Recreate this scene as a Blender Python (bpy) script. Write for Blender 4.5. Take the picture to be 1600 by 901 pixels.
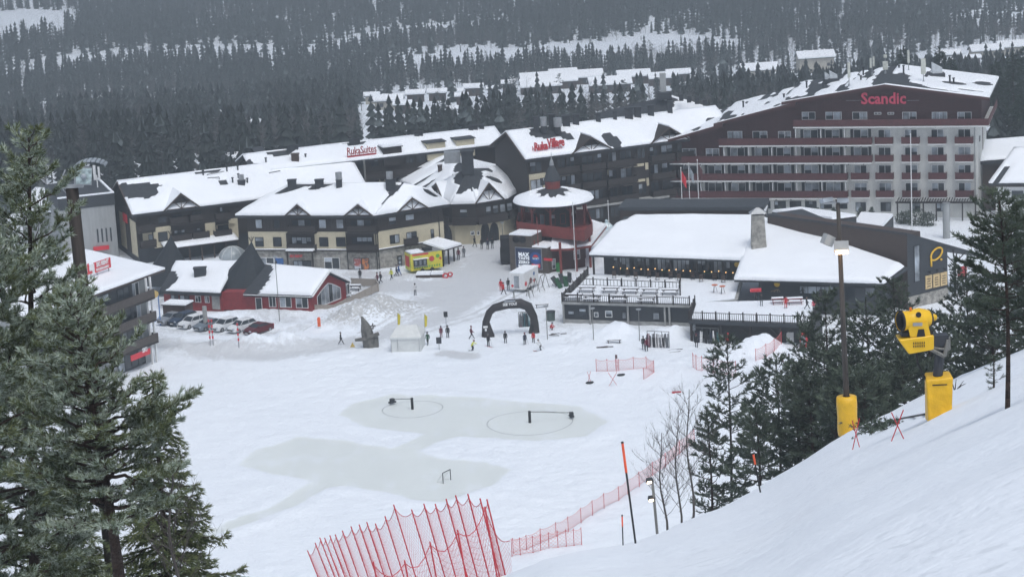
import bpy, math, random
import numpy as np
from mathutils import Vector, Matrix, noise as mnoise
random.seed(7); rng=np.random.default_rng(7)
for o in list(bpy.data.objects): bpy.data.objects.remove(o)
scene=bpy.context.scene; COL=scene.collection
# ------------------------------------------------ camera
FPX=4000.; PIT=math.radians(13.1); ROL=math.radians(3.0); CH=85.
_F=Vector((0,math.cos(PIT),-math.sin(PIT))); _U0=Vector((0,math.sin(PIT),math.cos(PIT))); _R0=Vector((1,0,0))
_R=_R0*math.cos(ROL)-_U0*math.sin(ROL); _U=_U0*math.cos(ROL)+_R0*math.sin(ROL)
cd=bpy.data.cameras.new('camera'); cam=bpy.data.objects.new('camera',cd); COL.objects.link(cam)
cd.sensor_width=36; cd.lens=36*FPX/1600; cd.clip_start=0.5; cd.clip_end=12000
M=Matrix.Identity(4)
for i,a in enumerate((_R,_U,-_F)):
    for j in range(3): M[j][i]=a[j]
M[2][3]=CH; cam.matrix_world=M
scene.camera=cam
scene.render.resolution_x=1024; scene.render.resolution_y=576
# ------------------------------------------------ light
SUN_EL=math.radians(66); SUN_ROT=math.radians(155)
w=bpy.data.worlds.new('World'); scene.world=w; w.use_nodes=True
nt=w.node_tree; bg=nt.nodes['Background']; sky=nt.nodes.new('ShaderNodeTexSky'); sky.sky_type='NISHITA'
sky.sun_disc=False; sky.sun_elevation=SUN_EL; sky.sun_rotation=SUN_ROT
sky.air_density=1.0; sky.dust_density=4.0; sky.ozone_density=1.2
hs=nt.nodes.new('ShaderNodeHueSaturation'); hs.inputs['Saturation'].default_value=.55; nt.links.new(sky.outputs[0],hs.inputs['Color'])
tn=nt.nodes.new('ShaderNodeMix'); tn.data_type='RGBA'; tn.blend_type='MULTIPLY'; tn.inputs[0].default_value=1; tn.inputs[7].default_value=(.94,1.0,1.055,1); nt.links.new(hs.outputs[0],tn.inputs[6]); nt.links.new(tn.outputs[2],bg.inputs[0]); bg.inputs[1].default_value=0.115
sd=bpy.data.lights.new('sun','SUN'); so=bpy.data.objects.new('sun',sd); COL.objects.link(so)
sd.energy=0.8; sd.angle=math.radians(25); sd.color=(1,.99,.97)
so.location=(0,0,200)
_sv=Vector((math.sin(SUN_ROT)*math.cos(SUN_EL),math.cos(SUN_ROT)*math.cos(SUN_EL),math.sin(SUN_EL)))
so.rotation_euler=_sv.to_track_quat('Z','Y').to_euler()
scene.view_settings.view_transform='Standard'; scene.view_settings.look='None'
scene.view_settings.exposure=0.36; scene.view_settings.gamma=1
# ------------------------------------------------ picture <-> place
def ray(px,py):
    u=(px-800)/FPX; v=(450.5-py)/FPX
    return _R*u+_U*v+_F
def P(px,py,z=0.):
    d=ray(px,py); t=(z-CH)/d.z; return Vector((d.x*t,d.y*t,z))
def PY(px,py,y):
    d=ray(px,py); t=y/d.y; return Vector((d.x*t,y,CH+d.z*t))
def projn(X,Y,Z):
    q0,q1,q2=X,Y,Z-CH
    ww=q1*_F.y+q2*_F.z
    return 800+FPX*(q0*_R.x+q1*_R.y+q2*_R.z)/ww, 450.5-FPX*(q0*_U.x+q1*_U.y+q2*_U.z)/ww
# ------------------------------------------------ materials
def mat(name,col,rough=.8,metal=0.,var=.12,scale=2.,bump=0.,bscale=20.,col2=None,stretch=(1,1,1),emit=None,estr=0,coords='Object',spec=None,f0=.35,f1=.65):
    m=bpy.data.materials.new(name); m.use_nodes=True; n=m.node_tree.nodes; l=m.node_tree.links
    b=n['Principled BSDF']; b.inputs['Roughness'].default_value=rough; b.inputs['Metallic'].default_value=metal
    if spec is not None: b.inputs['Specular IOR Level'].default_value=spec
    tc=n.new('ShaderNodeTexCoord'); mp=n.new('ShaderNodeMapping'); mp.inputs['Scale'].default_value=stretch
    l.new(tc.outputs[coords],mp.inputs[0])
    no=n.new('ShaderNodeTexNoise'); no.inputs['Scale'].default_value=scale; no.inputs['Detail'].default_value=5
    l.new(mp.outputs[0],no.inputs['Vector'])
    cr=n.new('ShaderNodeValToRGB'); cr.color_ramp.elements[0].position=f0; cr.color_ramp.elements[1].position=f1
    c=col; c2=col2 or tuple(min(1,x*(1+var)) for x in c); c1=c if col2 else tuple(x*(1-var) for x in c)
    cr.color_ramp.elements[0].color=(*c1,1); cr.color_ramp.elements[1].color=(*c2,1)
    l.new(no.outputs[0],cr.inputs[0]); l.new(cr.outputs[0],b.inputs['Base Color'])
    if bump:
        n2=n.new('ShaderNodeTexNoise'); n2.inputs['Scale'].default_value=bscale; n2.inputs['Detail'].default_value=6
        l.new(mp.outputs[0],n2.inputs['Vector'])
        bp=n.new('ShaderNodeBump'); bp.inputs['Strength'].default_value=bump; bp.inputs['Distance'].default_value=.3
        l.new(n2.outputs[0],bp.inputs['Height']); l.new(bp.outputs[0],b.inputs['Normal'])
    if emit: b.inputs['Emission Color'].default_value=(*emit,1); b.inputs['Emission Strength'].default_value=estr
    return m
MT={}
MT['snow']=mat('snow',(.84,.87,.91),.6,var=.03,scale=.35,bump=.25,bscale=1.2)
MT['roofsnow']=mat('roof_snow',(.87,.89,.92),.55,var=.02,scale=.2,bump=.3,bscale=.9)
MT['wood']=mat('dark_wood',(.028,.022,.02),.75,var=.35,scale=3,bump=.2,bscale=9,stretch=(1,1,6))
MT['brown']=mat('brown_wood',(.055,.036,.028),.75,var=.3,scale=3,stretch=(1,1,6))
MT['redwood']=mat('dark_red_wood',(.058,.017,.016),.75,var=.25,scale=2.5,stretch=(1,1,6))
MT['rail']=mat('red_railing',(.085,.024,.025),.75,var=.25,scale=3,stretch=(3,3,.6))
MT['red']=mat('red_paint',(.23,.022,.025),.65,var=.15,scale=2)
MT['brickred']=mat('rust_red_paint',(.2,.034,.028),.7,var=.15,scale=2)
MT['yellowwall']=mat('pale_yellow_render',(.56,.5,.36),.85,var=.05,scale=1.2)
MT['beige']=mat('beige_render',(.42,.39,.33),.85,var=.08,scale=1.2)
MT['whitewall']=mat('weathered_white_render',(.62,.62,.59),.85,var=.14,scale=.5,stretch=(1,1,.4))
MT['concrete']=mat('concrete',(.3,.3,.29),.9,var=.18,scale=1.5)
MT['greywall']=mat('grey_panel',(.33,.34,.34),.85,var=.08,scale=.8,stretch=(3,3,.3))
MT['darkgrey']=mat('charcoal_cladding',(.032,.037,.043),.7,var=.25,scale=2,stretch=(1,1,8))
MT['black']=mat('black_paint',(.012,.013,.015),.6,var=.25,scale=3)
MT['roofdark']=mat('dark_roof_felt',(.03,.034,.04),.8,var=.3,scale=2)
MT['stone']=mat('stone_cladding',(.2,.19,.17),.9,var=.5,scale=1.6,bump=.6,bscale=3,col2=(.42,.4,.36))
MT['white']=mat('white_paint',(.75,.75,.74),.5,var=.05)
MT['glass']=mat('window_glass',(.03,.038,.045),.15,var=.4,scale=.7)
MT['curtain_and_lit']=mat('curtained_and_lit_glass',(.3,.33,.36),.3,var=.6,scale=.5)
MT['metal']=mat('galvanised_metal',(.35,.36,.37),.45,metal=.6,var=.1)
MT['pole']=mat('weathered_pole_wood',(.065,.055,.048),.85,var=.35,scale=2,stretch=(4,4,.4))
MT['polegrey']=mat('grey_post',(.17,.17,.16),.8,var=.25,scale=2,stretch=(4,4,.4))
MT['yellow']=mat('yellow_vinyl',(.75,.43,.012),.45,var=.1,scale=1.5,bump=.25,bscale=2.5)
MT['netred']=mat('red_net_plastic',(.5,.028,.04),.5,var=.1)
MT['netpink']=mat('faded_red_net',(.7,.2,.18),.6,var=.1)
MT['signred']=mat('sign_red',(.62,.03,.045),.4,var=.04)
MT['bark']=mat('bark',(.026,.018,.015),.9,var=.5,scale=3,bump=.8,bscale=9,col2=(.06,.036,.026))
MT['barkgrey']=mat('grey_bark',(.075,.066,.06),.9,var=.35,scale=3)
MT['skin']=mat('skin',(.5,.3,.22),.6,var=.03)
MT['ice']=mat('carved_ice',(.6,.72,.76),.12,var=.06,scale=1.5)
def simple(name,c,r=.6,**k):
    if name not in MT: MT[name]=mat(name,c,r,**k)
    return MT[name]
# ------------------------------------------------ objects
ORG={}
def props(o,label=None,cat=None,group=None,kind=None):
    if label: o['label']=label
    if cat: o['category']=cat
    if group: o['group']=group
    if kind: o['kind']=kind
    return o
def thing(name,label,cat,loc=(0,0,0),group=None):
    o=bpy.data.objects.new(name,None); COL.objects.link(o); o.location=loc; o.empty_display_size=.5
    ORG[o.name]=Vector(loc); return props(o,label,cat,group)
class MB:
    def __init__(s): s.v=[]; s.f=[]; s.m=[]; s.mi=0
    def add(s,vs,fs,mi=None):
        b=len(s.v); s.v+= [tuple(x) for x in vs]; s.f+=[tuple(b+i for i in f) for f in fs]; s.m+=[s.mi if mi is None else mi]*len(fs); return s
    def hexa(s,p,mi=None):   # p: 4 bottom, 4 top
        return s.add(p,[(3,2,1,0),(4,5,6,7),(0,1,5,4),(1,2,6,5),(2,3,7,6),(3,0,4,7)],mi)
    def box(s,c,d,rz=0,mi=None,rx=0,ry=0):
        R=Matrix.Rotation(rz,3,'Z')@Matrix.Rotation(ry,3,'Y')@Matrix.Rotation(rx,3,'X'); c=Vector(c)
        x,y,z=d[0]/2,d[1]/2,d[2]/2
        return s.hexa([c+R@Vector(q) for q in ((-x,-y,-z),(x,-y,-z),(x,y,-z),(-x,y,-z),(-x,-y,z),(x,-y,z),(x,y,z),(-x,y,z))],mi)
    def tube(s,a,b,r0,r1=None,n=8,mi=None,cap=True):
        a=Vector(a); b=Vector(b); r1=r0 if r1 is None else r1
        d=(b-a); 
        if d.length<1e-6: return s
        d.normalize(); u=d.orthogonal().normalized(); w_=d.cross(u)
        vs=[];fs=[]
        for k in range(n):
            t=2*math.pi*k/n; q=u*math.cos(t)+w_*math.sin(t); vs.append(a+q*r0); vs.append(b+q*r1)
        for k in range(n):
            j=(k+1)%n; fs.append((2*k,2*j,2*j+1,2*k+1))
        if cap: fs.append(tuple(2*k for k in range(n))[::-1]); fs.append(tuple(2*k+1 for k in range(n)))
        return s.add(vs,fs,mi)
    def path(s,pts,r,n=6,mi=None):
        rs=r if isinstance(r,(list,tuple)) else [r]*len(pts)
        for i in range(len(pts)-1): s.tube(pts[i],pts[i+1],rs[i],rs[i+1],n,mi)
        return s
    def slab(s,pts,th,mi=None,up=0.):  # polygon with vertical thickness below
        n=len(pts); t=[Vector(p)+Vector((0,0,up)) for p in pts]; b=[p-Vector((0,0,th)) for p in t]
        return s.add(t+b,[tuple(range(n)),tuple(range(2*n-1,n-1,-1))]+[(i,i+n,(i+1)%n+n,(i+1)%n) for i in range(n)],mi)
    def plate(s,pts,nrm,th,mi=None):
        n=len(pts); nrm=Vector(nrm).normalized(); t=[Vector(p) for p in pts]; b=[p-nrm*th for p in t]
        return s.add(t+b,[tuple(range(n)),tuple(range(2*n-1,n-1,-1))]+[(i,i+n,(i+1)%n+n,(i+1)%n) for i in range(n)],mi)
    def lathe(s,c,prof,n=24,mi=None,a0=0,a1=2*math.pi,ax=None):
        c=Vector(c); m=len(prof); vs=[];fs=[]; full=abs(a1-a0-2*math.pi)<1e-6; k1=n if full else n+1
        for k in range(k1):
            t=a0+(a1-a0)*k/n
            for r,z in prof:
                q=Vector((r*math.cos(t),r*math.sin(t),z))
                if ax is not None: q=ax@q
                vs.append(c+q)
        for k in range(n):
            j=(k+1)%k1
            for i in range(m-1): fs.append((k*m+i,j*m+i,j*m+i+1,k*m+i+1))
        return s.add(vs,fs,mi)
    def ball(s,c,r,n=8,m=6,mi=None,sc=(1,1,1)):
        prof=[(max(1e-4,math.sin(math.pi*i/m)),-math.cos(math.pi*i/m)) for i in range(m+1)]
        c=Vector(c); vs=[];fs=[]
        for k in range(n):
            t=2*math.pi*k/n
            for a,z in prof: vs.append(c+Vector((r*sc[0]*a*math.cos(t),r*sc[1]*a*math.sin(t),r*sc[2]*z)))
        M_=m+1
        for k in range(n):
            j=(k+1)%n
            for i in range(m): fs.append((k*M_+i,j*M_+i,j*M_+i+1,k*M_+i+1))
        return s.add(vs,fs,mi)
    def build(s,name,mats,parent=None,smooth=False,label=None,cat=None,group=None,kind=None):
        if not isinstance(mats,(list,tuple)): mats=[mats]
        org=Vector((0,0,0))
        if parent is not None: org=ORG.get(parent.name,org)
        elif s.v and (label or cat):
            a=np.array(s.v); org=Vector(((a[:,0].min()+a[:,0].max())/2,(a[:,1].min()+a[:,1].max())/2,a[:,2].min()))
        me=bpy.data.meshes.new(name)
        me.from_pydata([(x-org[0],y-org[1],z-org[2]) for x,y,z in s.v],[],s.f)
        for m_ in mats: me.materials.append(MT[m_] if isinstance(m_,str) else m_)
        if len(mats)>1: me.polygons.foreach_set('material_index',s.m)
        if smooth: me.polygons.foreach_set('use_smooth',[True]*len(s.f))
        me.update()
        o=bpy.data.objects.new(name,me); COL.objects.link(o)
        if parent is not None: o.parent=parent
        else: o.location=org
        ORG[o.name]=org
        return props(o,label,cat,group,kind)
def copy_tree(o,parent=None,label=None,loc=None,rz=None,scale=None):
    c=o.copy(); COL.objects.link(c)
    if parent is not None: c.parent=parent
    if label: c['label']=label
    if loc is not None: c.location=loc
    if rz is not None: c.rotation_euler=(0,0,rz)
    if scale is not None: c.scale=(scale,)*3 if not hasattr(scale,'__len__') else scale
    for ch in list(o.children):
        copy_tree(ch,c)
    return c
def npmesh(name,V,F,mats,mi=None,smooth=False):
    """V (n,3), F (m,k) arrays -> mesh"""
    me=bpy.data.meshes.new(name); k=F.shape[1]
    me.vertices.add(len(V)); me.vertices.foreach_set('co',np.asarray(V,np.float32).ravel())
    me.loops.add(F.size); me.loops.foreach_set('vertex_index',np.asarray(F,np.int32).ravel())
    me.polygons.add(len(F)); me.polygons.foreach_set('loop_start',np.arange(0,F.size,k,dtype=np.int32))
    for m_ in mats: me.materials.append(MT[m_] if isinstance(m_,str) else m_)
    if mi is not None: me.polygons.foreach_set('material_index',np.asarray(mi,np.int32))
    if smooth: me.polygons.foreach_set('use_smooth',np.ones(len(F),bool))
    me.update(calc_edges=True); me.validate(); return me
# ------------------------------------------------ noise for numpy
_NT={}
def vnoise(X,Y,sc,seed=0):
    if seed not in _NT: _NT[seed]=np.random.default_rng(seed).random((256,256))
    T=_NT[seed]
    x=X/sc+1000.3; y=Y/sc+1000.7; xi=np.floor(x).astype(int); yi=np.floor(y).astype(int); fx=x-xi; fy=y-yi
    fx=fx*fx*(3-2*fx); fy=fy*fy*(3-2*fy)
    g=lambda a,b:T[a%256,b%256]
    return (g(xi,yi)*(1-fx)+g(xi+1,yi)*fx)*(1-fy)+(g(xi,yi+1)*(1-fx)+g(xi+1,yi+1)*fx)*fy
def fbm(X,Y,sc,seed=0,o=4):
    s=0;a=1;t=0
    for i in range(o): s=s+a*vnoise(X,Y,sc/2**i,seed+i); t+=a; a*=.5
    return s/t
def inpoly(X,Y,poly):
    r=np.zeros(np.shape(X),bool); n=len(poly)
    for i in range(n):
        x0,y0=poly[i]; x1,y1=poly[(i+1)%n]
        if y0==y1: continue
        c=((y0>Y)!=(y1>Y))&(X<(x1-x0)*(Y-y0)/(y1-y0)+x0); r^=c
    return r
# ------------------------------------------------ terrain
CR=[(0,905,85),(500,905,85),(784,890,76),(850,862,78),(911,852,80),(1000,838,86),(1060,815,95),(1140,782,110),(1200,752,118),(1300,689,126),(1325,675,127),(1400,640,128),(1480,600,130),(1600,545,135),(1700,500,138)]
_cu=[];_cm=[];_cy=[]
for px,py,yc in CR:
    d=ray(px,py); u=d.x/d.y; t=-d.z/d.y
    _cu.append(u); _cm.append(max(t,0) - 1.7/yc if px>=784 else .338); _cy.append(yc)
_cu[0]=-1
MOUNDS=[]  # (x,y,h,rx,ry,rot)
def mound(px,py,h,rx,ry,rot=0,z=0):
    p=P(px,py,z); MOUNDS.append((p.x,p.y,h,rx,ry,rot))
mound(585,494,1.5,6,4.5,.1); mound(570,488,.7,5,4); mound(622,482,.7,5,3.5); mound(545,502,.6,4,3)
mound(410,543,.85,7,2.6,.05); mound(450,539,.8,6,2.6); mound(345,537,.5,6,2); mound(290,532,.45,6,1.6)
mound(300,548,.8,10,2)
mound(966,527,1.5,2.2,2.4); mound(930,528,.7,6,3.); mound(1015,530,.6,5,3.); mound(1052,529,1.0,2.6,2); mound(890,522,.5,3,2)
mound(1190,550,1.9,3.2,2.6); mound(1165,556,.6,4,3); mound(1222,566,.5,5,3); mound(1120,560,.5,5,4)
mound(430,492,.5,9,2.); mound(350,494,.45,9,2.4); mound(480,510,.4,6,2)
mound(1250,620,2.5,10,9); mound(985,585,.5,8,4); mound(700,405,.5,4,2); mound(640,432,.4,5,1.5)
mound(880,545,.4,6,3); mound(810,352,.3,2,2); mound(990,360,.6,3,3)
MOUNDS=[m for m in MOUNDS]
ICE=[(505,205),(560,165),(700,135),(900,140),(1150,160),(1380,180),(1475,235),(1400,285),(1230,302),(1050,292),(930,285),(850,305),(780,340),(850,370),(1000,380),(1120,410),(1050,465),(870,525),(760,515),(640,485),(500,465),(440,475),(330,540),(200,590),(60,640),(-40,680),(-40,650),(60,612),(250,545),(400,455),(370,440),(250,420),(130,392),(200,340),(350,290),(500,305),(690,335),(780,300),(825,275),(700,265),(580,245)]
ICE=[tuple(P(320+x/2.353,560+y/2.353)[:2]) for x,y in ICE]
# footprint-tracked dirty streaks: polylines in the place, width, strength
TRK=[([(200,520),(250,540),(330,552),(420,556),(520,540),(620,520),(700,490),(760,450),(800,420)],4.5,.75),
([(230,515),(300,520),(420,522),(500,508),(560,510)],3,.5),
([(250,470),(330,478),(450,500)],5,.55),
([(520,440),(600,446),(700,448),(760,415),(790,392),(740,378),(700,395)],7,.85),
([(560,428),(640,432),(690,425),(720,408)],4,.7),
([(690,470),(760,430),(770,400)],8,.8),
([(600,530),(700,505),(800,485),(850,440)],5,.45),
([(820,480),(870,500),(900,540)],4,.35),
([(640,560),(720,545),(800,545),(900,550),(1000,552),(1080,560)],3,.25),
([(860,420),(900,470),(870,510)],5,.45),
([(740,375),(840,372),(960,365)],6,.6),
([(90,400),(180,400),(240,395)],7,.4),([(700,552),(730,556)],2.5,.9),
([(225,590),(300,560),(350,556)],3,.3)]+[([(x0,y0),(x1,y1),(x2,y2)],.55,.75) for x0,y0,x1,y1,x2,y2 in ((560,520,680,478,790,425),(575,524,690,482,800,428),(600,512,720,465,780,415),(520,535,640,508,740,470),(640,520,740,490,830,440),(650,524,750,494,840,444),(540,445,650,452,740,430),(250,536,330,549,480,547),(260,540,340,553,490,550),(700,450,760,425,782,395),(715,470,775,430,795,400),(250,512,330,522,440,520))]
TRK=[([tuple(P(x,y)[:2]) for x,y in p],wd,s) for p,wd,s in TRK]
def distpoly(X,Y,pts):
    D=np.full(X.shape,1e9)
    for (x0,y0),(x1,y1) in zip(pts[:-1],pts[1:]):
        dx,dy=x1-x0,y1-y0; t=np.clip(((X-x0)*dx+(Y-y0)*dy)/(dx*dx+dy*dy+1e-9),0,1)
        D=np.minimum(D,np.hypot(X-x0-t*dx,Y-y0-t*dy))
    return D
def terrain(X,Y,fine=True):
    X=np.asarray(X,float); Y=np.asarray(Y,float)
    u=X/np.maximum(Y,28.); m=np.interp(u,_cu,_cm); yc=np.interp(u,_cu,_cy)
    s2=.46; k=3.
    d=Y-yc; soft=k*np.logaddexp(0,d/k)      # rounded crest
    z=83.3-m*Y-(s2-m)*(soft-k*np.logaddexp(0,-40/k)*0)
    z=np.where(Y<yc-30,83.3-m*Y,z)
    z=np.where(z>-60,4*np.logaddexp(0,np.clip(z/4,-30,40)),0)
    z=np.where(Y>260,z*np.clip((330-Y)/70,0,1),z)
    far=-86*np.tanh(np.maximum(0,Y-488)/600.)
    z=z+far+np.maximum(0,Y-1750)*.12*np.clip((Y-1750)/400,0,1)
    z=z+np.where(Y>520,(fbm(X,Y,170,3)-.5)*10*np.clip((Y-520)/150,0,1),0)
    if fine:
        for x,y,h,rx,ry,r in MOUNDS:
            dx,dy=X-x,Y-y; q=(dx/rx)**2+(dy/ry)**2
            z=z+np.where(q<9,h*np.exp(-q*1.2)*(.6+.55*vnoise(X,Y,1.3,5)+.35*vnoise(X,Y,.6,6)),0)
    return z
def gz(x,y): return float(terrain(np.array([x]),np.array([y]))[0])
def G(px,py):   # ground point under a picture point (iterated)
    z=0.
    for _ in range(30):
        p=P(px,py,z); z=.5*z+.5*gz(p.x,p.y)
    return Vector((p.x,p.y,gz(p.x,p.y)))
def mk_axis(segs):
    a=[segs[0][0]]
    for s0,s1,st in segs:
        n=max(1,int(round((s1-s0)/st))); a+=list(np.linspace(s0,s1,n+1)[1:])
    return np.array(a)
def GS(px,py,y0=8,y1=260):
    d=ray(px,py); ys_=np.arange(y0,y1,.25); t=ys_/d.y; Z=CH+d.z*t; g=terrain(d.x*t,ys_); k=np.argmax(Z<g); return Vector((d.x*t[k],ys_[k],g[k]))
xs=mk_axis([(-1600,-400,60),(-400,-120,10),(-120,-62,2),(-62,60,.45),(60,110,1.2),(110,400,10),(400,1600,60)])
ys=mk_axis([(-80,10,3),(10,240,.9),(240,372,.4),(372,430,.9),(430,700,5),(700,1800,20),(1800,2600,80)])
X,Y=np.meshgrid(xs,ys); Z=terrain(X,Y)
near=(Y<430)&(Y>-80)&(abs(X)<120)
ice=inpoly(X,Y,ICE)
Zn=(fbm(X,Y,3.,11,4)-.5)*.35+(fbm(X,Y,24.,15,3)-.5)*.5
# groomed / windblown ripples on the upper slope
Zn=Zn+np.where(Y<200,(fbm(X*1.6+Y*.8,Y*.35,2.2,44,3)-.5)*.07+(fbm(X*1.2,Y*1.2,.9,46,2)-.5)*.04*np.clip(fbm(X,Y,9,47,2)*3-1,0,1),0)
# distance to ice edge -> flat, slight bank round it
DI=distpoly(X,Y,ICE+[ICE[0]])
fl=np.where(ice,0.,np.clip(DI/3,0,1))
trk=np.zeros(X.shape)
for p,wd,s in TRK:
    D=distpoly(X,Y,p); trk=np.maximum(trk,s*np.clip(1.25-D/wd,0,1))
rough=(fbm(X,Y,.9,21,2)-.5)*.32*np.clip(fbm(X,Y,14,33,2)*3-1.1,0,1)
Z=Z+np.where(near,(Zn+rough*(Y>235))*fl*(1-.8*np.clip(trk*1.6,0,1)),0)
Z=Z+np.where(~ice,.13*np.exp(-((DI-1.4)/1.2)**2)*(Y<315)*(.4+1.2*fbm(X,Y,5,91,2)),0)-np.where(ice,.0,0)
Z=Z-.05*np.clip(trk,0,1)
V=np.stack([X.ravel(),Y.ravel(),Z.ravel()],1); ny,nx=X.shape
i=np.arange(ny-1)[:,None]*nx+np.arange(nx-1)[None,:]; i=i.ravel()
Fq=np.stack([i,i+1,i+nx+1,i+nx],1)
# pile of ploughed dirty snow
pc=[P(590,492),P(620,482)]
dirtp=np.zeros(X.shape)
for c,r in ((pc[0],8.),(pc[1],6.),(P(545,502),5.)): dirtp=np.maximum(dirtp,np.clip(1.35-np.hypot((X-c.x),(Y-c.y)*1.25)/r,0,1))
gm=bpy.data.materials.new('snow_ground'); gm.use_nodes=True
def ground_mat(gm):
    n=gm.node_tree.nodes; l=gm.node_tree.links; b=n['Principled BSDF']
    def N(t,**k):
        q=n.new(t)
        for a,v in k.items(): setattr(q,a,v)
        return q
    geo=N('ShaderNodeNewGeometry')
    def noise(sc,det=4,st=None):
        q=N('ShaderNodeTexNoise'); q.inputs['Scale'].default_value=sc; q.inputs['Detail'].default_value=det
        src=geo.outputs['Position']
        if st: mp=N('ShaderNodeMapping'); mp.inputs['Scale'].default_value=st; l.new(src,mp.inputs[0]); src=mp.outputs[0]
        l.new(src,q.inputs['Vector']); return q.outputs[0]
    def math_(op,a,b_,c=False):
        q=N('ShaderNodeMath',operation=op); q.use_clamp=c
        for k,x in enumerate((a,b_)):
            if isinstance(x,(int,float)): q.inputs[k].default_value=x
            else: l.new(x,q.inputs[k])
        return q.outputs[0]
    def mix(f,a,c):
        q=N('ShaderNodeMix',data_type='RGBA'); l.new(f,q.inputs[0])
        for k,x in ((6,a),(7,c)):
            if isinstance(x,tuple): q.inputs[k].default_value=(*x,1)
            else: l.new(x,q.inputs[k])
        return q.outputs[2]
    at={}
    for k in ('dirt','ice','pile','forest'):
        a=N('ShaderNodeAttribute'); a.attribute_name=k; at[k]=a.outputs['Fac']
    base=mix(math_('MULTIPLY',noise(.06,3),1.0),(.77,.81,.86),(.845,.875,.915))
    n1=noise(.9,6,(1,.5,1)); n2=noise(.12,3)
    f=math_('MULTIPLY',math_('SUBTRACT',math_('MULTIPLY',at['dirt'],2.3),math_('MULTIPLY',math_('ADD',n1,math_('MULTIPLY',math_('SUBTRACT',noise(3.2,5,(1,.4,1)),.5),.9)),1.5)),1.2,True)
    base=mix(f,base,(.57,.585,.605))
    n5=noise(2.6,4); f5=math_('MULTIPLY',math_('MULTIPLY',math_('SUBTRACT',n5,.58),9.,True),math_('MULTIPLY',math_('SUBTRACT',n2,.46),5.,True))
    f5=math_('MULTIPLY',f5,.34)
    base=mix(f5,base,(.45,.48,.52))
    n3=noise(1.4,7); fp=math_('MULTIPLY',math_('SUBTRACT',math_('ADD',at['pile'],math_('MULTIPLY',math_('SUBTRACT',noise(2.6,8),.5),2.2)),.62),3.,True)
    base=mix(math_('MULTIPLY',fp,.85),base,(.40,.395,.38))
    icec=mix(noise(.22,5,(1,.6,1)),(.66,.69,.67),(.77,.80,.78))
    fi=math_('SUBTRACT',math_('MULTIPLY',at['ice'],1.25),math_('MULTIPLY',math_('SUBTRACT',noise(.45,6,(1,.45,1)),.48,True),2.6),True)
    base=mix(fi,base,icec)
    l.new(base,b.inputs['Base Color'])
    r=N('ShaderNodeMapRange'); l.new(at['ice'],r.inputs[0]); r.inputs[3].default_value=.65; r.inputs[4].default_value=.38; l.new(r.outputs[0],b.inputs['Roughness'])
    bp=N('ShaderNodeBump'); bp.inputs['Distance'].default_value=.25
    l.new(math_('ADD',math_('ADD',noise(2.2,8),math_('MULTIPLY',noise(7.,6,(1,.35,1)),.30)),math_('MULTIPLY',noise(.5,3),2.)),bp.inputs['Height'])
    sp=N('ShaderNodeSeparateXYZ'); l.new(geo.outputs['Position'],sp.inputs[0]); mr=N('ShaderNodeMapRange'); l.new(sp.outputs[2],mr.inputs[0]); mr.inputs[1].default_value=4; mr.inputs[2].default_value=30; mr.inputs[3].default_value=.5; mr.inputs[4].default_value=.24
    sr=math_('MULTIPLY',math_('SUBTRACT',1.05,at['ice']),mr.outputs[0]); l.new(sr,bp.inputs['Strength']); l.new(bp.outputs[0],b.inputs['Normal'])
ground_mat(gm)
me=npmesh('ground',V,Fq,[gm],smooth=True)
icef=np.clip((np.where(ice,DI,-DI)+.55+(fbm(X,Y,2.5,77,3)-.5)*.8)/.6,0,1)*(.85+.35*(fbm(X,Y,9,78)-.3))
for nm,arr in (('dirt',trk),('ice',np.clip(icef,0,1)),('pile',dirtp),('forest',np.zeros(X.shape))):
    a=me.attributes.new(nm,'FLOAT','POINT'); a.data.foreach_set('value',arr.ravel().astype(np.float32))
o=bpy.data.objects.new('ground',me); COL.objects.link(o); o['kind']='structure'
# ------------------------------------------------ forest
MT['spruce']=mat('spruce_needles',(.026,.036,.034),.85,var=.4,scale=.4)
MT['sprucefrost']=mat('frosted_spruce_needles',(.10,.12,.12),.85,var=.35,scale=.8)
MT['birch']=mat('bare_birch_twigs',(.10,.092,.09),.9,var=.3,scale=.5)
def spruce_np(h,r,seed,layers=7,sp=7,bare=.12):
    q=np.random.default_rng(seed); V=[];F=[];m=[]
    def tri(a,b,c,k): i=len(V); V.extend([a,b,c]); F.append((i,i+1,i+2)); m.append(k)
    for a in range(3):
        t=a*2.1; t2=t+2.1; rr=.016*h
        tri((rr*math.cos(t),rr*math.sin(t),0),(rr*math.cos(t2),rr*math.sin(t2),0),(0,0,h*.9),2)
    for L in range(layers):
        f=L/(layers-1); z=h*(bare+(1-bare)*f*.93); R=r*(1-f)**.75*(.8+.35*q.random())+.03*h*.5
        for k in range(sp):
            if q.random()<.12: continue
            t=2*math.pi*(k+.5*(L%2)+.4*q.random())/sp; Rk=R*(.6+.6*q.random()); dz=h*(.05+.05*q.random())
            wd=.75*2*math.pi/sp*.7*Rk+.05
            c,s_=math.cos(t),math.sin(t)
            tip=(Rk*c,Rk*s_,z-dz*1.2); top=(0,0,z+h*.1)
            mid=.55; l=(mid*Rk*c-wd*s_,mid*Rk*s_+wd*c,z-dz*.9); rr=(mid*Rk*c+wd*s_,mid*Rk*s_-wd*c,z-dz*.9)
            kk=1 if q.random()<.16 else 0
            tri(top,l,tip,kk); tri(top,tip,rr,kk)
    tri((-.02*h,0,h*.86),(.02*h,0,h*.86),(0,0,h),0)
    return np.array(V,float),np.array(F),np.array(m)
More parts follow.
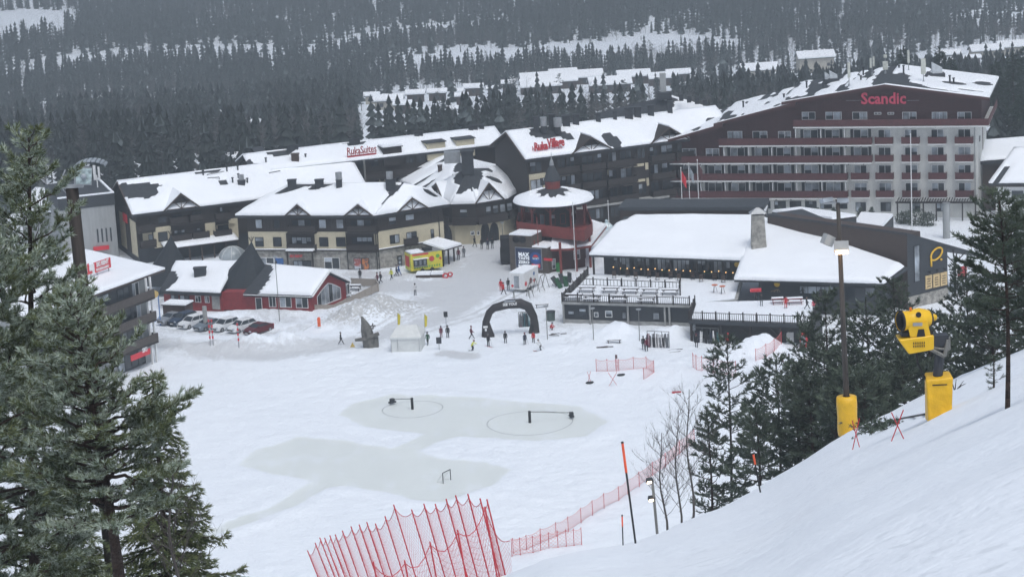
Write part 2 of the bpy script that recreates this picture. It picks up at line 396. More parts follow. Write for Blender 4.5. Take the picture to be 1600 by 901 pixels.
def birch_np(h,seed,n=16):
    q=np.random.default_rng(seed); V=[];F=[];m=[]
    def tri(a,b,c): i=len(V); V.extend([a,b,c]); F.append((i,i+1,i+2)); m.append(2)
    w_=.011*h
    for t in (0,1.57): tri((-w_*math.cos(t),-w_*math.sin(t),0),(w_*math.cos(t),w_*math.sin(t),0),(0,0,h))
    for k in range(n):
        z=h*(.3+.6*k/n); t=q.random()*6.3; L=h*(.1+.16*q.random())*(1.2-k/n*.7); up=.7+.6*q.random()
        a=np.array((0,0,z)); b=a+np.array((L*math.cos(t),L*math.sin(t),L*up)); ww=.0045*h
        tri(tuple(a-[ww,0,0]),tuple(a+[ww,0,ww]),tuple(b))
        c=a*.45+b*.55; d=c+np.array((L*.5*math.cos(t+.9),L*.5*math.sin(t+.9),L*.5)); tri(tuple(c-[ww,0,0]),tuple(c+[ww,0,ww]),tuple(d))
        d=c+np.array((L*.5*math.cos(t-.9),L*.5*math.sin(t-.9),L*.45)); tri(tuple(c-[ww,0,0]),tuple(c+[ww,0,ww]),tuple(d))
    return np.array(V,float),np.array(F),np.array(m)
def pine_np(h,seed,n=58):
    q=np.random.default_rng(seed); V=[];F=[];m=[]
    def tri(a,b,c,k): i=len(V); V.extend([tuple(a),tuple(b),tuple(c)]); F.append((i,i+1,i+2)); m.append(k)
    w_=.018*h
    for t in (0,2.1,4.2): tri((w_*math.cos(t),w_*math.sin(t),0),(w_*math.cos(t+2.1),w_*math.sin(t+2.1),0),(0,0,h*.95),2)
    for k in range(n):
        f=q.random(); z=h*(.38+.6*f); R=h*.17*math.sqrt(max(.08,1-(2*f-.75)**2*.8))*q.random()**.4; t=q.random()*6.3
        c=np.array((R*math.cos(t),R*math.sin(t),z)); s_=h*(.036+.024*q.random())
        pts=c+(q.random((4,3))-.5)*np.array((2.6,2.6,1.2))*s_
        kk=1 if q.random()<.12 else 0
        tri(pts[0],pts[1],pts[2],kk); tri(pts[0],pts[2],pts[3],kk); tri(pts[1],pts[3],pts[0],kk)
    return np.array(V,float),np.array(F),np.array(m)
VAR=[spruce_np(1,.17,s,6,6) for s in (1,2,3,4)]+[spruce_np(1,.12,s,7,5) for s in (5,6)]+[birch_np(1,s) for s in (7,8,9)]+[pine_np(1,s) for s in (10,11,12)]
# clearings as seen, mapped onto the ground they lie on
def npix(X,Y): 
    Z=terrain(X,Y,False); return projn(X,Y,Z)
CLEAR=[[(-60,20),(60,15),(132,22),(120,44),(20,56),(-60,56)],
 [(-60,-8),(60,-4),(66,8),(-60,14)]]
SPARSE=[([(590,112),(620,92),(720,78),(900,68),(1060,52),(1165,66),(1150,84),(1040,88),(960,98),(850,100),(700,110)],.022,'mix'),
 ([(560,150),(640,145),(780,138),(800,150),(790,200),(560,235)],.045,'mix'),
 ([(800,128),(1020,118),(1060,150),(1060,200),(900,200),(800,195)],.08,'birch'),
 ([(1060,120),(1240,90),(1360,90),(1340,130),(1160,160),(1060,170)],.30,'birch'),
 ([(1380,90),(1500,78),(1640,64),(1640,130),(1400,130)],.1,'mix'),
 ([(60,92),(170,82),(300,72),(480,68),(640,42),(800,28),(800,44),(640,66),(520,88),(430,104),(300,92),(160,104),(60,120)],.10,'mix'),
 ([(0,105),(70,92),(110,100),(60,122),(0,135)],.25,'mix'),
 ([(-40,50),(120,42),(110,60),(-40,72)],.12,'birch'),
 ([(1000,30),(1090,22),(1100,36),(1010,46)],.2,'mix'),
 ([(1480,24),(1640,8),(1640,34),(1500,44)],.10,'mix'),
 ([(575,4),(620,0),(618,10),(585,12)],.0,'mix'),
 ([(330,182),(420,178),(415,215),(340,215)],.3,'mix'),
 ([(40,215),(110,205),(120,245),(50,260)],.3,'mix')]
FP=[]
def scatter(y0,y1,cell,hm):
    x1=y1*.27; nx=int(2*x1/cell); ny=int((y1-y0)/cell)
    gx,gy=np.meshgrid(np.arange(nx),np.arange(ny)); 
    X=(gx+rng.random(gx.shape))*cell-x1; Y=y0+(gy+rng.random(gx.shape))*cell
    X=X.ravel();Y=Y.ravel(); k=abs(X)<Y*.265; X=X[k];Y=Y[k]
    px,py=npix(X,Y); keep=np.ones(X.shape,bool); typ=np.zeros(X.shape,int)
    nz=fbm(X,Y,70,50,3); r=rng.random(X.shape)
    dens=np.clip(1.0+(nz-.5)*.7,0,1)
    n2=fbm(X,Y,110,60,2); birchy=n2>.6
    for pl,d,kd in SPARSE:
        i=inpoly(px+(fbm(X,Y,18,71,2)-.5)*34,py+(fbm(X,Y,14,72,2)-.5)*12,pl); dens=np.where(i,d*1.25,dens)
        if kd=='birch': birchy=birchy|i
    for pl in CLEAR: dens=np.where(inpoly(px,py,pl),0,dens)
    keep=r<dens
    t=rng.random(X.shape); typ=np.where(t<.42,0,np.where(t<.62,1,np.where(t<.78,2,3)))
    typ=np.where(birchy&(rng.random(X.shape)<.55),2,typ)
    for x,y,tt,dd in zip(X[keep],Y[keep],typ[keep],dens[keep]):
        hh=hm*(.6+.6*rng.random())*(.55 if dd<.05 else 1)*(1.0+.25*(tt==0))
        FP.append((x,y,tt,hh))
scatter(424,495,4.4,8.4); scatter(495,800,3.8,7.4); scatter(800,1150,4.2,7.0); scatter(1150,1680,4.4,8.0)
FP=np.array(FP)
pz=terrain(FP[:,0],FP[:,1],False)
FPZ=pz
def vidx(t,r): return [int(r*4),4+int(r*2),6+int(r*3),9+int(r*3)][int(t)]
order=np.argsort(FP[:,1])
EXCL=[]  # filled by far houses (x,y,r)
FARH=[ # px,py, width m, depth m, height, kind, label
]
# ------------------------------------------------ building kit
class Fac:
    """vertical wall plane through ground points A (left) and B (right); outward normal faces the slope"""
    def __init__(s,A,B,flip=False):
        s.A=Vector((A[0],A[1],0)); s.B=Vector((B[0],B[1],0)); s.L=(s.B-s.A).length; s.d=(s.B-s.A).normalized()
        s.n=Vector((s.d.y,-s.d.x,0))*(-1 if flip else 1)
    def sz(s,px,py,off=0.):
        d=ray(px,py); o=Vector((0,0,CH)); q=s.A+s.n*off
        t=(q-o).dot(s.n)/d.dot(s.n); p=o+d*t; return (p-q).dot(s.d),p.z
    def pt(s,a,z,off=0.): 
        p=s.A+s.d*a+s.n*off; return Vector((p.x,p.y,z))
    def box(s,mb,s0,s1,z0,z1,o0,o1,mi=None):
        a,b=min(o0,o1),max(o0,o1)
        return mb.hexa([s.pt(s0,z0,b),s.pt(s1,z0,b),s.pt(s1,z0,a),s.pt(s0,z0,a),s.pt(s0,z1,b),s.pt(s1,z1,b),s.pt(s1,z1,a),s.pt(s0,z1,a)],mi)
    def rect(s,x0,y0,x1,y1,off=0.):
        xm,ym=(x0+x1)/2,(y0+y1)/2
        a,_=s.sz(x0,ym,off); b,_=s.sz(x1,ym,off); _,t=s.sz(xm,y0,off); _,u=s.sz(xm,y1,off)
        return a,b,u,t
    def poly(s,mb,pts,o0,o1,mi=None):  # pts (s,z) counter-clockwise as seen
        n=len(pts); f=[s.pt(a,z,o1) for a,z in pts]; b=[s.pt(a,z,o0) for a,z in pts]
        return mb.add(f+b,[tuple(range(n)),tuple(range(2*n-1,n-1,-1))]+[(i,i+n,(i+1)%n+n,(i+1)%n) for i in range(n)],mi)
_wr=random.Random(3)
def win(root,f,s0,s1,z0,z1,n=2,frame='white',off=0.,curt=.45,th=.09,name='window'):
    m=MB(); w_=.07
    f.box(m,s0,s1,z0,z0+w_,off+.003,off+th); f.box(m,s0,s1,z1-w_,z1,off+.003,off+th)
    for k in range(n+1):
        c=s0+(s1-s0)*k/n; a=c-w_/2 if 0<k<n else (c if k==0 else c-w_)
        f.box(m,a,a+w_,z0+w_,z1-w_,off+.003,off+th-.004)
    fr=m.build(name,frame,root)
    g=MB()
    for k in range(n):
        a=s0+(s1-s0)*k/n+w_/2; b=s0+(s1-s0)*(k+1)/n-w_/2
        if _wr.random()<curt:
            h=z0+(z1-z0)*_wr.choice([.0,.0,.35,.5,.6]); 
            f.box(g,a,b,h+.02,z1-w_/2,off+.004,off+.03,1)
            if h>z0: f.box(g,a,b,z0+.02,h,off+.004,off+.03,0)
        else: f.box(g,a,b,z0+w_/2,z1-w_/2,off+.004,off+.03,0)
    g.build('pane',['glass','curtain_and_lit'],fr)
    return fr
def winp(root,f,x0,y0,x1,y1,**k):
    off=k.get('off',0.); a,b,c,d=f.rect(x0,y0,x1,y1,off); return win(root,f,a,b,c,d,**k)
def text(root,s,f,px,py,wpx,off,mt,depth=.12,name='lettering',bold=.0,asp=1.,sk=0,squash=None,up=None):
    """lettering on plane f centred on picture point, wpx wide"""
    c=bpy.data.curves.new(name,'FONT'); c.body=s; c.align_x='CENTER'; c.align_y='CENTER'; c.extrude=.5; c.offset=bold; c.resolution_u=2; c.shear=sk; c.space_line=.85
    o=bpy.data.objects.new(name,c); me=bpy.data.meshes.new_from_object(o); bpy.data.objects.remove(o); bpy.data.curves.remove(c)
    if not len(me.vertices): return None
    me.name=name
    V=np.zeros(len(me.vertices)*3); me.vertices.foreach_get('co',V); V=V.reshape(-1,3)
    w0=np.ptp(V[:,0]); a,_=f.sz(px-wpx/2,py,off); b,_=f.sz(px+wpx/2,py,off); k=(b-a)/w0; sc,zc=f.sz(px,py,off)
    cx=(V[:,0].max()+V[:,0].min())/2; cy=(V[:,1].max()+V[:,1].min())/2
    org=ORG[root.name]; U=np.array(f.d); Nn=np.array(f.n); C=np.array(f.pt(sc,zc,off))-np.array(org); Zv=np.array((0,0,1.))
    W=C+np.outer((V[:,0]-cx)*k,U)+np.outer((V[:,1]-cy)*k*asp,Zv)+np.outer((V[:,2]+.5)*depth,Nn)
    me.vertices.foreach_set('co',W.ravel()); me.materials.clear(); me.materials.append(MT[mt] if isinstance(mt,str) else mt); me.update()
    o=bpy.data.objects.new(name,me); COL.objects.link(o); o.parent=root; ORG[o.name]=org; return o
def snowq(root,A,B,C,D,th=.38,holes=(),nz=0.,res=.7,seed=1,name='roof_snow',up=.02,streak=0.,edge=.35,lip=0.):
    """blanket of snow on the roof quad A,B (eave) C,D (ridge). holes: (u,v,ru,rv) melted patches"""
    A,B,C,D=[np.array(p,float) for p in (A,B,C,D)]
    nu=max(3,int(max(np.linalg.norm(B-A),np.linalg.norm(C-D))/res)); nv=max(3,int(max(np.linalg.norm(D-A),np.linalg.norm(C-B))/res))
    u=np.linspace(0,1,nu+1); v=np.linspace(0,1,nv+1); u=np.r_[0,u,1]; v=np.r_[0,v,1]
    U,Vv=np.meshgrid(u,v); 
    p=(A[None,None]*((1-U)*(1-Vv))[...,None]+B*(U*(1-Vv))[...,None]+C*(U*Vv)[...,None]+D*((1-U)*Vv)[...,None])
    Lu=np.linalg.norm(B-A)*(1-Vv)+np.linalg.norm(C-D)*Vv; Lv=np.linalg.norm(D-A)*(1-U)+np.linalg.norm(C-B)*U
    du=np.minimum(U,1-U)*Lu; dv=np.minimum(Vv,1-Vv)*Lv; de=np.minimum(du,dv)
    t=th*(.55+.45*np.clip(de/edge,0,1))
    t=t*(1+.35*(fbm(p[...,0],p[...,1]*1.5+p[...,2],3.2,seed)-.5))
    N=fbm(p[...,0],p[...,1]+p[...,2],2.0,seed+9,3)-.5
    if streak:
        S=fbm(U*Lu*1.,Vv*Lv*.22,1.6,seed+5,3); t=np.where(S+.0>streak,t*np.clip((S-streak)*14,0,1),0)
    if nz: 
        q=fbm(p[...,0],p[...,1]+p[...,2],4,seed+20,3); t=np.where(q>nz,t*np.clip((q-nz)*12,0,1),0)
    for hu,hv,ru,rv in holes:
        q=((U-hu)*Lu/ru)**2+((Vv-hv)*Lv/rv)**2+N*1.0
        t=np.where(q<1,0,t*np.clip((q-1)*2.5+.25,0,1))
    if lip: t=np.where(Vv*Lv<lip,np.maximum(t,th*.6),t)
    t[0,:]=t[-1,:]=0; t[:,0]=t[:,-1]=0
    z=p.copy(); z[...,2]+=t+up*(t>0)-.04*(t<=0)
    ny,nx=t.shape; i=(np.arange(ny-1)[:,None]*nx+np.arange(nx-1)[None,:]).ravel(); F=np.stack([i,i+1,i+nx+1,i+nx],1)
    keep=(t.ravel()[F]>0).any(1); F=F[keep]
    if not len(F): return
    org=np.array(ORG[root.name]); me=npmesh(name,z.reshape(-1,3)-org,F,['roofsnow'],smooth=True)
    o=bpy.data.objects.new(name,me); COL.objects.link(o); o.parent=root; ORG[o.name]=Vector(org); return o
def bslab(m,A,B,C,D,th,n=8):
    A,B,C,D=map(Vector,(A,B,C,D)); T=[[A.lerp(B,i/n).lerp(D.lerp(C,i/n),j/n) for i in range(n+1)] for j in range(n+1)]; V=[];F=[]; N=(n+1)**2
    for z in (0,th): V+=[p-Vector((0,0,z)) for r in T for p in r]
    for j in range(n):
        for i in range(n):
            a=j*(n+1)+i; F+=[(a,a+1,a+n+2,a+n+1),(a+N,a+n+1+N,a+n+2+N,a+1+N)]
    e=[i for i in range(n+1)]+[j*(n+1)+n for j in range(1,n+1)]+[n*(n+1)+i for i in range(n-1,-1,-1)]+[j*(n+1) for j in range(n-1,0,-1)]
    for a,b in zip(e,e[1:]+e[:1]): F.append((a,a+N,b+N,b))
    m.add(V,F)
def roofpl(root,A,B,C,D,th=.25,mt='roofdark',name='roof',**k):
    m=MB(); bslab(m,A,B,C,D,th); r=m.build(name,mt,root)
    snowq(root,A,B,C,D,**k); return r
def gable(root,f,sc,hw,ph,ez,o=.9,slope=.4,snow=True,back=0.,dark='wood',snowth=.22,bare=0):
    """cross gable with exposed timber truss rising from the eave"""
    L=ph/slope-o+back
    a=f.pt(sc-hw,ez,o); b=f.pt(sc+hw,ez,o); t=f.pt(sc,ez+ph,o); k=f.pt(sc,ez+ph,-L)
    m=MB(); m.slab([a,t,k],.18); m.slab([t,b,k],.18); 
    f.poly(m,[(sc-hw*.93,ez-.25),(sc+hw*.93,ez-.25),(sc,ez+ph*.93-.1)],-.1,.02); g=m.build('gable',['wood'],root)
    q=MB()
    for s_ in (-1,1): 
        q.path([f.pt(sc+s_*hw,ez-.12,o+.03),f.pt(sc,ez+ph-.1,o+.03)],.13,4)
        q.path([f.pt(sc,ez+.05,o-.12),f.pt(sc+s_*hw*.42,ez+ph*.5,o-.12)],.07,4)
    q.path([f.pt(sc-hw*.8,ez+.02,o-.12),f.pt(sc+hw*.8,ez+.02,o-.12)],.1,4); q.path([f.pt(sc,ez,o-.12),f.pt(sc,ez+ph-.2,o-.12)],.08,4)
    q.build('truss','brown',g)
    if snow:
        s_=MB(); u=Vector((0,0,snowth)); uu=Vector((0,0,.02))
        for e,sg in ((a,-1),(b,1)):
            if sg==bare: continue
            e2=f.pt(sc+sg*hw*.97,ez+ph*.03,o-.05); t2=f.pt(sc,ez+ph,o-.05)
            s_.add([e2+uu,t2+uu,k+uu,e2+u*.6,t2+u,k+u],[(0,1,4,3),(1,2,5,4),(2,0,3,5),(3,4,5),(2,1,0)])
        s_.build('gable_snow','roofsnow',g)
    return g
def railing(root,f,s0,s1,z,h=1.05,off=1.4,depth=1.4,mt='wood',solid=True,slabm='wood',name='balcony',ends=True,slabth=.2,step=.0):
    m=MB(); f.box(m,s0,s1,z-slabth,z,0.0,off,1)
    if solid:
        f.box(m,s0,s1,z+.12,z+h,off-.09,off+.02,0)
        if ends:
            f.box(m,s0,s0+.08,z+.12,z+h,off-depth+.02,off-.1,0); f.box(m,s1-.08,s1,z+.12,z+h,off-depth+.02,off-.1,0)
        f.box(m,s0-.03,s1+.03,z+h,z+h+.07,off-.13,off+.06,0)
    return m.build(name,[mt,slabm],root)
def chimney(root,p,w_=.9,d_=.9,h=1.2,cap=True,mt='roofdark',name='chimney',hood=None):
    m=MB(); m.box(p+Vector((0,0,h/2-.3)),(w_,d_,h+.6)); 
    if cap: m.box(p+Vector((0,0,h+.05)),(w_*1.15,d_*1.15,.12))
    c=m.build(name,mt,root)
    if hood: q=MB(); q.tube(p+Vector((0,0,h+.1)),p+Vector((0,0,h+.9)),.35,.42,10); q.build('vent_hood',hood,c)
    return c
def snowcap(root,pts,th=.2,name='snow_cap'):
    m=MB(); c=sum((Vector(p) for p in pts),Vector())/len(pts)
    n=len(pts); b=[Vector(p) for p in pts]; t=[c+(p-c)*.97+Vector((0,0,th)) for p in b]
    m.add(b+t,[tuple(range(n-1,-1,-1)),tuple(range(n,2*n))]+[(i,(i+1)%n,(i+1)%n+n,i+n) for i in range(n)])
    return m.build(name,'roofsnow',root)
# ------------------------------------------------ the long red and white hotel
def Z6(X,Y): return 1030+X/2.807,60+Y/2.807
def build_hotel():
    A=P(1039,311,3.3); B=P(1522,311,3.3); f=Fac(A,B); f2=f
    root=thing('hotel','large stepped hotel with white walls, dark red balconies and red lettering under its broad gable','hotel',(f.A+f.B)/2)
    D=17.; W=-1.5    # wall plane behind balcony fronts
    def S(px,py,off=0): return f.sz(px,py,off)[0]
    def Zz(px,py,off=0): return f.sz(px,py,off)[1]
    zb=[Zz(1250,310),Zz(1250,282.5),Zz(1250,255),Zz(1250,227.5),Zz(1250,199)]  # balcony slab levels
    print('hotel levels',zb, f.L)
    sL=S(1052,300); sR=S(1529,300,W); s1=S(1126,240); s2=S(1239,215)
    zr=[lambda a:0]
    # roof profile points on the front edge plane (overhang 1.0)
    O=.9
    ap=f.sz(1382,132.5,O); er=f.sz(1546,153,O); el=f.sz(1221,160,O); r2a=f.sz(1243,160,O); r2b=f.sz(1115,193.5,O); r3a=f.sz(1129,194,O); r3b=f.sz(1035,221,O)
    lerp=lambda p,q,a: p[1]+(q[1]-p[1])*(a-p[0])/(q[0]-p[0])
    wl=MB(); f.box(wl,sL,sR,-1,zb[2],W-D,W); f.box(wl,s1+.1,sR,zb[2],zb[3],W-D,W); f.box(wl,s2+.1,sR,zb[3],zb[4],W-D,W)
    wl.build('wall','whitewall',root)
    c=MB(); wo=W+.08
    f.poly(c,[(sL-.3,zb[2]+.01),(s1,zb[2]+.01),(s1,lerp(r3b,r3a,s1)-.35),(sL-.3,lerp(r3b,r3a,sL-.3)-.35)],W-D,wo)
    f.poly(c,[(s1,zb[3]+.01),(s2,zb[3]+.01),(s2,lerp(r2b,r2a,s2)-.35),(s1,lerp(r2b,r2a,s1)-.35)],W-D+.01,wo+.01)
    f.poly(c,[(s2,zb[4]+.01),(sR+.6,zb[4]+.01),(sR+.6,lerp(ap,er,sR+.6)-.35),(ap[0],ap[1]-.35),(s2,lerp(el,ap,s2)-.35)],W-D+.02,wo+.02)
    # vertical battens of the cladding
    for k in range(40):
        a=sL+1+k*1.25
        if a<sR: 
            zt=(lerp(r3b,r3a,a) if a<s1 else lerp(r2b,r2a,a) if a<s2 else (lerp(el,ap,a) if a<ap[0] else lerp(ap,er,a)))-.5
            z0=zb[2] if a<s1 else zb[3] if a<s2 else zb[4]
            f.box(c,a,a+.07,z0+.3,zt,wo+.02,wo+.06)
    c.build('cladding','redwood',root)
    # roofs
    bk=-(D+2.5)
    def pl(p,q,seed,**k):
        A_=f.pt(p[0],p[1],O);B_=f.pt(q[0],q[1],O);C_=f.pt(q[0],q[1],bk);D_=f.pt(p[0],p[1],bk)
        roofpl(root,A_,B_,C_,D_,th=.35,seed=seed,th_=0) if False else None
        m=MB(); m.slab([A_,B_,C_,D_],.35); m.build('roof','roofdark',root)
        snowq(root,A_,B_,C_,D_,seed=seed,lip=.7,**k)
        e=MB(); f.poly(e,[(p[0],p[1]-.4),(q[0],q[1]-.4),(q[0],q[1]+.05),(p[0],p[1]+.05)],O+.004,O+.07); e.build('fascia','redwood',root)
    pl(ap,er,3,th=.3,holes=[(.08,.3,2.2,7),(.25,.12,2.5,2.5),(.5,.05,4,1.4),(.62,.45,2.2,2.0),(.8,.2,3.0,1.2),(.88,.6,1.6,2.6),(.33,.75,.5,5)],res=.45)
    pl(el,ap,4,th=.18,streak=.43,res=.4,holes=[(.95,.5,2.,12)])
    pl(r2b,r2a,5,th=.16,streak=.40,res=.4); pl(r3b,r3a,6,th=.16,streak=.42,res=.4)
    # white edge strip along the front
    # long balconies
    def bal(x0,x1,z,name='long_balcony'):
        a=S(x0,300);b=S(x1,300); m=MB()
        f.box(m,a,b,z-.16,z+.02,W,0,1); f.box(m,a,b,z+.1,z+1.12,-.1,.0,0); f.box(m,a-.05,b+.05,z+1.12,z+1.2,-.14,.05,0)
        f.box(m,a,a+.08,z+.1,z+1.1,W,-.11,0); f.box(m,b-.08,b,z+.1,z+1.1,W,-.11,0)
        k=a+1.2
        while k<b: f.box(m,k,k+.12,z-.34,z-.16,W,-.05,2); k+=2.4
        return m.build(name,['rail','white','wood'],root)
    bal(1040,1324,zb[0]); bal(1040,1324,zb[1]); bal(1038,1363,zb[2]); bal(1125.5,1363,zb[3])
    # top balcony wraps round the corner
    a=S(1239,195); b=S(1545,195); z=zb[4]; m=MB()
    f.box(m,a,b,z-.16,z+.02,W-.2,0,1); f.box(m,a,b,z+.1,z+1.15,-.1,0,0); f.box(m,b-.1,b,z+.1,z+1.15,W-D,-.11,0); f.box(m,sR+.02,b-.1,z-.16,z+.02,W-D,W-.2,1)
    m.build('long_balcony',['rail','white'],root)
    # small balconies
    rows=[(zb[0]+.05,[1342.6,1381,1422.5,1464,1506]),(zb[1]+.05,[1342.6,1381,1422.5,1464,1506]),(zb[2]+.05,[1381,1422.5,1464,1506]),(zb[3]+.05,[1381,1422.5,1464,1506])]
    for z,xs_ in rows:
        for x in xs_:
            c=S(x,260); m=MB(); h=1.42
            f.box(m,c-h,c+h,z-.12,z+.02,W,-.35,1); f.box(m,c-h,c+h,z+.06,z+1.05,-.45,-.35,0); f.box(m,c-h-.04,c+h+.04,z+1.05,z+1.12,-.5,-.31,0)
            f.box(m,c-h,c-h+.08,z+.06,z+1.04,W,-.46,0); f.box(m,c+h-.08,c+h,z+.06,z+1.04,W,-.46,0)
            m.build('balcony',['rail','white'],root)
            win(root,f,c-1.,c+1.,z+.25,z+2.2,2,'white',W,.5)
    # windows behind long balconies: x in picture, level
    cols=[1078,1116.6,1153,1191,1225,1268,1301.5,1346]
    for li,z in enumerate(zb[:4]):
        for ci,x in enumerate(cols):
            if li<2 and ci>6: continue
            if li==2 and ci<1: continue
            if li==3 and ci<2: continue
            if li==3 and ci<5: continue
            if li==2 and ci<2: continue
            c=S(x,260,W)
            fr=win(root,f,c-1.15,c+1.15,z+.15,z+2.3,2,'white',W,.45)
            [(lambda sh:(f.box(sh,c+a_,c+a_+.47,z+.1,z+2.35,W+.004,W+.06),sh.build('shutter','darkgrey',fr)))(MB()) for a_ in (-1.65,1.18)]
        # partitions
        k=S(1068,260)
        for x in [1096,1134,1172,1208,1246,1285,1322]:
            if li==2 and x<1125: continue
            if li==3 and x<1240: continue
            c=S(x,260,W); m=MB(); f.box(m,c-.06,c+.06,z+.02,z+2.55,W+.01,-.3); m.build('balcony_partition','white',root)
    for x0,x1 in [(1066,1088),(1103,1124)]: winp(root,f,x0,232,x1,246,n=2,off=wo,curt=.8)
    for x0,x1 in [(1137,1160),(1176,1199),(1216,1236)]: winp(root,f,x0,205,x1,218,n=2,off=wo+.01,curt=.8)
    for x0,x1 in [(1253,1274),(1290,1315),(1332,1355),(1410,1432),(1456,1480),(1496,1518)]: winp(root,f,x0,175,x1,187,n=2,off=wo+.02,curt=.7)
    for x0,x1 in [(1366,1377),(1387,1397)]: winp(root,f,x0,175.5,x1,179,n=2,off=wo+.02,curt=.2)
    # ground floor glazing and pergola
    for x in [1345,1384,1430,1470]: winp(root,f,x-8,316,x+8,330,n=2,off=W,curt=.4,name='entrance_glazing',frame='darkgrey')
    for x in range(1075,1320,24): winp(root,f,x-9,314,x+9,326,n=3,off=W,curt=.2,name='restaurant_window',frame='black')
    m=MB(); z=2.9; a=S(1402,325,1.5); b=S(1524,325,1.5)
    for k in range(7):
        c=a+(b-a)*k/6; f.box(m,c-.1,c+.1,-.3,z,1.2,1.4)
    f.box(m,a-.3,b+.3,z,z+.25,1.15,1.45)
    for k in range(30): c=a+(b-a)*k/29; f.box(m,c-.05,c+.05,z+.25,z+.4,W+.02,2.)
    m.build('pergola','wood',root)
    # side wall details
    fs=Fac(f.pt(sR,0,W),f.pt(sR,0,W-D))
    for s_,z,w_ in ((2.2,zb[3]-.2,1.2),(13.5,zb[3]+1.2,1.3),(14,zb[4]-1.5,1.3)):
        win(root,fs,s_,s_+w_,z,z+.8,1,'wood',0.,.2)
    m=MB(); fs.box(m,8.6,9.6,5.5,zb[4]-.3,.004,.05); m.build('stair_strip','redwood',root)
    m=MB(); m.tube(f.pt(sR-.5,0,W+.12),f.pt(sR-.5,zb[4]-.2,W+.12),.07,n=6); m.build('downpipe','metal',root)
    # lettering
    text(root,'Scandic',f,1380.5,153.5,70,wo+.1,simple('hotel_letter_red',(.55,.05,.1),.5,emit=(.6,.06,.12),estr=.12),.25,name='hotel_lettering',bold=.022,asp=1.05)
    m=MB()
    for x0,x1 in ((1322,1345),(1417,1436)):
        a,b,c_,d_=f.rect(x0,156.5,x1,157.4,wo+.05); f.box(m,a,b,c_,c_+.05,wo+.03,wo+.07)
    m.build('lettering_rail','metal',root)
    # roof gear
    def onroof(px,py,o=-8.):  # point over the roof plane at depth o
        a,z=f.sz(px,py,o); return f.pt(a,z,o),a
    def roofz(a): return lerp(el,ap,a) if a<ap[0] else lerp(ap,er,a)
    for px,yt,yb,kind,off in [(1326,97,127,'panel',-4),(1362,74,112,'whip',-13),(1383,86,115,'panel2',-12),(1419,70,102,'whip2',-14),(1442.5,91,130,'big',-5)]:
        a,zt=f.sz(px,yt,off); z0=roofz(a)-.1; m=MB(); q=MB(); p=f.pt(a,z0,off); t=f.pt(a,zt,off)
        m.tube(p,t,.07,.05,6); m.tube(p,p+Vector((0,0,.5)),.22,.16,8)
        hgt=(zt-z0)
        if kind in('panel','big'): q.box(p+Vector((0,0,hgt*.68)),(.42 if kind=='panel' else .75,.3,hgt*.6)); 
        elif kind=='whip': q.box(p+Vector((-.22,0,hgt*.45)),(.3,.22,hgt*.34)); q.box(p+Vector((.26,0,hgt*.5)),(.3,.22,hgt*.34)); m.box(t,(.9,.05,.05))
        elif kind=='panel2': q.box(p+Vector((0,0,hgt*.45)),(.8,.45,hgt*.42)); q.tube(p+Vector((0,0,hgt*.86)),p+Vector((0,0,hgt)),.3,n=8)
        else: q.tube(p+Vector((0,0,hgt*.35)),p+Vector((0,0,hgt*.8)),.2,n=8)
        r=m.build('antenna_mast','metal',root); q.build('antenna_panel',simple('antenna_cream',(.55,.56,.5)),r)
    for px,py,w_,h_ in [(1464,118,1.6,2.3),(1302,117,1.2,1.8),(1294,117,1.1,1.7)]:
        off=-12. ; a,_=f.sz(px,py,off); p=f.pt(a,roofz(a),off); m=MB(); m.box(p+Vector((0,0,.3)),(w_*1.5,1.6,.9)); r=m.build('roof_fan','darkgrey',root)
        q=MB(); q.hexa([p+Vector(v) for v in ((-w_/2,-.5,.7),(w_/2,-.5,.7),(w_/2,.5,.7),(-w_/2,.5,.7),(-w_/2,-.5,h_*1.1),(w_/2,-.5,h_*.7),(w_/2,.5,h_*.7),(-w_/2,.5,h_*1.1))]); q.build('fan_hood',simple('pale_grey_metal',(.5,.53,.55)),r)
    for px,off in [(1286,-6),(1345,-8),(1349,-14),(1405,-15),(1412,-12),(1484,-9),(1490,-9),(1260,-10),(1224,-8),(1160,-9)]:
        a,_=f.sz(px,120,off); z=roofz(a) if a>s2 else (lerp(r2b,r2a,a) if a>s1 else lerp(r3b,r3a,a)); p=f.pt(a,z,off); m=MB(); h=random.uniform(.6,1.7); m.tube(p-Vector((0,0,.2)),p+Vector((0,0,h)),.14,n=6); m.tube(p+Vector((0,0,h)),p+Vector((0,0,h+.15)),.22,n=6); m.build('vent_pipe','roofdark',root)
    return f
HOT=build_hotel()
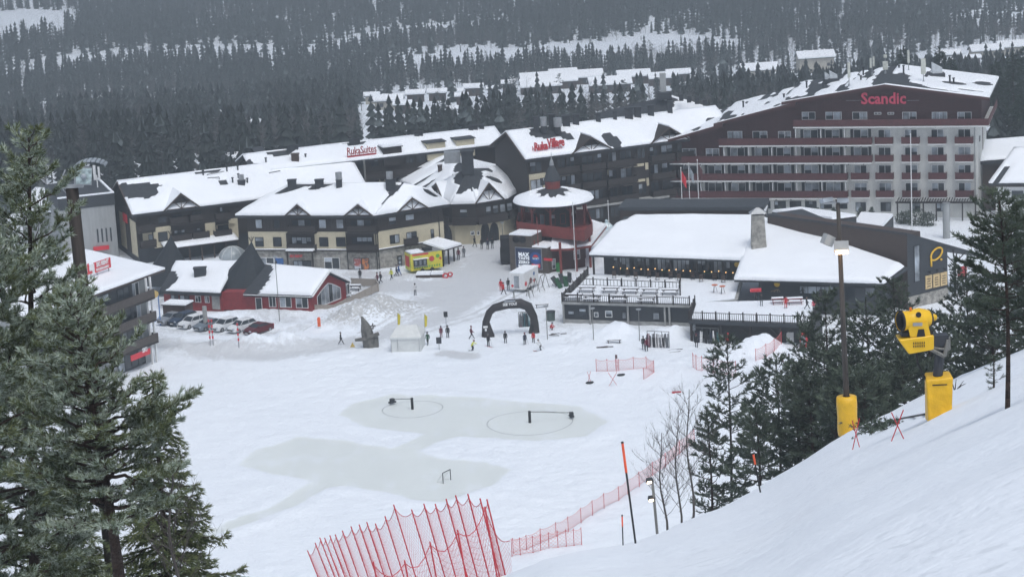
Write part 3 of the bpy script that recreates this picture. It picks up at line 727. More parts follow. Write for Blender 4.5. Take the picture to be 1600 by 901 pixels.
# ------------------------------------------------ chalet style apartment buildings
def rowstruct(root,f,s0,s1,z,h,mt,off=.0,name='wall_band',D=8):
    m=MB(); f.box(m,s0,s1,z,z+h,off-D,off); return m.build(name,mt,root)
def build_village():
    # big dark building left of the hotel, red lettering on the roof
    ez=13.; E0=P(826,248.5,ez); E1=P(1075,217,ez)
    f0=Fac(E0,E1); f=Fac(f0.A-f0.n*.9,f0.B-f0.n*.9)
    root=thing('apartment_building','long dark timber apartment building with red roof lettering, left of the hotel','building',(f.A+f.B)/2)
    D=13.; L=f.L+9
    m=MB(); f.box(m,0,L,-1,ez+.2,-D,0); m.build('wall','wood',root)
    dz=3.4; R0=P(780,204,ez+dz+.4); 
    # gable end towards the left: follow picture corners
    GL=P(757,227,ez); 
    rd=f.d
    ra=Vector((R0.x,R0.y,ez+dz)); A_=f.pt(-.6,ez,.9); 
    mid=f.pt(-.6,ez+dz,-D/2)
    B_=f.pt(L,ez,.9); C_=f.pt(L,ez+dz,-D/2); D_=mid
    roofpl(root,A_,B_,C_,D_,seed=31,res=.6,holes=[(.17,.85,3.2,2.2),(.245,.6,1.3,1.6),(.43,.25,1.6,2.6),(.93,.28,1.5,3.0)],th=.42)
    E_=f.pt(-.6,ez,-D-.9); F_=f.pt(L,ez,-D-.9); roofpl(root,F_,E_,D_,C_,seed=32,res=1.5)
    m=MB(); fe=Fac(f.pt(0,0,-D),f.pt(0,0,0)); fe.poly(m,[(0,ez),(D,ez),(D/2,ez+3.2)],-.3,.01); m.build('gable_wall','wood',root)
    m=MB()
    for s_ in (-1,1): m.path([fe.pt(D/2+s_*(D/2+.9),ez-.1,.62),fe.pt(D/2,ez+3.25,.62)],.17,4)
    m.build('bargeboard','brown',root)
    # dormer-like cross gables
    for px,pk,w_ in ((924,215.,3.6),(1046,197.,3.6)):
        sc,z=f.sz(px,pk,.9); gable(root,f,sc,w_,2.3,ez,.95,.5,back=.5,bare=-1)
    # lower wing in front of the gable end (grey wall, dark balcony) with small snow roof
    m=MB()
    a,b,c,d=fe.rect(783,222,801,236,.0)
    m.build  # placeholder no-op
    # storeys: balcony bands (dark), cream panels
    fl=[ez-3.1,ez-6.0,ez-8.9]
    for z in fl:
        k=0
        for s0,s1 in [(4.6,8.6),(9.,13.2),(13.5,18.8),(21.4,25.6),(26.,31.5)]:
            if z==fl[0] or (s0,s1)!=(4.6,8.6) or True:
                railing(root,f,s0,s1,z,1.05,off=1.3,depth=1.3,mt='wood',slabm='wood')
            k+=1
    def cream(x0,y0,x1,y1):
        a,b,c,d=f.rect(x0,y0,x1,y1); q=MB(); f.box(q,a,b,c,d,.004,.05); q.build('render_panel','yellowwall',root)
    cream(827,271,853,300); cream(975,255,988,306); cream(893,270,896,282) ; cream(949,260,954,273); cream(951,285,955,297); cream(1008,254,1013,265); cream(1010,278,1014,290)
    cream(958,258,976,263); cream(960,283,976,288); cream(990,256,1006,260); cream(992,280,1008,284); cream(874,271,890,275)
    for z in (ez-2.9,ez-5.8,ez-8.7,ez-11.8):
        for k,s_ in enumerate([1.2,5.6,7.2,10.2,12.,14.6,17.,19.8,22.,24.4,27.,29.4,32.]):
            if z==ez-5.8 and s_ in(19.8,): continue
            w_=1.5 if k%3 else 2.1; win(root,f,s_-w_/2+.3,s_+w_/2+.3,z+.5,z+2.2,2,'brown',.055,.33)
    win(root,f,*f.rect(844,278,852,289,.05)[:4],n=2,frame='black',off=.055)
    # ground floor shop strip & lit signs
    m=MB(); a,b,c,d=f.rect(880,316,1045,319,1.2); f.box(m,a,b,c,d,0,1.6); m.build('canopy','concrete',root)
    # roof gear
    sl=3.4/(D/2+.9)
    def onroof(s_,o): return f.pt(s_,ez+(.9-o)*sl,o)
    for s_,o,w_,h in [(4.5,-7,.9,1.6),(7.3,-6.6,1.1,1.7),(9.8,-9,1.2,1.2),(11.5,-9,1.,1.2),(15.5,-9,.8,1.),(18.5,-9,.6,.9),(21.,-9,1.3,1.3),(22.6,-9,1.1,1.2),(25,-9,1.,1.2),(28.5,-9,.8,1.5)]:
        chimney(root,onroof(s_,max(o,-5.9)),w_,w_,h+.6)
    for s_,o,r in [(5.4,-5.,.5),(7.6,-4.4,.6)]:
        q=MB(); p=onroof(s_,o); q.tube(p,p+Vector((0,0,1.2)),.5,n=8); c_=q.build('vent_base','roofdark',root); q=MB(); q.tube(p+Vector((0,0,1.2)),p+Vector((0,0,2.6)),r*1.1,r*1.15,12); q.build('vent_hood','metal',c_)
    # roof sign
    fsg=Fac(f.pt(0,0,-.2),f.pt(L,0,-.2))
    sm=simple('roof_letter_red',(.5,.02,.03),.4)
    m=MB(); a,b,c,d=fsg.rect(833,235,876,238,0); fsg.box(m,a,b,c,c+.1,-.3,0); 
    for k in range(6): q=a+(b-a)*k/5; fsg.box(m,q,q+.08,c-1.0,c+1.2,-.25,-.15)
    fsg.box(m,a,b,c+.8,c+.9,-.25,-.15)
    sr=m.build('sign_frame','netred',root)
    text(root,'Ruka',fsg,845,228,21,.1,sm,.2,name='roof_lettering',bold=.03,asp=1.5); text(root,'Village',fsg,868,224.5,27,.1,sm,.2,name='roof_lettering',bold=.03,asp=1.75)
    # brownish rear roof beyond, towards the hotel
    return f
VIL=build_village()
def build_suites():
    ez=11.5; E0=P(403,268,ez); E1=P(756,228,ez); f=Fac(E0,E1); f=Fac(f.A-f.n*.8,f.B-f.n*.8)
    root=thing('apartment_building','very long low block with thin pale roof lettering behind the snowy roofs','building',(f.A+f.B)/2)
    D=9.5; L=f.L+4; rz=ez+2.0
    m=MB(); f.box(m,0,L,-2,ez+.1,-D,0); m.build('wall','wood',root)
    A_=f.pt(-1,ez,.8);B_=f.pt(L,ez,.8);C_=f.pt(L,rz,-D/2);D_=f.pt(-1,rz,-D/2)
    roofpl(root,A_,B_,C_,D_,seed=41,res=.8,th=.42,holes=[(.14,.95,2.5,1.6),(.43,.97,2,1.3),(.01,.0,2,4)])
    roofpl(root,f.pt(L,ez,-D-.8),f.pt(-1,ez,-D-.8),D_,C_,seed=42,res=1.5)
    for px in (565,585,604,622,640,657,680,700,722,740):
        winp(root,f,px-6,249-.1*(px-565),px+6,262-.1*(px-565),n=2,frame='black',off=.01,curt=.35)
    for x0,x1,y0,y1 in ((592,618,268,283),(604,632,266,268)):
        a,b,c,d=f.rect(x0,y0,x1,y1); q=MB(); f.box(q,a,b,c,d,.004,.06); q.build('render_panel','yellowwall',root)
    for x0,x1 in ((594,600),(604,614),(622,636)): winp(root,f,x0,270,x1,283,n=1 if x1-x0<8 else 2,frame='black',off=.065)
    for z in (ez-3.4,ez-6.4):
        a,_=f.sz(566,260); b,_=f.sz(750,240); railing(root,f,a,b,z,1.,off=1.2,depth=1.2)
    a,_=f.sz(566,270); m=MB(); f.box(m,a-.15,a+.15,0,ez,1.3,1.6); m.build('post','polegrey',root)
    for x,y in ((604,239),(672,228),(718,230)):
        s_,_=f.sz(x+8,y); m=MB(); f.box(m,s_-1.6,s_+1.6,ez-1.5,ez+1.4,-1.8,.5); m.build('dormer','wood' if x<660 else 'yellowwall',root); q=MB(); f.box(q,s_-1.8,s_+1.8,ez+1.4,ez+1.55,-2,.7); q.build('dormer_roof','roofdark',root); snowcap(root,[f.pt(s_-1.7,ez+1.56,.6),f.pt(s_+1.7,ez+1.56,.6),f.pt(s_+1.7,ez+1.56,-1.9),f.pt(s_-1.7,ez+1.56,-1.9)],.25) if x==604 else None
    fs=Fac(f.pt(0,0,.4),f.pt(L,0,.4))
    sm=simple('dull_red_letter',(.36,.05,.05),.5)
    text(root,'RukaSuites',fs,565,234,46,.0,sm,.15,name='roof_lettering',bold=.012,asp=1.45)
    a,b,c,d=fs.rect(543,240,588,243,0); q=MB(); fs.box(q,a,b,c-.1,c+.15,-.3,-.1)
    for k in range(8): w_=a+(b-a)*k/7; fs.box(q,w_,w_+.08,c-.5,c+.6,-.3,-.2)
    q.build('sign_frame','netred',root)
    for x,dx in ((450,0),(455,0),(460,0),(548,0),(553,0),(557,0),(650,0),(656,0),(735,0),(742,0),(752,0)):
        s_,_=f.sz(x,220,-D/2); chimney(root,f.pt(s_,rz-.2,-D/2+.6),.8,.8,.9)
    return f
SUI=build_suites()
def build_left():
    ez=8.2; E0=P(214,334.5,ez); E1=P(388,313,ez); f=Fac(E0,E1); f=Fac(f.A-f.n*.8,f.B-f.n*.8)
    root=thing('apartment_building','snowy roofed timber chalet building at the left behind the tepee roofs','building',(f.A+f.B)/2)
    # ridge parallel
    s_end,_=f.sz(568,284,.8); L=s_end; D=15.; rz=ez+4.0
    L2=f.sz(392,313,.0)[0]
    m=MB(); f.box(m,0,L,2.8,ez+.1,-D,0); f.box(m,.0,L,-1,2.8,-D,-.4,1); m.build('wall',['wood','darkgrey'],root)
    A_=f.pt(-.8,ez,.8);B_=f.pt(L+.5,ez,.8);C_=f.pt(L+.5,rz,-D/2);D_=f.pt(-.8,rz,-D/2)
    roofpl(root,A_,B_,C_,D_,seed=51,res=.6,th=.42,holes=[(.03,.72,5.,1.8),(.075,.62,3.2,2.),(.42,.6,1.1,1.0),(.22,.1,.01,.01),(.38,.98,2.6,1.0)])
    roofpl(root,f.pt(L,ez,-D-.8),f.pt(-.8,ez,-D-.8),D_,C_,seed=52,res=1.5)
    sc,_=f.sz(284,325,.9); gable(root,f,sc,3.0,2.5,ez,.95,.45)
    # left gable end
    fe=Fac(f.pt(0,0,-D),f.pt(0,0,0)); m=MB(); fe.poly(m,[(0,ez),(D,ez),(D/2,ez+3.8)],-.3,.01)
    fe.box(m,D*.5,D*.68,1.,ez,.01,.12); m.build('gable_wall','wood',root)
    m=MB(); fe.box(m,D*.22,D*.5,1.,ez-1.5,.02,.07); m.build('render_panel','yellowwall',root); m=MB(); fe.box(m,D*.7,D*.96,1.,ez-1.6,.02,.07); m.build('render_panel','yellowwall',root)
    m=MB()
    for s_ in (-1,1): m.path([fe.pt(D/2+s_*(D/2+.8),ez-.1,.8),fe.pt(D/2,ez+3.9,.8)],.17,4)
    m.build('bargeboard','brown',root)
    m=MB(); fe.box(m,D*.44,D*.62,ez-2.6,ez-1.2,.13,.25); m.build('red_sign','signred',root)
    # cream first floor
    for x0,y0,x1,y1 in ((223,360,238,382),(240,354,268,386),(321,348,337,373),(338,350,367,356),(358,341,372,372),(222,383,232,386)):
        a,b,c,d=f.rect(x0,y0,x1,y1); q=MB(); f.box(q,a,b,c,d,.004,.06); q.build('render_panel','yellowwall',root)
    for x0,y0,x1,y1,n in ((231,337,236,344,1),(247,338,260,349,2),(268,334,285,343,2),(299,329,315,339,3),(343,323,352,334,2),(232,366,239,375,1),(247,362,262,377,1),(272,359,289,368,3),(303,356,317,364,3),(340,351,357,361,2)):
        winp(root,f,x0,y0,x1,y1,n=n,frame='wood',off=.065,curt=.4)
    for x0,x1,yb in ((217,243,362),(298,318,346),(266,292,350),(338,360,343)):
        a,b,c,d=f.rect(x0,yb-11,x1,yb,1.2); railing(root,f,a,b,c,1.,off=1.2,depth=1.2)
    for x0,x1,yb in ((220,245,386),(302,328,373),(336,363,370),(268,300,377)):
        a,b,c,d=f.rect(x0,yb-11,x1,yb,1.2); railing(root,f,a,b,c,1.,off=1.2,depth=1.2)
    # shop canopy with snow
    a,_=f.sz(258,395,2.5); b,_=f.sz(372,373,2.5); m=MB(); m.slab([f.pt(a,2.5,2.8),f.pt(b,2.5,2.8),f.pt(b,3.,0),f.pt(a,3.,0)],.18); m.build('canopy','wood',root)
    snowq(root,f.pt(a,2.5,2.8),f.pt(b,2.5,2.8),f.pt(b,3.,0),f.pt(a,3.,0),seed=54,th=.3,res=.5,name='canopy_snow')
    for k in range(7): c=a+(b-a)*k/6; m=MB(); f.box(m,c-.1,c+.1,-.2,2.4,2.3,2.5); m.build('post','brown',root)
    sl=4.0/(D/2+.8)
    def onroof(px,py):
        for k in range(40):
            o=.6-k*.22; s_,z=f.sz(px,py,o)
            if z<=ez+(.8-o)*sl: return f.pt(s_,z,o)
        return f.pt(s_,z,o)
    p=onroof(378,291); c=chimney(root,p,1.1,1.1,.9); q=MB(); q.tube(p+Vector((0,0,.9)),p+Vector((0,0,1.9)),.4,.45,10); q.build('vent_hood','metal',c)
    for x,y in ((364,289),(387,290),(373,283),(355,272),(372,270),(462,255),(318,278),(416,258),(478,252)):
        p=onroof(x,y); m=MB(); m.tube(p-Vector((0,0,.3)),p+Vector((0,0,1.1)),.13,n=6); m.tube(p+Vector((0,0,1.1)),p+Vector((0,0,1.25)),.22,n=6); m.build('vent_pipe','roofdark',root)
    chimney(root,onroof(462,256),1.2,1.1,1.6,name='brick_chimney',mt='brown')
    m=MB()
    for x0,y0,x1,y1 in ((325,283,343,282),(324,278,350,273),(421,275,438,272),(425,270,438,266)):
        a=onroof(x0,y0)+Vector((0,0,.55)); b=onroof(x1,y1)+Vector((0,0,.55)); m.path([a,b],.06,4); m.path([a,a-Vector((0,0,.5))],.05,4); m.path([b,b-Vector((0,0,.5))],.05,4)
    m.build('roof_walkway_rail','roofdark',root)
    return f
LEF=build_left()
def build_central():
    ez=8.6; E0=P(375,336.5,ez); E1=P(586,336.5,ez); E2=P(703,318.5,ez)
    f=Fac(E0,E1); f=Fac(f.A-f.n*.8+f.d*.8,f.B-f.n*.8); g=Fac(E1,E2); g=Fac(g.A-g.n*.8,g.B-g.n*.8-g.d*.9)
    root=thing('chalet_building','chalet building with cream middle floor and stone ground floor above the yellow food trailer','building',(f.A+g.B)/2)
    D=15.; dz=3.7; rz=ez+dz
    sl=dz/(D/2+.8)
    Lf=f.L; Lg=g.L
    for q,L,nm in ((f,Lf,0),(g,Lg,1)):
        m=MB(); q.box(m,0,L,-1,3.05,-D,0.0); m.build('stone_wall','stone',root)
        m=MB(); q.box(m,0,L,3.05,5.9,-D+.02,0.03); m.build('render_wall','yellowwall',root)
        m=MB(); q.box(m,-.02,L+.02,5.9,ez+.1,-D+.04,0.1)
        k=.3
        while k<L: q.box(m,k,k+.05,5.95,ez-.1,.1,.13); k+=.55
        m.build('timber_wall','brown' if nm==9 else 'wood',root)
        m=MB(); q.box(m,0,L,2.9,3.08,-.1,.28); m.build('ledge','wood',root)
        snowcap(root,[q.pt(.3,3.09,.26),q.pt(L-.2,3.09,.26),q.pt(L-.2,3.09,.06),q.pt(.3,3.09,.06)],.12,'ledge_snow')
    # roofs : f with left hip
    A_=f.pt(-1.6,ez,.8);B_=Vector((E1.x,E1.y,ez)); C_=P(627,287,rz); Dd=P(456,288,rz)
    roofpl(root,A_,B_,C_,Dd,seed=61,res=.5,th=.42,holes=[(.02,.85,2.6,1.8),(.3,.93,1.7,1.5),(.97,.85,1.3,1.2),(.995,.5,.45,2.6),(.12,.97,3,.8)])
    bk=f.pt(-1.6,ez,-D+2.); roofpl(root,bk,A_,Dd,Dd+(C_-Dd)*.01,seed=62,res=.7,th=.35,holes=[(.9,.5,.6,9)])
    mid=(C_+Dd)/2
    roofpl(root,f.pt(Lf,ez,-D-.8),f.pt(-1.6,ez,-D-.8),Dd,C_,seed=65,res=1.2)
    E2v=Vector((E2.x,E2.y,ez)); R2=P(668,296,rz-1.0)
    roofpl(root,B_,E2v,R2,C_,seed=63,res=.5,th=.42,holes=[(.0,.8,.5,2.)])
    roofpl(root,E2v,g.pt(Lg+.5,ez,-9),R2+Vector((1,4,0)),R2,seed=64,res=.6,th=.35)
    for fc,px,hw,pk in ((f,464,2.15,320),(f,559,2.35,319.5)):
        sc,z=fc.sz(px,pk,.9); gable(root,fc,sc,hw,1.75,ez,.95,.42)
    sc,z=g.sz(644,312,.9); gable(root,g,sc,2.7,1.9,ez,.95,.42)
    # windows
    for x0,x1 in ((399,410),(427,438),(498,510),(525,537)): winp(root,f,x0,342.5,x1,357,n=1,frame='brown',off=.13,curt=.55)
    for x0,x1 in ((455,487),(547,580)): winp(root,f,x0,343,x1,354,n=3,frame='brown',off=.13,curt=.7)
    for x0,x1 in ((399,412),(427,440),(499,513),(525.5,540)): winp(root,f,x0,370.5,x1,385,n=1,frame='black',off=.06,curt=.6)
    for x0,x1 in ((456,487),(550,582)): winp(root,f,x0,370,x1,381,n=4,frame='wood',off=.13,curt=.5)
    for x0,x1 in ((448,492),(541,588)):
        a,b,c,d=f.rect(x0,364,x1,392,.0); m=MB(); f.box(m,a,b,c,d,.05,.12); m.build('timber_bay','wood',root)
        for yb in (365,394.5):
            a,b,c,d=f.rect(x0,yb-12,x1,yb,1.1); railing(root,f,a,b,c+.15,.98,off=1.1,depth=1.0)
    for x0,y0,x1,y1 in ((607,339,619,351),(633,334.5,647,344),(671,330.5,675,342.5)): winp(root,g,x0,y0,x1,y1,n=1,frame='brown',off=.13,curt=.6)
    for x0,y0,x1,y1,n in ((609,366.5,624,380,2),(635,362,651,373,2),(673,358,678,372,1)): winp(root,g,x0,y0,x1,y1,n=n,frame='black',off=.06,curt=.7)
    a,b,c,d=g.rect(634,371,654,382,.9); railing(root,g,a,b,c,.95,off=.9,depth=.8)
    # shop fronts
    for fc,x0,y0,x1,y1,n in ((f,507,402,531,420,2),(f,405,402,440,419,3)): winp(root,fc,x0,y0,x1,y1,n=n,frame='white',off=.01,curt=.6,name='shop_window')
    for x0,x1,c1,c2 in ((553,565,(.6,.62,.66),(.45,.12,.1)),(565.5,577,(.16,.12,.13),(.7,.25,.08))):
        a,b,c,d=f.rect(x0,403,x1,421,0); m=MB(); f.box(m,a,b,c,d,.01,.06); p=m.build('poster','black',root)
        q=MB(); f.box(q,a+.08,b-.08,c+.08,d-.08,.062,.075); q.build('poster_print',mat('poster_print',c1,.4,col2=c2,scale=1.6,f0=.45,f1=.55),p)
    a,b,c,d=g.rect(621,399,628,420,0); m=MB(); g.box(m,a,b,c,d,.01,.08); p=m.build('menu_board','black',root); q=MB()
    for k in range(3): 
        z=c+(d-c)*(.2+.3*k); g.box(q,(a+b)/2-.2,(a+b)/2+.2,z-.2,z+.2,.085,.09)
    q.build('menu_print','curtain_and_lit',p)
    # entrance porch with red lettering
    a,b,c,d=f.rect(448,399,491,422,1.8); m=MB(); f.box(m,a,b,3.0,3.25,0.05,2.0)
    for k in (a+.1,b-.3): f.box(m,k,k+.2,-.2,3.0,1.75,1.95)
    m.build('porch','wood',root); snowcap(root,[f.pt(a,3.26,2.),f.pt(b,3.26,2.),f.pt(b,3.26,.1),f.pt(a,3.26,.1)],.25,'porch_snow')
    text(root,'SKI RENT',f,463,400,20,2.05,'signred',.08,name='shop_lettering',bold=.02)
    winp(root,f,459,407,487,420,n=4,frame='black',off=.02,curt=.4,name='glass_door')
    m=MB(); a,b,c,d=f.rect(430,403,443,415,0); f.box(m,a,b,c,d,.02,.1); m.build('blue_sign',simple('sign_blue',(.03,.12,.33)),root)
    # rainwater pipes
    for fc,px in ((f,543),(f,589),(g,592),(g,689)):
        s_,_=fc.sz(px,400,.2); m=MB(); m.path([fc.pt(s_,0,.22),fc.pt(s_,ez-.1,.22)],.07,6); m.build('downpipe','black',root)
    for px,py in ((457,286),(500,289),(531,284),(610,288),(612,290)):
        t=(px-456)/(627-456); p=Dd.lerp(C_,t); c=chimney(root,p+Vector((0,-.8,-.3)),1.3 if px!=531 else .9,1.,1.1)
        if px in(531,610): q=MB(); pp=p+Vector((0,-.8,.8)); q.tube(pp,pp+Vector((0,0,1.2)),.5,.52,10); q.build('vent_hood','metal',c)
    for u,v in ((.36,.62),):
        p=A_.lerp(B_,.4).lerp(Dd.lerp(C_,.3),.75); m=MB(); m.tube(p,p+Vector((0,0,1)),.12,n=6); m.build('vent_pipe','roofdark',root)
    return f,g
CEN,CEG=build_central()
def build_round():
    ez=6.6; z0=3.3
    pe=[P(662,303,ez),P(704,319,ez),P(744,318,ez),P(793,310,ez),P(829,289,ez),P(838,262,ez)]
    ap=P(731,263,11.6)
    root=thing('corner_building','polygonal arcade building with arched passage and star shaped snowy roof between the chalets','building',P(750,372,0))
    ctr=Vector((ap.x,ap.y,0))
    ins=[ctr+(Vector((p.x,p.y,0))-ctr)*.93 for p in pe]
    low=MB(); up=MB()
    fs=[]
    for a,b in zip(ins[:-1],ins[1:]):
        q=Fac(a,b); fs.append(q)
    up.slab([Vector((p.x,p.y,ez-.05)) for p in ins]+[Vector((ctr.x+14,ctr.y+9,ez-.05)),Vector((ctr.x-12,ctr.y+9,ez-.05))],ez-z0-.05)
    up.build('timber_wall','wood',root)
    lp=[ctr+(Vector((p.x,p.y,0))-ctr)*.86 for p in pe]
    low.slab([Vector((p.x,p.y,z0)) for p in lp]+[Vector((ctr.x+12,ctr.y+9,z0)),Vector((ctr.x-10,ctr.y+9,z0))],z0+1); low.build('render_wall','yellowwall',root)
    # arches as flat black plates painting the recess shade, with timber doors
    for i,(x0,x1,yt,yb) in enumerate(((691,706,350,374),(751,765,347,371),(765,779,347,370))):
        q=Fac(lp[0],lp[1]) if x0<704 else Fac(lp[2],lp[3])
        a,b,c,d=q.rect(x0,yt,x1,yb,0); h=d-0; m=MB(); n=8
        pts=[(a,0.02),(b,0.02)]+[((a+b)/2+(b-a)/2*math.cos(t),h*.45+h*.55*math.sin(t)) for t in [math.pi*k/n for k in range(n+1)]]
        q.poly(m,pts,.01,.04); ar=m.build('arch_shade_plate','black',root)
        w_=MB(); 
        for k in range(3): xx=a+(b-a)*(k+.5)/3; q.box(w_,xx-.05,xx+.05,.05,h*.85,.045,.1)
        w_.build('door_leaf','darkgrey',ar)
    q=Fac(lp[2],lp[3])
    for x0,x1 in ((735,741),(745,749)): winp(root,q,x0,361,x1,367,n=1,frame='white',off=.02)
    m=MB()
    for a,b in zip(ins[:-1],ins[1:]):
        q=Fac(a,b)
        q.box(m,0,q.L,z0-.1,z0+.15,-.1,.75); q.box(m,0,q.L,z0+.15,z0+1.15,.65,.75)
    m.build('gallery','wood',root)
    q=Fac(ins[2],ins[3])
    for k in range(4): s_=2.2+k*1.3; win(root,q,s_-.5,s_+.5,z0+1.2,z0+2.5,1,'wood',.02,.8)
    q=Fac(ins[1],ins[2]); win(root,q,1.2,2.4,z0+1.1,z0+2.4,1,'wood',.02,.8)
    for i,(a,b) in enumerate(zip(pe[:-1],pe[1:])):
        c=ap; k=MB(); k.slab([a,b,c],.2); k.build('roof','roofdark',root)
        t1=b.lerp(ap,.999)
        hs={0:[(.5,1,4.5,3.8)],1:[(.5,1,5,4.6),(.5,.75,.5,2.4)],2:[(.5,1,5,4.4)],3:[(.5,1,4,3.6),(.5,.5,1.6,2)],4:[(.5,.8,3,4)]}[i]
        snowq(root,a,b,c+(b-a)*.02,c-(b-a)*.02,seed=70+i,res=.45,th=.42,holes=hs)
    q=Fac(pe[2]-Vector((0,0,ez)),pe[3]-Vector((0,0,ez))); q2=Fac(q.A-q.n*.9,q.B-q.n*.9); gable(root,q2,q.L*.43,2.7,3.0,ez,.95,.62)
    q=Fac(pe[0]-Vector((0,0,ez)),pe[1]-Vector((0,0,ez))); q2=Fac(q.A-q.n*.9,q.B-q.n*.9); gable(root,q2,q.L*.5,2.8,2.6,ez,.95,.62)
    m=MB(); m.box(ap+Vector((0,0,.9)),(1.9,1.7,3.6)); m.box(ap+Vector((0,0,2.8)),(2.2,2.0,.25)); m.build('ridge_tower','roofdark',root)
    q=MB(); q.box(ap+Vector((-2.4,2.,1.6)),(2.6,1.6,1.8)); q.build('ventilation_unit','metal',root)
    # attached streaky roof to the left/back
    r2=[P(614,279,7.2),P(664,299,7.2),P(730,262,10.6),P(684,238,10.6)]
    k=MB(); bslab(k,*r2,.25); k.build('roof','roofdark',root); snowq(root,*r2,seed=81,res=.4,th=.3,streak=.42,holes=[(.9,1,3,2.)])
    k=MB(); w1=[Vector((p.x,p.y,6.9)) for p in r2]; k.slab(w1,7.8); k.build('timber_wall','wood',root)
    r3=[P(730,262,10.6),P(775,276,8.2),P(790,262,8.2),P(705,243,10.6)]
    k=MB(); bslab(k,*r3,.25); k.build('roof','roofdark',root); snowq(root,*r3,seed=82,res=.4,th=.3,nz=.4)
    for x,y,h in ((662,259,1.5),(688,272,1.5)): 
        p=P(x,y,9.0); chimney(root,p,.7,.7,1.4,mt='brown')
build_round()
# ------------------------------------------------ restaurant with the big snowy roof and terraces
def Z7(X,Y): return (860+X/3.466,300+Y/3.466)
def Z8(X,Y): return (1180+X/3.464,300+Y/3.464)
def fence_rail(root,pts,h=1.05,name='railing',mt='wood',post=2.2,bal=.16,snow=True,posth=1.3):
    m=MB()
    for a,b in zip(pts[:-1],pts[1:]):
        a=Vector(a);b=Vector(b); L=(b-a).length; d=(b-a)/L; n=max(1,int(round(L/post)))
        for k in range(n+1): p=a+d*L*k/n; m.box(p+Vector((0,0,posth/2)),(.16,.16,posth),math.atan2(d.y,d.x))
        rz=math.atan2(d.y,d.x); c=(a+b)/2
        for z in (h,.12): m.tube(a+Vector((0,0,z)),b+Vector((0,0,z)),.06,n=4)
        k=.1
        while k<L: p=a+d*k; m.box(p+Vector((0,0,h/2)),(.05,.05,h-.1),rz); k+=bal*1.7
    return m.build(name,mt,root)
def build_restaurant():
    root=thing('restaurant','charcoal ski restaurant with a huge snow covered roof, stone chimney and wooden terraces','restaurant',P(1080,500,0))
    H1=3.1; A1=P(877,471.5,H1);B1=P(1077,477,H1); f=Fac(A1,B1)
    T1=P(921,428,H1); T2=P(1160,440,H1); T3=Vector((B1.x+1.5,B1.y,H1))
    T25=P(1152,468,H1); m=MB(); m.slab([A1,B1,T25,T2,T1],.34); m.build('terrace_deck','concrete',root)
    # lower storey
    w_=MB(); q=Fac(f.A-f.n*.5+f.d*.2,f.B-f.n*.5); q.box(w_,0,q.L,.55,H1-.34,-9,0); w_.build('wall','darkgrey',root)
    w_=MB(); q.box(w_,-.05,q.L+.05,-1,.55,-9.02,.12); w_.build('plinth','concrete',root)
    for x0,y0,x1,y1,fr in ((95,642,130,670,'darkgrey'),(155,630,195,672,'darkgrey'),(237,650,260,675,'white'),(298,642,335,677,'white'),(388,650,412,685,'darkgrey'),(555,652,592,690,'darkgrey')):
        a,b=Z7(x0,y0); c,d=Z7(x1,y1); winp(root,q,a,b,c,d,n=1,frame=fr,off=.01,curt=.8)
    for x in (72,215,420,620,645):
        a,_=Z7(x,650); s_,_=q.sz(a,490,.3); m=MB(); q.box(m,s_-.12,s_+.12,0,H1-.36,.2,.42); m.build('column','concrete',root)
    # terrace snow
    def sheet(pts,name='terrace_snow',th=.14):
        m=MB(); m.slab([Vector(p)+Vector((0,0,th)) for p in pts],th-.005); return m.build(name,'snow',root)
    c=(A1+B1+T1+T2)/4
    sheet([c+(p-c)*.97 for p in (A1,B1,T25,T2,T1)])
    fence_rail(root,[T1.lerp(A1,.05),A1+f.d*.1-f.n*.1,B1-f.n*.1])
    r2a=P(905,446,H1+.02); r2b=P(1062,452,H1+.02); fence_rail(root,[r2a,r2b],h=1.,bal=.3)
    fence_rail(root,[P(1063,463,H1),P(1063,448,H1)],h=1.)
    # lower terrace
    H2=3.15; A2=P(1076.4,500,H2);B2=P(1268,507,H2); g=Fac(A2,B2); T5=P(1283,468,H2); T4=P(1085,473,H2)
    m=MB(); m.slab([A2,B2,T5,T4],.5); m.build('lower_terrace_deck','darkgrey',root)
    c=(A2+B2+T4+T5)/4; sheet([c+(p-c)*.96 for p in (A2,B2,T5,T4)])
    fence_rail(root,[T4+Vector((0,-1.,0)),A2-g.n*.1,B2-g.n*.1,T5],bal=.17,post=1.9)
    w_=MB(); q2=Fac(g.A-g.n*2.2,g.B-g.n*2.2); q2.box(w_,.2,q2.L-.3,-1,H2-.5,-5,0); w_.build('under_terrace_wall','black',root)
    for k in range(5):
        s_=.2+k*(g.L-.5)/4; m=MB(); g.box(m,s_-.14,s_+.14,-.5,H2-.5,-.5,-.2); m.build('column','wood',root)
    m=MB()
    for k in (1,2,3): s_=.2+k*(g.L-.5)/4; m.path([g.pt(s_-1.6,H2-.6,-.35),g.pt(s_,H2-2.1,-.35)],.07,4); m.path([g.pt(s_+1.6,H2-.6,-.35),g.pt(s_,H2-2.1,-.35)],.07,4)
    m.build('brace','wood',root)
    a,b,c_,d=q2.rect(1229,519,1240,540,.1); m=MB(); q2.box(m,a,b,c_,d,.01,.12); m.build('white_door','white',root)
    a,b,c_,d=g.rect(1259,503,1269,507,.1)
    # inner wall under left roof
    ez=6.3; E0=P(920.6,398,ez);E1=P(1167,407,ez); k0=Fac(E0,E1); k=Fac(k0.A-k0.n*2.6+k0.d*1.2,k0.B-k0.n*2.6)
    m=MB(); k.box(m,0,k.L,H1-.3,ez,-6,0); m.build('wall','darkgrey',root)
    for i in range(7):
        s_=1.5+i*3.0; m=MB()
        if s_+2.5<k.L-2: win(root,k,s_,s_+2.5,H1+.7,ez-.5,4,'black',.01,.75)  # mostly pale panes: lit glass and reflections put into the colour
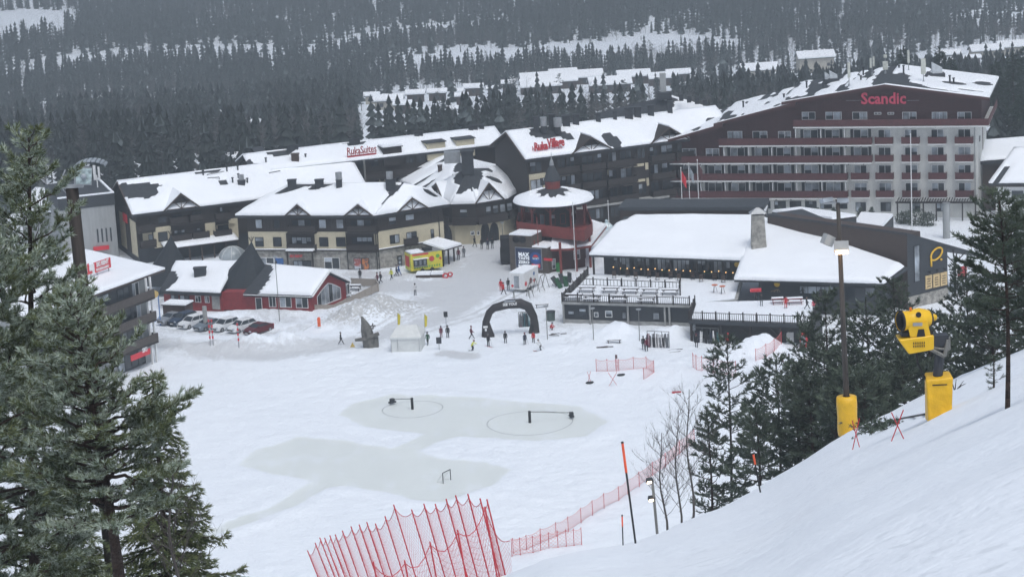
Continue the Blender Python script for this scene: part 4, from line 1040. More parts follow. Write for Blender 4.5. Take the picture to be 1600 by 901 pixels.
    for i in range(7):
        s_=k0.L*i/6.05+.15; m=MB(); k0.box(m,s_,s_+.24,H1,ez-.2,-1.0,-.76); m.build('terrace_post','wood',root)
    m=MB(); k0.box(m,0,k0.L,ez-.45,ez-.25,-1.0,-.76); m.build('beam','wood',root)
    rz=9.6; R0=P(975,338,rz);R1=P(1186,338,rz)
    roofpl(root,E0,E1,R1,R0,seed=101,res=.6,th=.5,mt='darkgrey',holes=[(.0,.93,1.5,1.6)],th_=None) if False else None
    m=MB(); bslab(m,E0,E1,R1,R0,.3); m.build('roof','darkgrey',root); snowq(root,E0,E1,R1,R0,seed=101,res=.55,th=.55,holes=[(.0,.95,1.4,1.8)],edge=.5)
    m=MB(); m.tube(k0.pt(0,ez+.35,-.45),k0.pt(k0.L,ez+.35,-.45),.04,n=4); m.build('snow_guard','wood',root)
    # right roof
    e2=5.0; F0=P(1147,437,e2);F1=P(1382,443,e2);F2=P(1419,418,6.3);F3=Vector((R1.x-.3,R1.y,rz))
    m=MB(); bslab(m,F0,F1,F2,F3,.3); m.build('roof','darkgrey',root); snowq(root,F0,F1,F2,F3,seed=103,res=.55,th=.55,edge=.5,holes=[(.99,.97,.8,4)])
    m=MB(); m.slab([F0,F3,R1,E1],.1); 
    h0=Fac(F0,F1); h=Fac(h0.A-h0.n*1.7+h0.d*1.0,h0.B-h0.n*1.7-h0.d*.3)
    m=MB(); h.box(m,2.,h.L,H2-3.,e2,-8,0); m.build('wall','darkgrey',root)
    for x0,y0,x1,y1,n,cu in ((240,508,425,590,4,1.),(490,515,650,590,3,.5)):
        a,b=Z8(x0,y0);c_,d=Z8(x1,y1); winp(root,h,a,b,c_,d,n=n,frame='black',off=.01,curt=cu,name='panorama_window')
    # black skier figures printed on the panes
    m=MB()
    for X_,Y_,s_ in ((255,543,1.),(355,543,1.1)):
        a,z=h.sz(*Z8(X_,Y_),.12); 
        h.poly(m,[(a-.1,z-.6),(a+.02,z-.6),(a+.12,z-.1),(a+.28,z-.55),(a+.38,z-.5),(a+.22,z+.1),(a+.16,z+.35),(a+.42,z+.15),(a+.45,z+.22),(a+.15,z+.5),(a-.08,z+.45),(a-.4,z+.1),(a-.36,z+.02),(a-.06,z+.25)],.1,.12)
        m.ball(h.pt(a+.04,z+.62,.11),.11,6,4)
    m.build('printed_figure','black',root)
    yl=simple('logo_yellow',(.72,.47,.04),.4)
    for fc,pt_ in ((h,Z8(118,497)),(k,Z7(1012,392))):
        a,z=fc.sz(*pt_,.1); m=MB(); 
        ax=Matrix((fc.d,(0,0,1),fc.n)).transposed(); m.lathe(fc.pt(a,z,.1),[(.0,.0),(.42,.0),(.42,.06),(0,.06)],16,ax=ax); m.build('round_emblem',yl,root)
    m=MB(); a,z=h.sz(*Z8(122,560),.15)
    for s_ in (-.8,-.35,.1,.5): m.tube(h.pt(a+s_,H2+.1,.8),h.pt(a+s_*.15,z+.9,.15),.05,n=4)
    m.build('log_tripod',simple('pale_timber',(.35,.26,.16)),root)
    # chimney
    p=P(1186,403,6.0); m=MB(); 
    b_=[p+Vector(v) for v in ((-1.15,-.8,-.6),(1.15,-.8,-.6),(1.15,.9,-.6),(-1.15,.9,-.6))]; t=[p+Vector(v) for v in ((-.85,-.6,6.2),(.85,-.6,6.2),(.85,.7,6.2),(-.85,.7,6.2))]
    m.hexa(b_+t); ch=m.build('chimney','stone',root)
    m=MB(); m.box(p+Vector((0,0,.55)),(2.5,1.9,1.5)); m.build('chimney_flashing','darkgrey',ch)
    m=MB(); c_=p+Vector((0,0.05,6.45)); q_=[c_+Vector(v) for v in ((-1.2,-.9,0),(1.2,-.9,0),(1.2,.95,0),(-1.2,.95,0))]; m.add(q_+[c_+Vector((-.2,0,.75)),c_+Vector((.2,0,.75))],[(0,1,5,4),(1,2,5),(2,3,4,5),(3,0,4),(3,2,1,0)])
    m.build('chimney_hood','metal',ch)
    # rear parapet
    pa=P(966,334,rz); pb=P(1197,337,rz); v=Fac(Vector((R0.x-.5,R0.y+.8,0)),Vector((R1.x+.6,R1.y+.8,0))); m=MB(); v.box(m,0,v.L,7,rz+.75,-.6,0); m.build('rear_wall','brown',root)
    m=MB(); v.box(m,-.3,v.L+.2,rz+.75,rz+1.25,-6,.25); m.build('rear_roof','darkgrey',root)
    # high wing on the right
    u0=P(1440,459,1.8);u1=P(1480,449,1.8); u=Fac(u0,u1); 
    sb,zb_=u.sz(1417,364,0); st,zt=u.sz(1480,385,0); tip,ztip=u.sz(1538,398,0)
    wa=P(1199,334,zb_); wb=u.pt(sb,zb_); 
    wf=Fac(wa,wb); m=MB(); wf.box(m,0,wf.L,0,zb_-.3,-3,0); m.build('high_wall','brown',root)
    m=MB(); u.poly(m,[(sb,1.8),(st,1.8),(st,zt-.25),(sb,zb_-.25)],-6,0); m.build('end_wall','darkgrey',root)
    m=MB(); u.box(m,sb,st,-1,1.8,-6,.1); m.build('stone_base','stone',root)
    m=MB(); bk=-9; m.add([wa,wb,u.pt(tip,ztip,.0),u.pt(tip,ztip-.3,bk),u.pt(sb,zb_-1.2,bk),wa+Vector((6,9,-1.4))]+[x-Vector((0,0,.4)) for x in [wa,wb,u.pt(tip,ztip,.0),u.pt(tip,ztip-.3,bk),u.pt(sb,zb_-1.2,bk),wa+Vector((6,9,-1.4))]],
        [(0,1,4,5),(1,2,3,4),(6,11,10,7),(7,10,9,8),(0,6,7,1),(1,7,8,2),(2,8,9,3),(3,9,10,4),(4,10,11,5),(5,11,6,0)]); m.build('roof','darkgrey',root)
    a,b,c_,d=u.rect(1428,383,1437,440,0); win(root,u,a,b,c_,d,1,'black',.01,1.,name='tall_window')
    # yellow ring emblem with stem
    cx,cz=u.sz(1463,396.5,.12); m=MB(); R_=1.12; pts=[]
    for k in range(25):
        t=2*math.pi*k/24; pts.append(u.pt(cx+R_*math.cos(t),cz+.75*math.sin(t)+.28*math.cos(t),.16))
    m.path(pts,.13,6); m.path([u.pt(cx-1.1,cz-.1,.16),u.pt(cx-1.02,cz-1.6,.16)],.14,6); m.ball(u.pt(cx+.9,cz-.95,.16),.17,8,6); m.build('ring_emblem',simple('emblem_yellow',(.85,.5,.02),.35),root,smooth=True)
    bs=simple('board_print',(.6,.44,.22),.6,scale=3,var=.2)
    for i,x in enumerate((1451,1463,1474.5)):
        a,b,c_,d=u.rect(x-5,430-2.4*i,x+5,451-2.6*i,.05); m=MB(); u.box(m,a,b,c_,d,.01,.1); pp=m.build('menu_board',bs,root)
        q_=MB()
        for k in range(4): zz=c_+(d-c_)*(.2+.18*k); q_.box((u.pt((a+b)/2,zz,.105)),((b-a)*.5,.02,.12),math.atan2(u.d.y,u.d.x))
        q_.build('menu_print','brown',pp)
        m=MB(); m.box(u.pt((a+b)/2,d+.5,.3),(.25,.4,.3)); m.build('wall_lamp','black',root)
    # entrance posts under the roof tip
    for s_,o in ((st+2.5,-1.),(st+2.5,-5.)):
        m=MB(); b0=u.pt(s_,-1,o); t0=u.pt(s_,zt-2.2,o); m.box((b0+t0)/2,(.3,.3,(t0-b0).z)); 
        for dx,dy in ((1.6,0),(-1.6,0),(0,1.5),(0,-1.5)): m.path([t0-Vector((0,0,.8)),t0+Vector((dx,dy,.9))],.1,4)
        m.build('branching_post','wood',root)
    a,b,c_,d=u.rect(1496,416,1509,433,-2); m=MB(); u.box(m,a,b,c_,d,-2,-1.8); m.build('red_sign','signred',root)
    return dict(f=f,H1=H1,g=g,H2=H2,k=k,k0=k0,h=h,u=u,A1=A1,B1=B1,T1=T1,T2=T2,A2=A2,B2=B2,q2=q2)
RES=build_restaurant()
def build_pavilion():
    C=P(869,404,0); root=thing('pavilion','round red pavilion with snowy cone roof and dark spire','pavilion',C)
    cy=C.y; R=6.15
    def Zt(px,py,y): return PY(px,py,y).z
    ze=Zt(869,323,cy-R); za=Zt(866,296,cy-1.2); print('pav',ze,za)
    m=MB(); m.lathe(C,[(R,ze-.25),(R,ze),(1.1,za),(0,za)],32); m.lathe(C,[(R,ze-.25),(0.1,ze+.5)],32); m.build('roof','roofdark',root)
    # snow cover with jagged upper edge
    n=96; rows=10; V=[];F=[]
    rr=random.Random(4)
    jag=[(1.9+1.3*abs(math.sin(k*.37+rr.random()*.5))+rr.random()*.6) for k in range(n)]
    for k in range(n):
        t=2*math.pi*k/n
        for i in range(rows+1):
            f=i/rows; r=R+.05-(R-jag[k])*f; z=ze+(za-ze)*(R-r)/(R-1.1); hh=.36*min(1,(1-f)*5)*(.7 if i==0 else 1)+.02
            V.append((C.x+r*math.cos(t),C.y+r*math.sin(t),z+(0 if i==0 else hh)))
        V.append((C.x+(jag[k]-.05)*math.cos(t),C.y+(jag[k]-.05)*math.sin(t),ze+(za-ze)*(R-jag[k])/(R-1.1)-.05))
    M_=rows+2
    for k in range(n):
        j=(k+1)%n
        for i in range(M_-1): F.append((k*M_+i,j*M_+i,j*M_+i+1,k*M_+i+1))
    m=MB(); m.add(V,F); m.build('roof_snow','roofsnow',root,smooth=True)
    # cupola
    y=cy; z0=Zt(864,292,y-1); z1=Zt(862,284,y-1); z2=Zt(861,254,y); z3=Zt(861,238,y)
    m=MB(); m.lathe(C,[(1.15,z0-1.2),(1.15,z1),(0,z1)],8); cu=m.build('cupola','brickred',root)
    m=MB(); m.lathe(C,[(1.3,z1),(1.3,z1+.25),(1.05,z1+.9),(.3,z2-.3),(0,z2)],8); m.build('spire','darkgrey',root)
    m=MB(); m.lathe(C,[(0,z2-.6),(.36,z2-.45),(.3,z2+.1),(.08,z2+.6),(.04,z3),(0,z3)],8); m.build('finial','metal',root)
    # platform
    zf=Zt(860,362,cy-5.5); pts=[P(808,359,zf),P(913,372,zf),P(926,361,zf)]; back=[C+Vector((5.2,4,zf)),C+Vector((-5.4,4.2,zf))]
    pl=[Vector(p) for p in pts]+back
    m=MB(); m.slab(pl,.5); m.build('platform','brickred',root)
    m=MB()
    for a,b in zip(pl,pl[1:]+pl[:1]):
        q=Fac(a,b); q.box(m,0,q.L,zf-.1,zf+1.25,-.06,.06)
    m.build('solid_railing','brickred',root)
    for k in range(10):
        t=2*math.pi*(k+.3)/10; p=C+Vector((5.*math.cos(t),5.*math.sin(t),0)); m=MB(); m.tube(p+Vector((0,0,zf)),p+Vector((0,0,ze)),.15,n=8)
        for s_ in (-1,1):
            w_=Vector((-math.sin(t),math.cos(t),0)); m.path([p+Vector((0,0,ze-1.3)),p+w_*s_*.9+Vector((0,0,ze-.3))],.08,4)
        m.build('column','brickred',root)
    m=MB(); m.lathe(C,[(3.2,zf),(3.2,ze)],12); m.build('inner_wall','wood',root)
    for k in range(6):
        t=math.radians(200+k*28); q=Fac(C+Vector((3.3*math.cos(t),3.3*math.sin(t),0)),C+Vector((3.3*math.cos(t+.3),3.3*math.sin(t+.3),0)));  win(root,q,0,.9,zf+.6,zf+2.2,1,'brickred',.05,.5)
    # lower storey and skirt roof
    for x,y in ((877,428),(901,424),(923,418),(880,412),(836,424)):
        p=P(x,y,0); m=MB(); m.tube(p,p+Vector((0,0,zf-.6)),.2,n=8); m.build('lower_column','brickred',root)
    m=MB(); m.lathe(C+Vector((0,0,0)),[(4.6,-.5),(4.6,zf-.4)],16); m.build('lower_wall','redwood',root)
    zs=3.7; sk=[P(860,389,zs),P(890,388,zs),P(924,383,zs),P(948,352,zs),P(926,345,zs+.6),P(880,366,zs+.9),P(862,374,zs+.6)]
    m=MB(); m.slab(sk,.35); m.build('skirt_roof','brickred',root); snowcap(root,sk,.3,'skirt_roof_snow')
    q=Fac(P(862,429,0),P(922,420,0)); m=MB(); q.box(m,0,q.L,-.3,zs-.4,-4.,-1.6); m.build('ground_floor','redwood',root)
    winp(root,q,896,390,906,405,n=1,off=-1.55,curt=1.); winp(root,q,862,404,868,420,n=1,off=-1.55,curt=1.)
    m=MB(); m.tube(P(843,425,0),P(843,425,0)+Vector((0,0,zf+3)),.07,n=6); m.build('pipe_post','brickred',root)
build_pavilion()
def build_screen():
    A=P(798,424,0);B=P(857,428,0); f=Fac(A,B); root=thing('screen_kiosk','brown box shaped kiosk carrying the large dark advertising screen','kiosk',(f.A+f.B)/2)
    h1=f.sz(830,386)[1]; h2=f.sz(815,368)[1]; s1=f.sz(831,400)[0]
    m=MB(); f.box(m,0,f.L,-.5,h1,-4.5,0); f.box(m,0,s1,h1,h2,-3.5,-.01); m.build('body',simple('taupe_panel',(.085,.068,.055),.8),root)
    snowcap(root,[f.pt(0,h2,0),f.pt(s1,h2,0),f.pt(s1,h2,-3.4),f.pt(0,h2,-3.4)],.22); snowcap(root,[f.pt(s1+.05,h1,0),f.pt(f.L,h1,0),f.pt(f.L,h1,-4.4),f.pt(s1+.05,h1,-4.4)],.2)
    a,b,c,d=f.rect(806.5,388,846,419,.05); m=MB(); f.box(m,a-.1,b+.1,c-.1,d+.1,.003,.12); sc=m.build('screen','metal',root)
    m=MB(); f.box(m,a,b,c,d,.123,.14); m.build('screen_image',simple('screen_navy',(.012,.025,.07),.3,emit=(.02,.04,.1),estr=.1),sc)
    wt=simple('screen_white',(.8,.82,.85),.4,emit=(.8,.85,.9),estr=.25)
    for i,(t,wd) in enumerate((('MAX',17),('TASTE',17.5),('ZERO',17.5),('SUGAR',17.5))): text(sc,t,f,818.5,397.5+i*6.0,wd,.145,wt,.01,bold=.045,asp=.82 if i else 1.0,name='screen_lettering')
    cx,cz=f.sz(837,403.5,.15); ax=Matrix((f.d,(0,0,1),f.n)).transposed()
    rb=simple('ring_blue',(.02,.12,.4),.3,emit=(.03,.15,.5),estr=.08)
    m=MB(); m.lathe(f.pt(cx,cz,.145),[(.85,0),(.92,.0),(.92,.02),(.85,.02),(.85,0)],28,ax=ax); m.lathe(f.pt(cx,cz,.145),[(.62,0),(.72,0),(.72,.02),(.62,.02)],28,ax=ax); m.build('screen_ring',rb,sc)
    m=MB(); R_=.52
    def seg(z0,z1):
        pts=[]; 
        for k in range(13): z=z0+(z1-z0)*k/12; pts.append((math.sqrt(max(0,R_*R_-z*z)),z))
        f.poly(m,[(cx+x,cz+z) for x,z in pts]+[(cx-x,cz+z) for x,z in reversed(pts)],.145,.16)
    seg(-.14,.2); m.build('screen_disc_band',wt,sc); m=MB(); seg(.2,.515); m.build('screen_disc_red',simple('screen_red',(.7,.03,.03),.4,emit=(.7,.05,.05),estr=.1),sc); m=MB(); seg(-.515,-.14); m.build('screen_disc_blue',rb,sc)
    text(sc,'PEPSI',f,837,403,8.5,.165,'screen_navy',.01,bold=.04,name='disc_lettering')
    a,b,c,d=f.rect(831.5,412,844.5,417.5,.05); m=MB(); f.box(m,a,b,c,d,.145,.155); m.build('screen_red_box','screen_red',sc); text(sc,'MAX',f,838,414.8,8,.16,wt,.01,bold=.04,name='box_lettering',asp=.8)
    for x in (801,811.5):
        a,z=f.sz(x+5,374,-.01); m=MB(); m.lathe(f.pt(a,z,.0),[(.55,0),(.55,.1),(.45,.1),(.45,.02),(.12,.02),(.12,.1),(0,.1)],16,ax=ax); m.build('fan_unit','black',root)
    a,z=f.sz(851,401,.05); 
    m=MB(); f.box(m,a-.1,a+1.3,z-.55,z-.2,.02,.2); m.build('small_red_sign','signred',root)
    r2=thing('container_stack','pair of black storage boxes stacked beside the brown screen kiosk','storage box',P(792,412,0))
    for i,(y,h) in enumerate(((0,2.3),(0,4.2))): 
        m=MB(); p=P(791,413,0); m.box(p+Vector((0,1,h-1.05)),(1.5 if i else 1.7,2.4,2.0)); m.build('box','black',r2)
build_screen()
# ------------------------------------------------ red cafe with two tepee roofs
def build_cafe():
    root=thing('cafe','low red cafe with two dark tepee roofs and white framed windows','cafe',P(430,485,0))
    ez=2.9
    E0=P(380,458,ez);E1=P(487,461.5,ez);E2=P(547,438,ez); R0=P(416,413,5.6);R1=P(514,423,5.6)
    f0=Fac(E0,E1); f=Fac(f0.A-f0.n*.5,f0.B-f0.n*.5-f0.d*.3); g0=Fac(E1,E2); g=Fac(g0.A-g0.n*.5+g0.d*.5,g0.B-g0.n*.5-g0.d*.5)
    m=MB(); f.box(m,-6,f.L,-1,ez,-6,0); m.build('wall','red',root)
    m=MB(); a_=g.pt(0,0); L=g.L; g.poly(m,[(0,-1),(L,-1),(L,ez-.1),(L/2,5.2),(0,ez-.1)],-5,0); m.build('gable_wall','red',root)
    bkE=E0+(E2-E1); 
    roofpl(root,E0,E1,R1,R0,seed=111,res=.45,th=.45,holes=[(.0,.3,2.6,6)])
    roofpl(root,E2,E0+(E2-E1),R0,R1,seed=112,res=.6,th=.4)
    for a,b in ((0,1),(1,0)):
        pass
    m=MB()
    for p,q in ((E1,R1),(E2,R1)):
        m.path([p+g0.n*.12-Vector((0,0,.15)),q+g0.n*.12-Vector((0,0,.1))],.12,4)
    m.path([E1-Vector((0,0,.2)),E0-Vector((0,0,.2))],.08,4); m.build('white_trim','white',root)
    # arched gable window
    a,b,c,d=g.rect(497,441,529,480,.0); L=g.L; a=L*.16;b=L*.84; n=6
    m=MB(); top=lambda s_:3.6-1.35*abs((s_-L/2)/(L*.34))**1.3
    g.poly(m,[(a,.6),(b,.6)]+[(b-(b-a)*k/8,top(b-(b-a)*k/8)) for k in range(9)],.01,.06); gw=m.build('gable_window','white',root)
    for k in range(6):
        m=MB(); s0=a+.12+(b-a-.2)*k/6; s1=s0+(b-a)/6-.12; g.poly(m,[(s0,.75),(s1,.75),(s1,top(s1)-.14),(s0,top(s0)-.14)],.062,.08,0); m.build('pane','curtain_and_lit' if k%3 else 'glass',gw)
    for x0,x1 in ((420,431),(437,455),(462,481)): 
        a,b,_,_=f.rect(x0,460,x1,470); win(root,f,a,b,.9,2.45,2,'white',.01,.5)
    for x0,x1 in ((411,419),): pass
    a,b,_,_=f.rect(399,460,409,470); win(root,f,a,b,.0,2.2,1,'white',.01,.3,name='door')
    m=MB(); f.box(m,-6,f.L+.02,-.5,.25,.0,.06); m.build('base_board','redwood',root)
    # left part
    L0=P(249,453.5,ez);L1=P(344,457.5,ez);L2=P(371,409,5.4);L3=P(275,409,5.4)
    roofpl(root,L0,L1,L2,L3,seed=113,res=.45,th=.5,holes=[(.02,.35,1.8,3)])
    roofpl(root,L1+Vector((1,9,0)),L0+Vector((2,9,0)),L3,L2,seed=114,res=.8,th=.4)
    q=Fac(L0,L1); q=Fac(q.A-q.n*.6,q.B-q.n*.6); m=MB(); q.box(m,.3,q.L,-1,ez,-7,0); m.build('wall','red',root)
    for x0,x1,fr in ((267,279,'wood'),(281,296,'wood'),(305,314,'white'),(320,327,'white')):
        a,b,_,_=q.rect(x0,460,x1,466); win(root,q,a,b,1.2 if fr=='white' else .4,2.2,2,fr,.01,.6)
    a,b,_,_=q.rect(331,460,343,466); m=MB(); q.box(m,a,b,.3,2.3,.01,.1); m.build('grey_panel','concrete',root)
    # octagon under tepee 2
    c=P(384,440,2.9); c=Vector((c.x,c.y,0)); m=MB(); m.lathe(c,[(3.9,-1),(3.9,ez)],8,a0=math.pi/8); m.build('octagon_wall','red',root)
    for t in (-112,-68,-90): pass
    for x0,x1 in ((351,362),(374,389)):
        hh=Fac(c+Vector((3.75*math.cos(math.radians(-125 if x0<360 else -95)),3.75*math.sin(math.radians(-125 if x0<360 else -95)),0)),c+Vector((3.75*math.cos(math.radians(-105 if x0<360 else -60)),3.75*math.sin(math.radians(-105 if x0<360 else -60)),0)))
        win(root,hh,hh.L*.15,hh.L*.85,1.3,2.2,3,'white',.03,.8)
    tc=simple('tepee_felt',(.014,.019,.024),.8,var=.2)
    def tepee(cx,cy,zb,R_,apx,apy,seed):
        z=PY(apx,apy,cy).z; m=MB(); n=12; ax_=PY(apx,apy,cy).x; V=[];F=[]; rows=8
        for i in range(rows+1):
            f_=i/rows; r=R_*(1-f_)**1.12*(1+.0)+.06
            for k in range(n):
                t=2*math.pi*k/n; V.append((cx+(ax_-cx)*f_+r*math.cos(t),cy+r*math.sin(t),zb+(z-zb)*f_))
        for i in range(rows):
            for k in range(n): F.append((i*n+k,i*n+(k+1)%n,(i+1)*n+(k+1)%n,(i+1)*n+k))
        m.add(V,F); o=m.build('tepee_roof',tc,root)
        q=MB()
        for k in range(5): t=2*math.pi*k/5+.4; q.path([Vector((ax_-.25*math.cos(t),cy-.25*math.sin(t),z-.6)),Vector((ax_+.42*math.cos(t),cy+.42*math.sin(t),z+.75))],.05,5)
        q.build('tepee_pole','pole',o)
    tepee(c.x,c.y-.4,ez-.3,4.6,393,378,1)
    c1=P(268,425,2.9); tepee(c1.x-.6,c1.y+.5,1.5,4.3,267,368,2)
    p=P(313,428,4.6); chimney(root,p,1.7,1.2,.9); 
    for x,y in ((462,422),(320,427),(432,415)): p=P(x,y,5.1); m=MB(); m.tube(p-Vector((0,0,.3)),p+Vector((0,0,.7)),.12,n=6); m.build('vent_pipe','roofdark',root)
    # greenhouse style domes behind
    for x,y,w_ in ((362,406,2.2),(413,404,1.6)):
        r=thing('dome_tent','clear plastic dome tent '+('between the two tepee roofs' if x<400 else 'right of the taller tepee roof'),'dome tent',P(x,y,0),group='clear dome tents')
        c2=P(x,y,0)+Vector((0,2,0)); m=MB(); prof=[(w_*math.cos(t),w_*.8*math.sin(t)) for t in [math.pi/2*k/8 for k in range(9)]]; m.lathe(c2,prof,20); m.build('cover',simple('dome_plastic',(.36,.4,.42),.25),r,smooth=True)
        m=MB()
        for k in range(8):
            t=2*math.pi*k/8; m.path([c2+Vector((math.cos(t)*a*1.01,math.sin(t)*a*1.01,z*1.01)) for a,z in prof],.04,4)
        m.build('frame','white',r)
    # annex at the right of the gable, glazed
    r3=Fac(g.pt(g.L-.2,0,-.2),g.pt(g.L+1.8,0,-.6)); m=MB(); r3.box(m,0,r3.L,0,2.3,-3,0); m.build('glass_annex','greywall',root); win(root,r3,.1,r3.L-.1,.6,2.2,2,'white',.01,.7)
    return f,g
CAF=build_cafe()
# ------------------------------------------------ ski rental block at the left
def build_rental():
    ez=12.; E1=P(258,420,ez);E0=P(173,451,ez); d0=(E0-E1); E0=E1+d0*2.4; f0=Fac(E0,E1)
    B_=P(250,566,0); n=f0.n; off=(B_-f0.A).dot(n); f=Fac(f0.A+n*off,f0.A+n*off+f0.d*((B_-f0.A).dot(f0.d)))
    root=thing('ski_rental_building','four storey grey brown block with balconies and red rental signs, behind the big left pine','building',B_)
    D=13.; m=MB(); f.box(m,0,f.L,-2,ez,-D,-1.3); m.build('wall','greywall',root)
    m=MB(); f.box(m,0,f.L-3.2,3.,ez-.1,-1.4,-1.1); m.build('cladding','darkgrey',root)
    Bk=P(134,391,12.9); Bk2=Bk+(E0-E1)
    m=MB(); m.slab([E0,E1,Bk,Bk2],.3); m.build('roof','brown',root); snowq(root,E0,E1,Bk,Bk2,seed=121,res=.6,th=.35)
    zs=[f.sz(240,y,0)[1] for y in (455,494,533)]; zs=[9.0,6.0,3.0]
    for z in zs:
        railing(root,f,0,f.L,z,1.1,off=.0,depth=1.2,mt='brown',slabm='wood') if False else None
        m=MB(); f.box(m,0,f.L,z-.2,z,-1.3,.1,1); f.box(m,0,f.L,z+.05,z+1.15,0,.1,0); f.box(m,f.L-.1,f.L,z+.05,z+1.1,-3.5,-.01,0)
        k=.4
        while k<f.L: f.box(m,k,k+.04,z+.08,z+1.12,.1,.12,0); k+=.5
        m.build('balcony',[simple('taupe_cladding',(.075,.062,.055),.8),'wood'],root)
        for k in range(5): 
            s_=f.L-6.5-k*4.4
            if s_>1: win(root,f,s_,s_+2.6,z+.9,z+2.4,2,'darkgrey',-1.08,.3)
        win(root,f,f.L-3.2,f.L-1.6,z+.3,z+2.4,2,'white',-1.28,.3)
        for s_ in (f.L-.3,f.L-1.2): m=MB(); f.box(m,s_,s_+.2,z,z+2.8,-.5,-.25); m.build('column','white',root)
    for s_ in (f.L-.3,f.L-1.2): m=MB(); f.box(m,s_,s_+.2,-.5,2.8,-.5,-.25); m.build('column','white',root)
    win(root,f,f.L-7.5,f.L-1.5,.2,2.6,4,'darkgrey',-1.25,.5,name='shop_window')
    m=MB(); f.box(m,f.L-6.2,f.L-2.,1.75,2.5,.0,.1); s_=m.build('shop_sign','signred',root); text(s_,'SKI',f,226,546,8,.11,'white',.03,bold=.03,name='sign_lettering')
    text(root,'VUOKRAAMO',f,228,540,18,.06,'black',.04,bold=.03,name='sign_lettering')
    # roof sign
    v=Fac(f.pt(0,0,-5.5),f.pt(f.L,0,-5.5)); a,b,c,d=v.rect(147,406,173,422,0); m=MB(); v.box(m,a,b,c,d,-.1,.05); sg=m.build('roof_sign','signred',root)
    s2=f.d
    text(sg,'SKI RENT',v,160,410.5,20,.06,'white',.03,bold=.05,name='sign_lettering',asp=1.25); text(sg,'VUOKRAAMO',v,160,418.5,21,.06,'white',.03,bold=.05,name='sign_lettering',asp=1.1)
    m=MB(); v.box(m,a-4.6,a-.02,c-.1,d-.1,-.1,.05); s3=m.build('roof_sign_white','white',root); text(s3,'HILL',v,130,423,28,.06,'signred',.03,bold=.05,name='sign_lettering',asp=1.)
    m=MB(); 
    for q in (a-4,a-2,a+.5,b-.5): v.box(m,q,q+.1,ez,c,-.1,0)
    m.build('sign_post','metal',root)
    return f
REN=build_rental()
